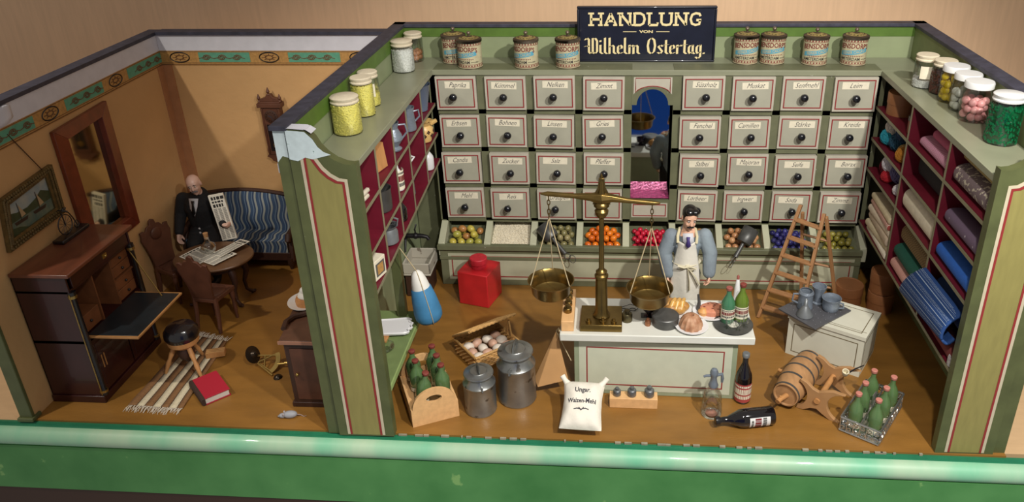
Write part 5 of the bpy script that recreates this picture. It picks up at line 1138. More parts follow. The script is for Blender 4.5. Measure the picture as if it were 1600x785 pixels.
M['tin_grey'] = mat('milk_can_metal', (156, 158, 156), 0.33, metal=0.85, var=0.14, scale=5, bump=0.08, bscale=30, wear=(110, 106, 98), wscale=5, wthr=0.62)
def milkcan(label, loc, R, H, rz):
    t = thing('milk_can', label, 'milk can', loc, rz, 'milk cans')
    b = MB(); b.lathe([(0, 0), (R*0.97, 0), (R, 0.015), (R, H*0.03), (R*0.985, H*0.04), (R*0.985, H*0.62), (R*1.01, H*0.63), (R*1.01, H*0.66), (R*0.98, H*0.67), (R*0.80, H*0.76), (R*0.78, H*0.80), (R*0.84, H*0.82), (R*0.84, H*0.84)], 40); b.build('can_body', M['tin_grey'], t)
    b = MB(); b.lathe([(R*0.80, H*0.80), (R*0.90, H*0.845), (R*0.93, H*0.86), (R*0.90, H*0.885), (R*0.55, H*0.90), (R*0.5, H*0.915), (0, H*0.92)], 36); ld = b.build('lid', M['tin_grey'], t)
    b = MB(); b.tube([(-R*0.35, 0, H*0.90), (-R*0.33, 0, H*0.97), (-R*0.15, 0, H*1.02), (R*0.15, 0, H*1.02), (R*0.33, 0, H*0.97), (R*0.35, 0, H*0.90)], R*0.06, 8, flat=2.2); b.build('lid_handle', M['tin_grey'], ld)
    for s in (-1, 1):
        b = MB(); b.tube([(s*R*0.88, 0, H*0.72), (s*R*1.12, 0, H*0.74), (s*R*1.15, 0, H*0.66), (s*R*1.02, 0, H*0.62)], R*0.05, 8); b.build('side_handle', M['tin_grey'], t)
    return t
milkcan('larger milk can with a flat grey lid and strap handle, behind the smaller one', (-1.68, -3.06, 0), 0.235, 0.80, 80)
milkcan('smaller shiny milk can in front, beside the wooden bottle carrier', (-2.10, -3.29, 0), 0.195, 0.62, 110)

# wicker basket
M['wicker'] = mat('wicker', (196, 152, 92), 0.6, var=0.2, scale=20); M['wicker_dark'] = mat('wicker_dark', (58, 40, 30), 0.8)
wk = thing('wicker_basket', 'open wicker hamper with a propped lid and eggs inside', 'basket', (-2.20, -2.17, 0), 40)
LX, LY, HB = 0.32, 0.27, 0.22
b = MB(); b.box(-LX+0.012, LX-0.012, -LY+0.012, LY-0.012, 0.0, 0.02); 
for s in (-1, 1): b.box(-LX+0.012, LX-0.012, s*LY-0.006, s*LY+0.006, 0.02, HB); b.box(s*LX-0.006, s*LX+0.006, -LY+0.012, LY-0.012, 0.02, HB)
for k in range(7):
    z = 0.025+k*0.03; n = 60; pts = []
    per = [(-LX, -LY), (LX, -LY), (LX, LY), (-LX, LY)]
    for i in range(4):
        a, c_ = Vector(per[i]), Vector(per[(i+1) % 4]); m_ = 14
        for j in range(m_):
            p = a.lerp(c_, j/m_); d = (c_-a).normalized(); nrm = Vector((d.y, -d.x)); w_ = 0.012*(1 if (j+k) % 2 else -1); pts.append((p.x+nrm.x*w_, p.y+nrm.y*w_, z))
    b.tube(pts, 0.013, 5, closed=True)
bb_ = b.build('basket_body', M['wicker'], wk)
b = MB(); pts = [(-LX-.01, -LY-.01, HB), (LX+.01, -LY-.01, HB), (LX+.01, LY+.01, HB), (-LX-.01, LY+.01, HB)]
for i in range(4):
    A_, B_ = Vector(pts[i]), Vector(pts[(i+1) % 4]); n = 16
    b.tube([A_.lerp(B_, j/(n*2))+Vector((0, 0, 0.008))*sin(j*pi)+Vector((0.0, 0, 0.006*(j % 2))) for j in range(n*2+1)], 0.017, 6)
b.build('rim', M['wicker'], wk)
b = MB(); lx = T(0, LY+0.01, HB+0.03) @ RX(-34)
b.box(-LX-0.02, LX+0.02, -2*LY-0.05, 0, 0.0, 0.014, 1, lx)
for k in range(24):
    y = -0.01-k*(2*LY+0.03)/24; b.tube([(-LX-0.02+(2*LX+0.04)*j/24, y, 0.02+0.008*(1 if (j+k) % 2 else -1)) for j in range(25)], 0.011, 5, 0, lx)
for s in (-1, 1): b.tube([(s*(LX+0.025), -0.0-(2*LY+0.05)*j/24, 0.014+0.008*(j % 2)) for j in range(25)], 0.017, 6, 0, lx)
b.tube([(-LX-0.025+(2*LX+0.05)*j/24, -2*LY-0.055, 0.014+0.008*(j % 2)) for j in range(25)], 0.017, 6, 0, lx)
b.build('lid', [M['wicker'], M['wicker_dark']], wk)
b = MB(); b.tube([(LX-0.01, -0.02, HB), (LX-0.02, -0.10, HB+0.24)], 0.012, 6); b.tube([(LX-0.01, -0.14, HB), (LX-0.02, -0.10, HB+0.24)], 0.012, 6); b.build('lid_prop', M['wicker'], wk)
egg_m = [mat('egg_white', (226, 214, 198), 0.5), mat('egg_pink', (206, 164, 140), 0.5)]; q = random.Random(3); e0 = {}
for i in range(4):
    for j in range(3):
        x, y = -0.22+i*0.145+q.uniform(-.01, .01), -0.16+j*0.14; c4, s4 = cos(rad(40)), sin(rad(40)); p = (-2.20+c4*x-s4*y, -2.17+s4*x+c4*y, 0.125+0.02*q.random()); k = (i+j) % 2
        if k not in e0:
            b = MB(); b.sphere((0, 0, 0), (0.062, 0.062, 0.078), 16, 12); o = b.build('egg', egg_m[k]); e0[k] = o; tag(o, ('white' if k == 0 else 'pinkish brown')+' egg lying inside the open wicker hamper', 'egg', ('white' if k == 0 else 'brown')+' eggs in the hamper')
        else: o = e0[k].copy(); COL.objects.link(o)
        o.location = p; o.rotation_euler = (rad(q.uniform(60, 110)), rad(q.uniform(-30, 30)), q.uniform(0, 3))
b = MB(); b.box(-LX+0.02, LX-0.02, -LY+0.02, LY-0.02, 0.02, 0.06); ls = b.build('straw_lining', mat('straw', (150, 120, 76), 0.9, var=0.3, scale=40), wk)
# ================================================================ counter
M['ctop'] = mat('counter_white', (214, 214, 204), 0.4, var=0.05, scale=4, wear=(150, 150, 136), wscale=12, wthr=0.72); M['cbody'] = mat('counter_green_grey', (146, 156, 128), 0.45, var=0.06); M['cpanel'] = mat('counter_panel', (196, 200, 178), 0.42, var=0.04)
ct = thing('shop_counter', 'grey-green shop counter with a white top, carrying the brass scales', 'counter', (0.01, -2.63, 0))
o = T(-0.01, 2.63, 0) ; rzc = RZ(-1.6)
b = MB(); b.box(-0.98, 0.98, -0.33, 0.33, 0, 0.85, 0, rzc); b.build('counter_body', M['cbody'], ct, bevel=0.006)
b = MB(); b.box(-0.92, 0.92, -0.334, -0.33, 0.06, 0.78, 0, rzc); b.frame(-0.83, 0.83, 0.14, 0.70, 0.014, -0.334, 0.003, 1, rzc); b.build('front_panel', [M['cpanel'], M['red_line']], ct, smooth=0)
b = MB(); b.box(-1.15, 1.15, -0.43, 0.40, 0.85, 0.95); b.build('counter_top', M['ctop'], ct, bevel=0.012)
ZC = 0.951
# brass scales
M['scale_brass'] = mat('scale_brass', (126, 104, 58), 0.30, metal=0.9, var=0.18, scale=6)
sc = thing('balance_scales', 'tall brass balance scales with two hanging pans on the shop counter', 'scales', (-0.65, -2.78, ZC))
b = MB(); b.box(-0.25, 0.25, -0.22, 0.22, 0, 0.095); b.build('base_plate', M['scale_brass'], sc, bevel=0.008)
b = MB(); b.lathe([(0.10, 0.095), (0.105, 0.11), (0.09, 0.13), (0.085, 0.15), (0.075, 0.17), (0.070, 0.62), (0.08, 0.63), (0.082, 0.66), (0.062, 0.68), (0.068, 0.71), (0.045, 0.73), (0.032, 0.75), (0.028, 1.40), (0.05, 1.42), (0.075, 1.46), (0.08, 1.50), (0.06, 1.53), (0.09, 1.56), (0.085, 1.59), (0.05, 1.62), (0.055, 1.70), (0.03, 1.78), (0.035, 1.84), (0.015, 1.88), (0.018, 1.92), (0, 1.96)], 24); b.build('column', M['scale_brass'], sc)
for x, y in ((-0.15, -0.15), (0.02, -0.15), (0.15, -0.15)):
    b = MB(); b.lathe([(0.035, 0.095), (0.035, 0.115), (0.02, 0.12), (0.022, 0.15), (0, 0.155)], 12, 0, T(x, y, 0)); b.build('base_knob', M['scale_brass'], sc)
HL_, HR_ = Vector((-0.61, 0, 1.70)), Vector((0.58, 0, 1.60)); mid = Vector((0, 0, 1.655))
b = MB(); b.tube([HL_+Vector((-0.08, 0, 0.0)), HL_, HL_.lerp(mid, 0.5)+Vector((0, 0, 0.0)), mid+Vector((-0.12, 0, 0.01)), mid], [0.012, 0.03, 0.032, 0.05, 0.09], 8, flat=1.0); b.tube([HR_+Vector((0.08, 0, 0.0)), HR_, HR_.lerp(mid, 0.5), mid+Vector((0.12, 0, 0.0)), mid], [0.012, 0.03, 0.032, 0.05, 0.09], 8)
b.prism([(-0.10, 1.58), (0.10, 1.58), (0.075, 1.72), (0.045, 1.78), (0.03, 1.9), (-0.03, 1.9), (-0.045, 1.78), (-0.075, 1.72)], -0.02, 0.02, 'y'); b.build('beam', M['scale_brass'], sc, bevel=0.004)
M['string_pale'] = mat('cord_pale', (190, 172, 134), 0.8)
for s, H_, zr, name in ((-1, HL_, 0.58, 'left'), (1, HR_, 0.50, 'right')):
    px = H_.x-0.01*s; R = 0.265
    b = MB(); b.lathe([(0, zr-0.20), (0.17, zr-0.20), (0.215, zr-0.185), (0.23, zr-0.16), (0.245, zr-0.04), (0.275, zr-0.01), (0.28, zr), (0.268, zr), (0.238, zr-0.04), (0.222, zr-0.16), (0.2, zr-0.18), (0, zr-0.19)], 40, 0, T(px, 0, 0), cap=False); p = b.build('pan', M['scale_brass'], sc)
    b = MB(); kx = Vector((px, 0, H_.z-0.30))
    for a in (-150, -30, 90): b.tube([kx, Vector((px+0.265*cos(rad(a)), 0.265*sin(rad(a)), zr-0.005))], 0.006, 5)
    b.build('pan_strings', M['string_pale'], sc)
    b = MB()
    for k in range(5):
        z = H_.z-0.03-k*0.058; b.tube([(px+(0.016*cos(t) if k % 2 else 0), (0 if k % 2 else 0.016*cos(t)), z+0.036*sin(t)-0.02) for t in [2*pi*i/10 for i in range(10)]], 0.006, 5, closed=True)
    b.build('hook_chain', M['scale_brass'], sc)
# wooden block of brass weights on the counter
wbk = thing('weight_block', 'long wooden block for brass weights at the left end of the counter', 'weight block', (-1.055, -2.62, ZC), 1)
b = MB(); b.box(-0.075, 0.075, -0.38, 0.36, 0, 0.14); b.build('block', M['crate_wood'], wbk, bevel=0.006)
def weight(name, label, loc, R, H, m, group, fz=0):
    t = thing(name, label, 'weight', loc, 0, group)
    b = MB(); b.lathe([(0, 0), (R*0.95, 0), (R, 0.006), (R, H*0.6), (R*0.85, H*0.68), (R*0.4, H*0.72), (R*0.36, H*0.80), (R*0.55, H*0.88), (R*0.5, H*0.96), (0, H)], 20); b.build('weight_body', m, t); return t
w0 = None
for i, y in enumerate((-0.17, -0.02, 0.12, 0.25)):
    nm = ('front', 'second from the front', 'third from the front', 'rearmost')[i]; lb = 'dark brass weight, %s in the long wooden block on the counter' % nm
    s_ = (1.0, 0.92, 0.84, 0.78)[i]
    if w0 is None: w0 = weight('brass_weight', lb, (-1.055, -2.62+y, ZC+0.14), 0.05, 0.10, M['scale_brass'], 'weights in the counter block')
    else: dup(w0, (-1.055, -2.62+y, ZC+0.14), 0, lb, scale=s_)
M['bronze'] = mat('weight_bronze', (98, 90, 64), 0.35, metal=0.8)
t = weight('brass_weight', 'squat green-bronze weight beside the base of the scales', (-0.34, -2.74, ZC), 0.065, 0.16, M['bronze'], None)
gw = thing('wire_glasses', 'tangle of thin wire lying behind the squat bronze weight on the counter', 'wire', (-0.32, -2.52, ZC))
b = MB()
for k, (x, y) in enumerate(((-0.05, 0), (0.05, 0.01))): b.tube([(x+0.04*cos(t_), y+0.03*sin(t_), 0.012) for t_ in [2*pi*i/14 for i in range(14)]], 0.005, 5, closed=True)
b.tube([(0.09, 0, 0.012), (0.14, 0.06, 0.02), (0.02, 0.10, 0.03), (-0.1, 0.05, 0.012)], 0.005, 5); b.build('wire', M['zinc_dark'], gw)
ec = thing('dark_egg_cup', 'shiny dark little cup on the counter below the right scale pan', 'cup', (-0.07, -2.62, ZC)); b = MB(); b.lathe([(0, 0), (0.06, 0), (0.065, 0.012), (0.03, 0.03), (0.035, 0.05), (0.075, 0.09), (0.08, 0.15), (0.07, 0.15), (0.0, 0.10)], 20); b.build('cup_body', mat('dark_chrome', (70, 58, 66), 0.12, metal=0.9), ec)
b = MB(); b.box(-0.1, 0.1, -0.05, 0.05, 0, 0.008); b.build('saucer', M['zinc_dark'], ec)
t = weight('brass_weight', 'smallest copper-coloured weight in front of the shiny dark cup', (-0.09, -2.83, ZC), 0.036, 0.10, mat('copper', (170, 116, 84), 0.35, metal=0.8), None)
pt = thing('round_tin', 'round dull grey tin beside the plates on the counter', 'tin', (0.12, -2.79, ZC)); b = MB(); b.lathe([(0, 0), (0.155, 0), (0.158, 0.01), (0.158, 0.12)], 32, cap=False); b.build('tin_body', M['zinc_dark'], pt)
b = MB(); b.lathe([(0.162, 0.08), (0.164, 0.12), (0.155, 0.13), (0, 0.132)], 32); b.build('lid', M['zinc_dark'], pt)
# plates and food
def plate(label, loc, R):
    t = thing('plate', label, 'plate', loc, 0, 'plates on the counter'); b = MB(); k = R/0.2
    b.lathe([(0, 0), (0.11*k, 0), (0.13*k, 0.008), (0.19*k, 0.028), (0.20*k, 0.03), (0.20*k, 0.036), (0.19*k, 0.036), (0.125*k, 0.014), (0, 0.012)], 40, cap=False); b.build('dish', M['china'], t); return t
plate('white plate under the golden ring bread, behind the round grey tin', (0.24, -2.52, ZC), 0.215)
plate('white plate under the sliced pink meat loaf, rear middle of the counter', (0.68, -2.54, ZC), 0.215)
plate('white plate under the brown fluted cake, frontmost on the counter', (0.43, -2.86, ZC), 0.20)
br = thing('ring_bread', 'golden brown plaited bread on the plate behind the round grey tin', 'bread', (0.25, -2.52, ZC+0.014)); br.scale = (1.12, 1.12, 1.15)
b = MB()
for i in range(6):
    a = rad(i*60); b.sphere((0.085*cos(a), 0.075*sin(a), 0.06), (0.075, 0.055, 0.055), 14, 10, 0, T(0, 0, 0) @ Matrix.Identity(4))
b.build('crust', mat('crust_brown', (158, 104, 50), 0.45, c2=(206, 158, 84), scale=12, coat=0.2), br)
b = MB()
for i in range(3): b.tube([(-0.06+0.06*i, -0.10, 0.07), (-0.03+0.05*i, -0.04, 0.118), (0.0+0.05*i, 0.05, 0.118)], [0.02, 0.034, 0.02], 10)
b.build('plait', mat('glaze_gold', (214, 166, 88), 0.35, coat=0.3), br)
ml = thing('meat_loaf', 'pink sliced meat loaf on the rear middle plate', 'meat', (0.71, -2.53, ZC+0.014))
b = MB(); b.lathe([(0, 0), (0.15, 0), (0.158, 0.03), (0.155, 0.06), (0.13, 0.075), (0, 0.075)], 30, 0, SC(1, 0.8, 1)); q = random.Random(5)
for i in range(11): b.sphere((q.uniform(-.11, .11), q.uniform(-.08, .08), 0.075), (0.016, 0.012, 0.004), 8, 5, 1)
b.build('loaf', [mat('meat_pink', (206, 134, 104), 0.5, var=0.12, scale=16), mat('meat_specks', (112, 60, 46), 0.5)], ml)
b = MB(); b.lathe([(0.10, 0.0), (0.13, 0.05), (0.05, 0.085), (0, 0.085)], 16, 0, T(-0.12, -0.06, 0) @ SC(0.5, 0.5, 1)); b.build('slice', mat('meat_orange', (214, 156, 92), 0.5), ml)
fk = thing('fork', 'dark-handled fork stuck beside the meat loaf on the rear middle plate', 'fork', (0.54, -2.50, ZC+0.03)); b = MB(); b.tube([(0, 0, 0.0), (0.005, 0.01, 0.10), (-0.01, 0.02, 0.20)], [0.03, 0.02, 0.013], 8); b.build('handle', M['zinc_dark'], fk)
b = MB(); [b.tube([(-0.02+0.013*i, -0.0, 0.0), (-0.015+0.013*i, -0.03, -0.008)], 0.004, 5) for i in range(4)]; b.build('tines', M['zinc'], fk)
gk = thing('fluted_cake', 'brown fluted ring cake dusted with sugar on the front plate', 'cake', (0.42, -2.86, ZC+0.014))
b = MB(); n = 48; prof = [(0.135, 0.0), (0.138, 0.03), (0.125, 0.08), (0.10, 0.13), (0.07, 0.158), (0.035, 0.165), (0.02, 0.12)]
vs = [((r*(1+0.06*cos(12*2*pi*i/n)*(1 if r > 0.03 else 0)))*cos(2*pi*i/n), (r*(1+0.06*cos(12*2*pi*i/n)))*sin(2*pi*i/n), z) for r, z in prof for i in range(n)]
b.add(vs, [(j*n+i, j*n+(i+1) % n, (j+1)*n+(i+1) % n, (j+1)*n+i) for j in range(len(prof)-1) for i in range(n)]); b.build('cake_body', mat('cake_brown', (150, 96, 62), 0.6, c2=(196, 154, 122), scale=14), gk)
# serving tray
ty = thing('serving_tray', 'oval pewter tray with a lace doily, carrying two green bottles and glasses', 'tray', (0.93, -2.80, ZC))
b = MB(); b.lathe([(0, 0), (0.20, 0), (0.215, 0.01), (0.235, 0.024), (0.235, 0.03), (0.21, 0.02), (0, 0.012)], 40, 0, SC(1, 1, 1)); b.build('tray_body', M['zinc_dark'], ty)
b = MB(); n = 48; b.add([((0.175+0.018*cos(16*2*pi*i/n))*cos(2*pi*i/n), (0.175+0.018*cos(16*2*pi*i/n))*sin(2*pi*i/n), 0.0145) for i in range(n)], [tuple(range(n))]); b.build('doily', mat('lace_white', (222, 218, 204), 0.8, c2=(150, 148, 138), scale=30), ty, recalc=False)
bottle('green_bottle', 'darker green bottle with a pale label at the left of the pewter tray', (0.865, -2.72, ZC+0.016), 0.085, 0.47, M['bottle_teal'], M['cap_red'], True, 'bottles on the pewter tray', lz=(0.14, 0.42), marks=3)
bottle('green_bottle', 'yellow-green bottle with a printed label at the right of the pewter tray', (1.03, -2.68, ZC+0.016), 0.085, 0.50, mat('bottle_yellow_green', (96, 118, 40), 0.1, coat=0.5), M['seal_red'], True, 'bottles on the pewter tray', lz=(0.10, 0.42), marks=8)
for i, (x, y) in enumerate(((0.86, -2.90), (0.97, -2.93), (1.07, -2.86))):
    g = thing('liqueur_glass', ('little clear stemmed glass at the left front of the pewter tray', 'little clear stemmed glass at the front middle of the pewter tray', 'little clear stemmed glass at the right front of the pewter tray')[i], 'glass', (x, y, ZC+0.016), 0, 'glasses on the pewter tray')
    b = MB(); b.lathe([(0.035, 0), (0.008, 0.01), (0.007, 0.05), (0.035, 0.075), (0.042, 0.13)], 18, cap=False); b.build('glass_body', M['glass'], g)
tc_ = thing('white_taper', 'tall pointed white taper standing behind the two green bottles', 'candle', (1.01, -2.40, ZC)); b = MB(); b.lathe([(0, 0), (0.05, 0), (0.05, 0.03), (0.04, 0.05), (0.036, 0.28), (0.02, 0.40), (0, 0.44)], 16); b.build('taper_body', M['china'], tc_)
b = MB(); b.lathe([(0.016, 0.41), (0.018, 0.45), (0.0, 0.475)], 10); b.build('tip', M['cap_red'], tc_)
# paper cone bag hanging at the corner
pb = thing('paper_bag', 'brown paper cone bag hanging by a cord from the left end of the counter', 'paper bag', (-1.24, -2.84, 0.14))
b = MB(); P_ = [(0.04, 0.02, 0.70), (-0.24, -0.10, 0.06), (-0.19, -0.20, 0.0), (0.19, -0.14, 0.08), (0.10, 0.12, 0.10), (-0.14, 0.10, 0.10)]
b.add(P_, [(0, 1, 2), (0, 2, 3), (0, 3, 4), (0, 4, 5), (0, 5, 1), (1, 5, 4, 3, 2)]); b.build('paper_cone', mat('kraft_paper', (186, 142, 92), 0.8, var=0.06, scale=4, bump=0.15, bscale=8), pb, smooth=0, bevel=0.006)
b = MB(); b.tube([(0.04, 0.02, 0.69), (0.08, -0.08, 0.80), (0.095, -0.17, 0.82)], 0.007, 6); b.tube([(0.04, 0.02, 0.69), (0.15, -0.02, 0.45), (0.22, -0.04, 0.30)], 0.006, 6); b.build('cord', M['string_pale'], pb)

# flour sack
fs = thing('flour_sack', 'white cloth flour sack with black lettering, lying at the front of the shop floor', 'sack', (-0.85, -3.47, 0.0), -3)
sxf = T(0, -0.26, 0.02) @ RX(24)
def sackf(u, v, top):
    x = (u-0.5)*2; y = v; wd = 0.235-0.02*sin(pi*v)+0.01*cos(6*v); e = (max(0, 1-abs(x)**3))*(max(0, 1-abs(2*y-1)**4))
    th = 0.13*e**0.6+0.006*sin(17*u+5*v)*sin(13*v)
    return Vector((x*wd+(0.02*x*(1-abs(2*v-1))), 0.60*y-(0.03*(1-x*x)*0 if v < .5 else 0), 0.13+(th if top else -th)))
b = MB(); b.sheet(lambda u, v: sackf(u, v, True), 28, 32, 0, sxf); b.sheet(lambda u, v: sackf(u, v, False), 28, 32, 0, sxf)
bd = b.build('cloth_body', mat('sack_cloth', (232, 226, 212), 0.8, var=0.04, scale=10, bump=0.3, bscale=16), fs)
for s in (-1, 1):
    b = MB(); b.tube([(s*0.18, 0.55, 0.13), (s*0.235, 0.61, 0.15), (s*0.27, 0.655, 0.17)], [0.05, 0.03, 0.035], 10, 0, sxf); b.build('corner_ear', bd.data.materials[0], fs)
b = MB()
sf_ = lambda x, y: sxf @ (sackf(0.5+x/0.47, y/0.60, True)+Vector((0, 0, 0.004)))
text_on(b, 'Ungar.', 0.085, lambda x, y: sf_(x+0.0, y+0.44), 0, bold=0.022, sx=0.85); text_on(b, 'Waizen-Mehl', 0.08, lambda x, y: sf_(x, y+0.30), 0, bold=0.022, sx=0.8)
strokes(b, [[(-0.09, 0.195), (-0.05, 0.205), (0, 0.19), (0.05, 0.205), (0.09, 0.195)], [(-0.03, 0.215), (0, 0.18), (0.03, 0.215)]], 0.012, lambda x, y: sf_(x, y), 0); b.build('lettering', M['ink'], fs, smooth=0, recalc=False)
# wooden block with three weights
wf = thing('weight_block', 'pale wooden block for three grey weights, on the floor before the counter', 'weight block', (-0.25, -3.14, 0), -0.5)
b = MB(); b.box(-0.29, 0.29, -0.075, 0.075, 0, 0.14); b.build('block', M['crate_wood'], wf, bevel=0.005)
M['lead'] = mat('weight_grey', (122, 124, 126), 0.4, metal=0.7, var=0.1)
w0 = None
for x, nm, s_ in ((-0.20, 'left and smallest', 0.85), (-0.02, 'middle', 0.98), (0.19, 'right and largest', 1.08)):
    lb = 'grey metal weight, %s of the three in the wooden block on the floor' % nm
    if w0 is None: w0 = weight('grey_weight', lb, (-0.25+x, -3.14, 0.141), 0.055, 0.13, M['lead'], 'weights in the floor block'); w0.scale = (s_,)*3
    else: dup(w0, (-0.25+x, -3.14, 0.141), 0, lb, scale=s_)
# siphon bottle
sp_ = thing('soda_siphon', 'clear glass soda siphon with a grey metal head before the counter', 'siphon', (0.68, -3.27, 0))
b = MB(); b.lathe([(0, 0.005), (0.115, 0), (0.125, 0.03), (0.12, 0.16), (0.10, 0.19), (0.115, 0.23), (0.105, 0.30), (0.06, 0.38), (0.045, 0.42), (0.045, 0.44)], 28, cap=False); b.build('glass_body', M['glass'], sp_)
M['siphon_metal'] = mat('siphon_metal', (130, 140, 152), 0.4, metal=0.5)
b = MB(); b.lathe([(0.055, 0.41), (0.06, 0.43), (0.045, 0.47), (0.035, 0.53), (0.045, 0.57), (0.05, 0.61), (0.035, 0.65), (0, 0.665)], 18); b.tube([(0.03, 0, 0.57), (0.09, 0, 0.585), (0.10, 0, 0.52), (0.098, 0, 0.47)], [.02, .022, .02, .014], 8); b.tube([(-0.03, 0, 0.56), (-0.09, -0.01, 0.565), (-0.12, -0.01, 0.55)], [.018, .016, .014], 8); b.build('siphon_head', M['siphon_metal'], sp_)
b = MB(); b.lathe([(0.06, 0.01), (0.07, 0.012), (0.03, 0.03), (0, 0.032)], 16); b.build('glass_foot', mat('siphon_base', (170, 120, 104), 0.3), sp_)
bottle('wine_bottle', 'dark wine bottle with a red and white label standing right of the counter', (1.08, -3.00, 0), 0.098, 0.70, M['bottle_dark'], M['zinc'], True, None, lz=(0.05, 0.42), marks=11, labm=[mat('label_red', (170, 70, 66), 0.6), M['card'], M['card']], la=(-100, 100))
bottle('wine_bottle', 'dark wine bottle with a white label lying on its side on the floor', (1.38, -3.40, 0.112), 0.112, 0.70, M['bottle_dark'], mat('foil_dark', (30, 28, 30), 0.3), True, None, rot=(rad(0), rad(-90), rad(11)), lz=(0.10, 0.45), marks=12, la=(-100, 35), labm=[M['lid_white'], M['print'], M['tin_red']])

# ================================================================ right half of the floor
M['chest_paint'] = mat('chest_cream', (208, 206, 188), 0.42, var=0.05, scale=3); M['chest_line'] = mat('chest_line', (98, 84, 54), 0.5)
ch = thing('painted_chest', 'cream painted chest with thin brown lines, standing askew right of the counter', 'chest', (2.37, -1.96, 0), -31)
CW, CD, CH = 0.485, 0.33, 0.58
b = MB(); b.box(-CW, CW, -CD, CD, 0, CH-0.02); b.frame(-CW+0.07, CW-0.07, 0.06, CH-0.09, 0.010, -CD, 0.002, 1)
b.frame(-CD+0.06, CD-0.06, 0.06, CH-0.09, 0.010, -CW, 0.002, 1, RZ(90)); b.build('chest_body', [M['chest_paint'], M['chest_line']], ch, smooth=0)
b = MB(); b.box(-CW-0.015, CW+0.015, -CD-0.015, CD+0.015, CH-0.02, CH+0.03)
for x0, x1, y0, y1 in ((-CW+.06, CW-.06, -CD+.06, -CD+.07), (-CW+.06, CW-.06, CD-.07, CD-.06), (-CW+.06, -CW+.07, -CD+.07, CD-.07), (CW-.07, CW-.06, -CD+.07, CD-.07), (-CW+.01, CW-.01, -CD+.10, -CD+.106)): b.box(x0, x1, y0, y1, CH+0.03, CH+0.0315, 1)
b.build('chest_lid', [M['chest_paint'], M['chest_line']], ch, bevel=0.0)
dt = thing('drain_tray', 'square grey metal tray with small studs lying askew on the cream chest', 'tray', (2.12, -1.90, CH+0.032), -51)
b = MB(); W2, L2 = 0.36, 0.30; b.box(-L2, L2, -W2, W2, 0, 0.022)
for i in range(7):
    for j in range(6): b.sphere((-0.24+i*0.08, -0.28+j*0.1+0.05*(i % 2), 0.022), (0.012, 0.012, 0.008), 8, 4)
b.build('tray_plate', mat('tray_grey', (104, 104, 108), 0.45, metal=0.5, var=0.1), dt, bevel=0.006)
ZT = CH+0.055
vessel('pewter_tankard', 'pewter tankard with two little handles at the left of the studded tray', 'tankard', (2.00, -1.85, ZT), [(0.10, 0), (0.105, 0.02), (0.095, 0.05), (0.095, 0.20), (0.10, 0.22), (0.085, 0.25)], M['pewter'], 0, [(-0.09, 0, 0.20), (-0.16, 0, 0.20), (-0.17, 0, 0.10), (-0.09, 0, 0.06)])
vessel('pewter_goblet', 'ribbed pewter goblet at the back of the studded tray', 'goblet', (2.19, -1.74, ZT), [(0.07, 0), (0.075, 0.015), (0.05, 0.03), (0.06, 0.06), (0.055, 0.10), (0.065, 0.12), (0.06, 0.15), (0.085, 0.21), (0.095, 0.26)], M['pewter'])
vessel('pewter_cup', 'wide pewter cup with a looped handle at the right of the studded tray', 'cup', (2.32, -1.90, ZT), [(0.09, 0), (0.105, 0.02), (0.11, 0.08), (0.105, 0.13), (0.115, 0.15), (0.125, 0.18)], M['pewter'], -20, [(0.10, 0, 0.12), (0.15, 0, 0.12), (0.16, 0, 0.06), (0.10, 0, 0.04)])
fn_ = thing('funnel', 'small plain metal funnel standing upside down at the front of the studded tray', 'funnel', (1.96, -2.05, ZT)); b = MB(); b.lathe([(0.105, 0), (0.105, 0.012), (0.03, 0.14), (0.022, 0.15), (0.016, 0.24)], 24, cap=False); b.build('funnel_body', M['zinc'], fn_, solid=0.006)

# step ladder
ld = thing('step_ladder', 'small wooden stepladder standing open before the drawer cabinet', 'ladder', (2.1, -0.95, 0))
o = T(-2.1, 0.95, 0); M['ladder'] = mat('ladder_wood', (158, 114, 74), 0.55, var=0.15, scale=6, stretch=(2, 2, 0.4))
fl, fr2, tl_, tr_ = Vector((1.56, -1.14, 0)), Vector((2.05, -1.42, 0)), Vector((2.06, -0.78, 1.62)), Vector((2.35, -0.93, 1.56))
def rail(a, c_, w_, name, ext=0.0):
    d = (c_-a); b = MB(); s = Vector((0.49, -0.28, 0)).normalized()*w_*0.5; n = d.cross(s).normalized()*w_*0.75
    b.hexa([a-s-n, a+s-n, a+s+n, a-s+n, c_-s-n, c_+s-n, c_+s+n, c_-s+n], 0, o); return b.build(name, M['ladder'], ld, bevel=0.004)
rail(fl, tl_, 0.045, 'front_rail'); rail(fr2, tr_, 0.045, 'front_rail')
rl, rr = Vector((2.26, -0.66, 0)), Vector((2.74, -0.78, 0)); rail(rl, tl_.lerp(rl, 0.09)+Vector((0.03, 0.05, 0)), 0.04, 'rear_rail'); rail(rr, tr_.lerp(rr, 0.05)+Vector((0.03, 0.05, 0)), 0.04, 'rear_rail')
for k in range(6):
    t_ = 0.10+k*0.155; a, c_ = fl.lerp(tl_, t_), fr2.lerp(tr_, t_); dn = (a-c_).normalized(); nn = Vector((dn.y, -dn.x, 0))
    b = MB(); hw = 0.05; vs = []
    for p in (a, c_):
        for (u, z) in ((-hw, -0.012), (hw, -0.012), (hw, 0.012), (-hw, 0.012)): vs.append(p+nn*u+Vector((0, 0, z)))
    b.add(vs, [(0, 1, 2, 3), (7, 6, 5, 4), (0, 4, 5, 1), (1, 5, 6, 2), (2, 6, 7, 3), (3, 7, 4, 0)], 0, o); b.build('tread', M['ladder'], ld, bevel=0.003)
for t_ in (0.18, 0.42, 0.70):
    b = MB(); b.tube([rl.lerp(tl_, t_)+Vector((0.02, 0.03, 0)), rr.lerp(tr_, t_)+Vector((0.02, 0.03, 0))], 0.018, 6, 0, o); b.build('rear_rung', M['ladder'], ld)

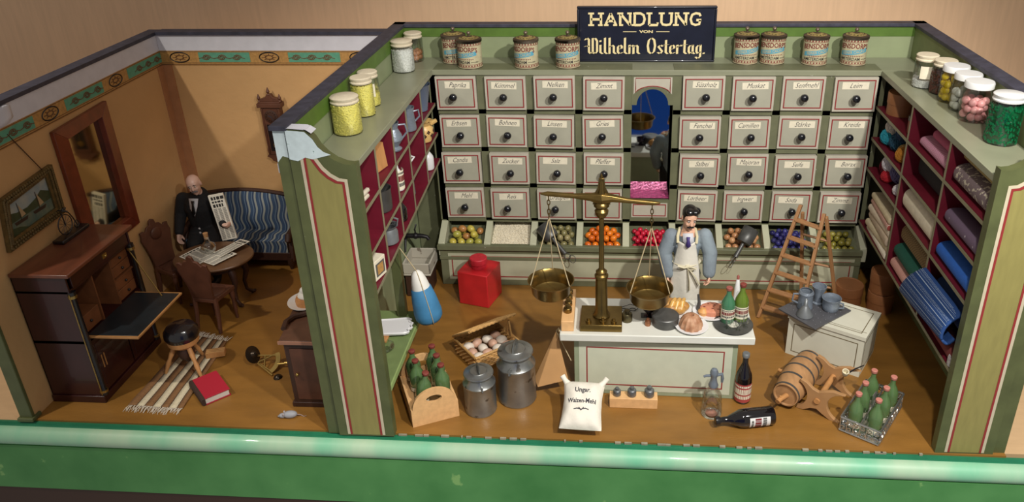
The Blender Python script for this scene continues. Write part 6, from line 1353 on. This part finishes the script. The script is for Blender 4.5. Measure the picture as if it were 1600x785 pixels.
# round chip boxes
M['chipwood'] = mat('chip_box_wood', (150, 98, 60), 0.55, var=0.12, scale=5, wear=(150, 96, 60), wscale=4, wthr=0.6)
def chipbox(label, loc, R, H, rz=0):
    t = thing('round_box', label, 'box', loc, rz, 'round wooden boxes')
    b = MB(); b.lathe([(0, 0), (R*0.96, 0), (R*0.96, H*0.68), (0, H*0.68)], 36); b.build('box_body', M['chipwood'], t)
    b = MB(); b.lathe([(R*0.99, H*0.5), (R, H*0.5), (R, H*0.96), (R*0.98, H), (R*0.9, H), (R*0.88, H*0.97), (0, H*0.97)], 36); b.build('lid', M['chipwood'], t, bevel=0.003); return t
bx0 = chipbox('round wooden box standing alone on the floor behind the cream chest', (2.93, -0.66, 0), 0.20, 0.30)
dup(bx0, (3.335, -0.84, 0), 40, 'lower round wooden box of the stack under the right shelves', scale=(0.92, 0.92, 1.0)); dup(bx0, (3.34, -0.82, 0.302), 90, 'upper round wooden box of the stack under the right shelves', scale=(0.92, 0.92, 1.05))

# barrel in its fallen stand
bl = thing('barrel_stand', 'light wooden cross-shaped barrel stand tipped over on the floor', 'stand', (1.62, -3.20, 0), 0)
ax = Vector((0.53, 0.848, 0)); sd = Vector((0.848, -0.53, 0))
BX = Matrix((( sd.x, ax.x, 0, 0), (sd.y, ax.y, 0, 0), (0, 0, 1, 0), (0, 0, 0, 1)))   # local x = to the side, y = along the barrel
def xplate():
    pts = []
    for i in range(13): a = rad(62-124*i/12); pts.append((-0.06+0.205*cos(a), 0.215+0.205*sin(a)))
    pts += [(0.10, 0.0), (0.20, 0.02)]
    for i in range(9): a = rad(235+ (305-235)*i/8); pts.append((0.30+0.0*i+0.13*cos(a)*1.0, -0.03+0.10*(sin(a)+0.82)*0+0.06*sin(pi*i/8))) if False else None
    lower = [(0.17, 0.05), (0.25, 0.09), (0.33, 0.05), (0.42, 0.0), (0.56, 0.0)]
    pts = pts[:13]+[(0.03, 0.0), (0.12, 0.01), (0.20, 0.07), (0.27, 0.09), (0.34, 0.05), (0.44, 0.0), (0.57, 0.0)]
    for i in range(11): a = rad(250-140*i/10); pts.append((0.585+0.20*cos(a), 0.205+0.195*sin(a)))
    pts += [(0.58, 0.41), (0.44, 0.41), (0.34, 0.37), (0.27, 0.33), (0.20, 0.35), (0.12, 0.41), (0.05, 0.43)]
    return pts
for y in (0.12, 0.68):
    b = MB(); b.prism(xplate(), y, y+0.05, 'y', 0, BX); b.build('stand_plate', mat('stand_wood', (172, 130, 86), 0.55, var=0.1, scale=5), bl, bevel=0.004)
b = MB(); b.tube([(0.27, 0.10, 0.21), (0.27, 0.78, 0.21)], 0.035, 12, 0, BX); b.build('dowel', M['beech'], bl)
brl = thing('barrel', 'small wooden barrel with dark hoops and a spigot, lying in the tipped stand', 'barrel', (1.62, -3.20, 0.0), 0)
BR = BX @ T(-0.075, 0, 0.215) @ RX(-90); Lb = 0.84
b = MB(); rr_ = lambda t_: 0.152+0.045*sin(pi*t_); b.lathe([(0, 0.02), (rr_(0)-0.02, 0.02), (rr_(0)-0.012, 0), (rr_(0), 0)]+[(rr_(i/14), Lb*i/14) for i in range(1, 15)]+[(rr_(1)-0.02, Lb), (rr_(1)-0.02, Lb-0.02), (0, Lb-0.02)], 36, 0, BR, cap=False); b.build('staves', mat('barrel_wood', (172, 130, 88), 0.5, var=0.14, scale=8, stretch=(2, 0.6, 2)), brl)
for t_ in (0.04, 0.27, 0.50, 0.72, 0.95):
    b = MB(); r_ = rr_(t_)+0.003; b.lathe([(r_, Lb*t_-0.016), (r_+0.004, Lb*t_), (r_, Lb*t_+0.016)], 36, 0, BR, cap=False); b.build('hoop', M['zinc_dark'], brl)
b = MB(); b.tube([(-0.02, 0.03, 0.01), (-0.05, -0.10, 0.02), (-0.06, -0.15, 0.01)], [0.034, 0.03, 0.034], 10, 0, BX @ T(-0.05, 0, 0.19)); b.tube([(-0.05, -0.09, -0.03), (-0.05, -0.09, 0.06)], 0.014, 8, 0, BX @ T(-0.05, 0, 0.19)); b.build('spigot', M['beech'], brl)
b = MB(); b.tube([(-0.24, 0.40, 0.22), (-0.33, 0.42, 0.22)], [0.03, 0.022], 10, 0, BX); b.build('bung', M['beech'], brl)

# silver crate with bottles
M['silver'] = mat('silver_ornate', (196, 196, 192), 0.25, metal=0.9, var=0.1)
bk2 = thing('silver_crate', 'ornate silver wire bottle crate at the front right of the shop floor', 'crate', (2.55, -3.28, 0), 56)
LX, LY, HB = 0.42, 0.225, 0.20
b = MB(); b.box(-LX, LX, -LY, LY, 0, 0.02)
for z in (0.02, HB):
    for i, (p, q_) in enumerate((((-LX, -LY), (LX, -LY)), ((LX, -LY), (LX, LY)), ((LX, LY), (-LX, LY)), ((-LX, LY), (-LX, -LY)))): b.tube([(p[0], p[1], z), (q_[0], q_[1], z)], 0.014, 6)
b.build('crate_frame', M['silver'], bk2)
b = MB(); q = random.Random(6)
def scrolls(p, d, L):
    n = int(L/0.075)
    for i in range(n):
        c_ = Vector(p)+Vector(d)*((i+0.5)*L/n)
        for z, sg2 in ((0.065, 1), (0.15, -1)):
            pts = [c_+Vector(d)*(0.036*(1-t_/9.5)*cos(t_*sg2+i))+Vector((0, 0, z+0.034*(1-t_/9.5)*sin(t_*sg2+i))) for t_ in [k*0.75 for k in range(11)]]
            b.tube(pts, 0.0075, 5)
        b.tube([c_+Vector(d)*0.035+Vector((0, 0, 0.02)), c_+Vector(d)*0.035+Vector((0, 0, HB))], 0.006, 5)
scrolls((-LX, -LY, 0), (1, 0, 0), 2*LX); scrolls((-LX, LY, 0), (1, 0, 0), 2*LX); scrolls((-LX, -LY, 0), (0, 1, 0), 2*LY); scrolls((LX, -LY, 0), (0, 1, 0), 2*LY)
b.build('filigree_sides', M['silver'], bk2)
b = MB(); b.tube([(-LX, 0, HB), (LX, 0, HB)], 0.012, 6); b.tube([(-LX+0.28, 0, HB), (-LX+0.28, 0, 0.30)], 0.01, 6); b.tube([(-0.06, 0, HB), (-0.05, 0, 0.36), (0.05, 0, 0.36), (0.06, 0, HB)], 0.012, 6); b.build('divider', M['silver'], bk2)
b0 = None; c5, s5 = cos(rad(56)), sin(rad(56))
for nm, x, y in (('at the front end of the left row', -.27, .11), ('in the middle of the left row', -.03, .115), ('at the rear end of the left row', .26, .11), ('at the front end of the right row', -.25, -.11), ('in the middle of the right row', 0.02, -.11), ('at the rear end of the right row', .27, -.115)):
    loc = (2.55+c5*x-s5*y, -3.28+s5*x+c5*y, 0.022); lb = 'pink-capped green bottle %s of the silver crate' % nm
    if b0 is None: b0 = bottle('green_bottle', lb, loc, 0.082, 0.48, M['bottle_green'], mat('cap_pink', (190, 122, 108), 0.6), True, 'bottles in the silver crate', lz=(0.05, 0.2))
    else: dup(b0, loc, random.uniform(-30, 30), lb)
pp = thing('tobacco_pipe', 'small pale-bowled pipe with a thin dark stem beside the silver crate', 'pipe', (2.30, -3.02, 0.42), 0)
pp.location = (2.27, -2.99, 0.425); b = MB(); b.lathe([(0, -0.03), (0.03, -0.02), (0.04, 0.01), (0.042, 0.05), (0.03, 0.05), (0.02, 0.0)], 14, 0, RX(20)); b.build('bowl', mat('meerschaum', (210, 200, 170), 0.5), pp)
b = MB(); b.tube([(0.02, 0.0, 0.0), (0.12, 0.02, 0.06), (0.22, 0.04, 0.10)], [0.012, 0.009, 0.007], 8); b.build('stem', M['ebony'], pp)

# ================================================================ right shelf goods
def cloth(name, c_, kind=None, c2=None, sc=1.0):
    if kind is None: return mat(name, c_, 0.85, var=0.08, scale=12, bump=0.2, bscale=30)
    m = bpy.data.materials.new(name); m.use_nodes = True; nt = m.node_tree; bs = nt.nodes['Principled BSDF']; bs.inputs['Roughness'].default_value = 0.85
    tc = nt.nodes.new('ShaderNodeTexCoord'); mp = nt.nodes.new('ShaderNodeMapping'); nt.links.new(tc.outputs['Object'], mp.inputs[0])
    mx = nt.nodes.new('ShaderNodeMix'); mx.data_type = 'RGBA'; mx.inputs['A'].default_value = lin(c_); mx.inputs['B'].default_value = lin(c2)
    if kind == 'check':
        w1 = nt.nodes.new('ShaderNodeTexChecker'); w1.inputs['Scale'].default_value = 14*sc; nt.links.new(mp.outputs[0], w1.inputs['Vector']); nt.links.new(w1.outputs['Fac'], mx.inputs['Factor'])
    elif kind == 'rings':
        w1 = nt.nodes.new('ShaderNodeTexWave'); w1.bands_direction = 'Y'; w1.inputs['Scale'].default_value = 5*sc; nt.links.new(mp.outputs[0], w1.inputs['Vector'])
        r = nt.nodes.new('ShaderNodeValToRGB'); r.color_ramp.elements[0].position = 0.45; r.color_ramp.elements[1].position = 0.6; nt.links.new(w1.outputs['Fac'], r.inputs[0]); nt.links.new(r.outputs[0], mx.inputs['Factor'])
    elif kind == 'dots':
        w1 = nt.nodes.new('ShaderNodeTexVoronoi'); w1.inputs['Scale'].default_value = 9*sc; w1.inputs['Randomness'].default_value = 0.3; nt.links.new(mp.outputs[0], w1.inputs['Vector'])
        r = nt.nodes.new('ShaderNodeValToRGB'); r.color_ramp.elements[0].position = 0.18; r.color_ramp.elements[1].position = 0.22; r.color_ramp.elements[0].color = (1, 1, 1, 1); r.color_ramp.elements[1].color = (0, 0, 0, 1); nt.links.new(w1.outputs['Distance'], r.inputs[0]); nt.links.new(r.outputs[0], mx.inputs['Factor'])
    elif kind == 'noise':
        w1 = nt.nodes.new('ShaderNodeTexNoise'); w1.inputs['Scale'].default_value = 22*sc; w1.inputs['Detail'].default_value = 3; nt.links.new(mp.outputs[0], w1.inputs['Vector'])
        r = nt.nodes.new('ShaderNodeValToRGB'); r.color_ramp.elements[0].position = 0.56; r.color_ramp.elements[1].position = 0.6; nt.links.new(w1.outputs['Fac'], r.inputs[0]); nt.links.new(r.outputs[0], mx.inputs['Factor'])
    nt.links.new(mx.outputs['Result'], bs.inputs['Base Color']); return m
def bolt(label, y0, y1, x, z, rx, rz_, m, tilt=0, name='cloth_bolt', group='cloth bolts on the right shelves'):
    t = thing(name, label, 'cloth', (x, (y0+y1)/2, z), 0, group, rot=(rad(tilt), 0, 0)); L = (y1-y0)/2
    b = MB(); n = 28; prof = []
    for i in range(n):
        a = 2*pi*i/n; e = 0.75; prof.append((rx*math.copysign(abs(cos(a))**e, cos(a)), rz_*math.copysign(abs(sin(a))**e, sin(a))))
    b.prism(prof, -L, L, 'y'); b.build('rolled_cloth', m, t, bevel=0.012)
    b = MB(); sp = []
    for i in range(46): a = i*0.42; k = 0.15+0.8*i/46; sp.append((rx*k*cos(a), -L-0.003, rz_*k*sin(a)))
    b.tube(sp, 0.004, 4); b.build('end_spiral', M['print'], t); return t
X_ = 3.36
bolt('upper pink cloth roll in the top middle compartment of the right shelves', -2.52, -1.75, 3.42, 2.81+0.21, .16, .07, cloth('cloth_rose', (176, 84, 112)))
bolt('pink and white checked cloth roll, lower of two in the top middle compartment', -2.56, -1.60, 3.36, 2.81+0.075, .18, .07, cloth('cloth_pink_check', (168, 60, 104), 'rings', (214, 182, 196), 2.6))
bolt('black cloth roll in the dark middle compartment below the pink rolls', -2.54, -1.50, 3.44, 2.35+0.18, .18, .17, cloth('cloth_black', (26, 24, 28)))
bolt('thick cream white cloth roll in the middle compartment above the green roll', -2.55, -1.45, 3.36, 1.89+0.16, .20, .155, cloth('cloth_white', (218, 208, 184)))
bolt('tan woven cloth roll lying on top in the lowest middle compartment', -2.56, -1.50, 3.40, 1.04+0.54, .20, .14, cloth('cloth_tan', (142, 118, 78), 'check', (108, 84, 56), 3))
bolt('dark green cloth roll in the lowest middle compartment', -2.56, -1.48, 3.37, 1.04+0.29, .22, .10, cloth('cloth_green', (20, 78, 62)))
bolt('pale pink checked cloth roll at the bottom of the lowest middle compartment', -2.56, -1.46, 3.33, 1.04+0.09, .19, .085, cloth('cloth_pale_check', (216, 172, 156), 'rings', (172, 108, 100), 3))
bolt('yellowish ribbed cloth roll, uppermost in the front top compartment', -3.68, -2.72, 3.40, 2.81+0.335, .17, .07, cloth('cloth_ribbed', (172, 152, 96), 'rings', (142, 120, 70), 3))
bolt('grey glittering cloth roll under the yellow ribbed one', -3.68, -2.72, 3.36, 2.81+0.125, .20, .115, cloth('cloth_glitter', (112, 96, 98), 'noise', (190, 180, 160), 1))
bolt('dark crimson cloth roll at the back of the second front compartment', -3.68, -2.70, 3.52, 2.35+0.30, .13, .10, cloth('cloth_crimson', (124, 24, 56)))
bolt('purple-grey dotted cloth roll in the second front compartment', -3.68, -2.74, 3.28, 2.35+0.09, .13, .085, cloth('cloth_dotted', (102, 84, 104), 'dots', (200, 190, 196), 1))
bolt('pale grey cloth roll above the bright blue one', -3.68, -2.72, 3.42, 1.89+0.315, .18, .09, cloth('cloth_grey', (178, 164, 150), 'rings', (162, 148, 136), 5))
bolt('bright blue cloth roll in the third front compartment', -3.68, -2.70, 3.33, 1.89+0.105, .18, .10, cloth('cloth_blue', (36, 92, 176)))
# folded cloths at the back
q = random.Random(8); z = 1.04
for i, (nm, c_, k, c2, h) in enumerate((('folded white cloth at the bottom of the pile', (216, 206, 186), None, None, .085), ('folded cream cloth second from the bottom of the pile', (204, 190, 158), None, None, .10), ('folded pale beige cloth in the middle of the pile', (190, 170, 146), None, None, .12), ('folded ivory cloth fourth from the bottom of the pile', (212, 196, 172), None, None, .10), ('folded red and white patterned cloth', (168, 72, 66), 'rings', (214, 196, 176), .085), ('folded cream cloth topmost of the pile', (200, 184, 150), None, None, .09))):
    t = thing('folded_cloth', nm+' in the lowest rear compartment', 'cloth', (3.34, -0.80, z), q.uniform(-3, 3), 'folded cloths on the right shelves')
    b = MB(); b.prism([(-0.20, 0.0), (0.18, 0), (0.18, h), (-0.20, h), (-0.215, h*0.5)], -0.48+0.01*i, 0.46, 'y'); b.build('fold', cloth('folded_%d' % i, c_, k, c2, 2) if k else cloth('folded_%d' % i, c_), t, bevel=0.02, seg=3); z += h+0.003
# yarn balls
def yarn(label, loc, R, c_):
    loc = (loc[0], loc[1], loc[2]+0.014); t = thing('yarn_ball', label, 'yarn', loc, 0, 'balls of yarn on the right shelves'); m = mat('yarn', c_, 0.9, var=0.1, scale=30)
    b = MB(); b.sphere((0, 0, 0), R*0.96, 18, 12); q = random.Random(int(R*1000+loc[1]*100))
    for k in range(16):
        e = Euler((q.uniform(0, 3), q.uniform(0, 3), q.uniform(0, 3))).to_matrix().to_4x4(); b.tube([(R*cos(2*pi*i/20), R*sin(2*pi*i/20), R*0.25*math.sin(k)) for i in range(20)], R*0.07, 5, 0, e, closed=True)
    b.build('wound_yarn', m, t)
yarn('white ball of yarn on top, in the second rear compartment of the right shelves', (3.27, -0.42, 2.35+0.275), 0.105, (206, 196, 184))
yarn('turquoise ball of yarn under the white one in the second rear compartment', (3.25, -0.36, 2.35+0.115), 0.115, (36, 140, 158))
yarn('dark teal ball of yarn in the second rear compartment', (3.30, -0.62, 2.35+0.125), 0.125, (28, 70, 92)); yarn('navy ball of yarn on top in the second rear compartment', (3.32, -0.72, 2.35+0.28), 0.11, (30, 54, 84))
yarn('ochre ball of yarn near the upright in the second rear compartment', (3.24, -1.02, 2.35+0.10), 0.10, (170, 112, 32)); yarn('pale ochre ball of yarn between teal and ochre ones', (3.30, -0.85, 2.35+0.085), 0.085, (176, 142, 84))
yarn('dark red ball of yarn at the back of the third rear compartment', (3.32, -0.35, 1.89+0.12), 0.12, (110, 20, 40)); yarn('white ball of yarn in the third rear compartment', (3.27, -0.58, 1.89+0.26), 0.125, (196, 190, 194))
yarn('lavender grey ball of yarn in the third rear compartment', (3.32, -0.82, 1.89+0.21), 0.13, (96, 88, 124)); yarn('bright red ball of yarn in the third rear compartment', (3.23, -0.60, 1.89+0.085), 0.085, (176, 30, 44)); yarn('small white ball of yarn by the upright in the third rear compartment', (3.24, -1.06, 1.89+0.075), 0.075, (206, 200, 200))
# top rear compartment
chipbox('round orange-brown wooden box in the top rear compartment of the right shelves', (3.34, -0.36, 2.81), 0.19, 0.30)
tb_ = thing('small_canister', 'small reddish canister by the upright in the top rear compartment', 'canister', (3.26, -1.12, 2.81)); b = MB(); b.lathe([(0, 0), (0.07, 0), (0.07, 0.20), (0, 0.20)], 18); b.build('can_body', mat('canister_brick', (140, 62, 44), 0.5), tb_); b = MB(); b.lathe([(0.074, 0.16), (0.074, 0.22), (0, 0.225)], 18); b.build('lid', M['zinc_dark'], tb_)
# blue embroidered cloth draped over the lowest shelf
bc_ = thing('embroidered_cloth', 'blue cloth with white embroidered stripes draped over the lowest right shelf', 'cloth', (3.2, -3.0, 1.05))
M['cl_navy'] = cloth('cloth_navy', (24, 62, 118)); M['cl_white'] = mat('stitch_white', (168, 186, 206), 0.8)
LLc, ULc, URc, LRc = Vector((2.985, -2.36, 1.22)), Vector((3.085, -2.72, 1.74)), Vector((3.19, -3.60, 1.66)), Vector((3.0, -3.64, 1.38))
def dp(u, s, d=0.0):     # u along the shelf (0 rear .. 1 front), s down the drape
    p = (ULc.lerp(URc, u)).lerp(LLc.lerp(LRc, u), s); n = Vector((-0.93, 0.0, 0.37)); p = p+n*(0.07*sin(pi*s)**0.7+d); return (p.x-3.2, p.y+3.0, p.z-1.05)
b = MB(); b.sheet(lambda u, v: dp(u, v), 24, 24, 0); b.sheet(lambda u, v: tuple(Vector(dp(u, 1))+Vector((0.14*v, 0.02*v, -0.06*sin(pi*v)))), 24, 6, 0); b.build('cloth', M['cl_navy'], bc_, solid=0.025)
b = MB()
for s0 in (0.20, 0.50, 0.80):
    b.add([dp(u/20, s0+ds, 0.016) for ds in (0, 0.018) for u in range(21)], [(i, i+1, 22+i, 21+i) for i in range(20)], 0)
for s0 in (0.03, 0.30, 0.58, 0.86):
    for rowo, sg2 in ((0.02, 1), (0.05, -1), (0.10, 1)):
        for i in range(44):
            u0 = (i+0.2)/45; s = s0+rowo
            if s > 0.97: continue
            b.add([dp(u0, s, 0.016), dp(u0+0.006, s, 0.016), dp(u0+0.006+0.009*sg2, s+0.024, 0.016), dp(u0+0.009*sg2, s+0.024, 0.016)], [(0, 1, 2, 3)], 0)
b.build('embroidery', M['cl_white'], bc_, smooth=0, recalc=False)
bolt('thick navy cloth roll behind the blue embroidered cloth', -3.66, -2.72, 3.36, 1.04+0.46, .15, .15, cloth('cloth_navy_plain', (36, 62, 108)))
bolt('reddish brown cloth roll peeping out under the blue embroidered cloth', -3.66, -2.70, 3.26, 1.04+0.09, .12, .085, cloth('cloth_brick', (118, 50, 48)), 0)
lc_ = thing('lace_roll', 'small roll of white lace at the front end of the lowest right shelf', 'lace', (3.18, -3.62, 1.04)); b = MB(); b.lathe([(0.02, 0), (0.06, 0), (0.065, 0.02), (0.065, 0.10), (0.06, 0.12), (0.02, 0.12)], 18); b.build('lace', mat('lace', (214, 210, 204), 0.8, c2=(150, 140, 140), scale=30), lc_)

# ================================================================ shopkeeper
sk2 = thing('person', 'shopkeeper with black hair and moustache in a white apron, standing behind the counter', 'person', (0.45, -1.50, 0), -4)
HH = 0.315; hx = T(0.02, -0.06, 1.775) @ RZ(14) @ RX(12) @ RY(6) @ SC(HH*0.84, HH*0.92, HH)
b = MB(); head_shape(b, hx)
limb(b, [(0, 0.02, 0.92), (0, 0.01, 1.15), (0, 0.0, 1.40), (0.01, 0.0, 1.54)], [.15, .14, .17, .11])
LA = [(-0.21, 0.0, 1.48), (-0.29, -0.03, 1.24), (-0.23, -0.10, 0.96)]; RA = [(0.23, 0.0, 1.50), (0.31, -0.03, 1.26), (0.31, -0.10, 0.99)]
LL = [(-0.09, 0.02, 0.92), (-0.095, -0.01, 0.50), (-0.10, 0.03, 0.09)]; RL = [(0.09, 0.02, 0.92), (0.095, -0.01, 0.50), (0.10, 0.03, 0.09)]
for A_ in (LA, RA): limb(b, A_, [.07, .058, .038])
for A_ in (LL, RL): limb(b, A_, [.105, .075, .05]); limb(b, [A_[2], (A_[2][0], A_[2][1]-0.03, 0.05), (A_[2][0], A_[2][1]-0.17, 0.04)], [.05, .045, .035])
hand_shape(b, T(*LA[2]) @ RX(-10) @ RZ(70) @ SC(1.15, 1.15, 1.15), -1, 30); hand_shape(b, T(*RA[2]) @ RX(-10) @ RZ(-70) @ SC(1.15, 1.15, 1.15), 1, 30)
fuse(b, 'body', M['skin'], sk2, 0.009, 3); eyes(sk2, hx)
b = MB(); b.sphere((0, .10, .18), (.385, .44, .37), 22, 14, 0, hx); b.sphere((-.12, -.16, .42), (.22, .20, .12), 14, 8, 0, hx); b.sphere((.16, -.14, .42), (.18, .20, .11), 14, 8, 0, hx)
for s in (-1, 1): b.tube([(.34*s, -.06, .12), (.345*s, -.06, -.08)], [.05, .025], 8, 0, hx)
fuse(b, 'hair', mat('hair_black', (18, 17, 18), 0.3, coat=0.3), sk2, 0.012, 4)
b = MB(); b.tube([(-.19, -.35, -.25), (-.09, -.41, -.20), (0, -.425, -.185), (.09, -.41, -.20), (.19, -.35, -.25)], [.015, .045, .035, .045, .015], 8, 0, hx); b.build('moustache', M['dark_hair'], sk2)
b = MB(); b.sphere((0, -.372, -.285), (.07, .04, .025), 10, 6, 0, hx); b.build('lips', mat('lips', (170, 84, 76), 0.4), sk2)
M['jacket'] = mat('shop_jacket', (142, 156, 164), 0.85, c2=(112, 120, 130), scale=3, bump=0.25, bscale=16)
b = MB(); limb(b, [(0, 0.03, 0.95), (0, 0.02, 1.15), (0, 0.0, 1.38), (0, 0.02, 1.54)], [.15, .155, .185, .11]); limb(b, [(-0.20, 0.01, 1.45), (0.21, 0.01, 1.47)], [.09, .09])
for A_ in (LA, RA): limb(b, [A_[0], A_[1], Vector(A_[1]).lerp(Vector(A_[2]), 0.96)], [.10, .10, .088])
fuse(b, 'jacket', M['jacket'], sk2, 0.012, 4)
b = MB()
for A_ in (LL, RL): limb(b, [A_[0], A_[1], (A_[2][0], A_[2][1], 0.12)], [.12, .085, .07])
fuse(b, 'trousers', M['suit'], sk2, 0.014, 3)
b = MB()
for A_ in (LL, RL): limb(b, [A_[2], (A_[2][0], A_[2][1]-0.03, 0.06), (A_[2][0], A_[2][1]-0.19, 0.05)], [.06, .055, .048])
fuse(b, 'shoes', M['black'], sk2, 0.012, 2)
M['apron'] = mat('apron_white', (222, 218, 206), 0.85, var=0.03, scale=4, bump=0.25, bscale=14)
b = MB()
def apr(u, v):     # v 0 hem .. 1 chest
    z = 0.40+1.07*v; wd = 0.175+0.02*sin(pi*min(1, v/0.62)) if v < 0.62 else 0.175-0.055*min(1, (v-0.62)/0.3); a = (u-0.5)*2; dep = 0.205 if v > 0.5 else 0.205-0.02*(0.5-v)
    return (a*wd+0.0, 0.02-dep*math.sqrt(max(0.0, 1-(a*0.80)**2))-0.012*sin(5*a+3*v)*(1-v)-0.016, z)
b.sheet(apr, 24, 34); b.build('apron', M['apron'], sk2, solid=0.012)
b = MB()
for s in (-1, 1): b.tube([(s*0.12, -0.165, 1.46), (s*0.125, -0.12, 1.54), (s*0.10, 0.0, 1.60), (s*0.04, 0.11, 1.56)], 0.018, 8, flat=0.5)
b.build('apron_strap', mat('strap_cream', (206, 196, 160), 0.85), sk2)
M['sash'] = mat('sash_cream', (212, 204, 176), 0.8)
b = MB(); b.tube([(0.19*sin(rad(a)), 0.02-0.215*cos(rad(a)), 1.135) for a in range(-110, 111, 10)], 0.022, 8, flat=0.6)
b.sphere((0.02, -0.215, 1.135), (0.035, 0.025, 0.03), 12, 8)
b.tube([(0.02, -0.22, 1.13), (-0.03, -0.26, 1.14), (-0.10, -0.25, 1.16), (-0.06, -0.235, 1.12), (0.02, -0.22, 1.13)], 0.014, 8); b.tube([(0.02, -0.22, 1.13), (0.08, -0.26, 1.15), (0.13, -0.24, 1.13), (0.07, -0.235, 1.10), (0.02, -0.22, 1.13)], 0.014, 8)
b.tube([(0.02, -0.225, 1.13), (0.05, -0.245, 0.95), (0.06, -0.24, 0.80)], [.014, .022, .028], 8, flat=0.4); b.tube([(0.02, -0.225, 1.13), (0.13, -0.235, 1.0), (0.19, -0.20, 0.86)], [.014, .02, .024], 8, flat=0.4); b.build('apron_sash', M['sash'], sk2)
b = MB(); b.add([(-.06, -.165, 1.60), (.07, -.165, 1.61), (.085, -.20, 1.50), (.01, -.225, 1.44), (-.06, -.20, 1.50)], [(0, 1, 2, 3, 4)]); b.build('shirt_front', M['shirt'], sk2, solid=0.012)
b = MB(); b.add([(-.012, -.205, 1.57), (.035, -.205, 1.57), (.03, -.222, 1.53), (.05, -.24, 1.46), (.012, -.25, 1.43), (-.022, -.24, 1.46), (-.005, -.222, 1.53)], [tuple(range(7))]); b.build('necktie', mat('tie_purple', (70, 56, 120), 0.6), sk2, solid=0.012)
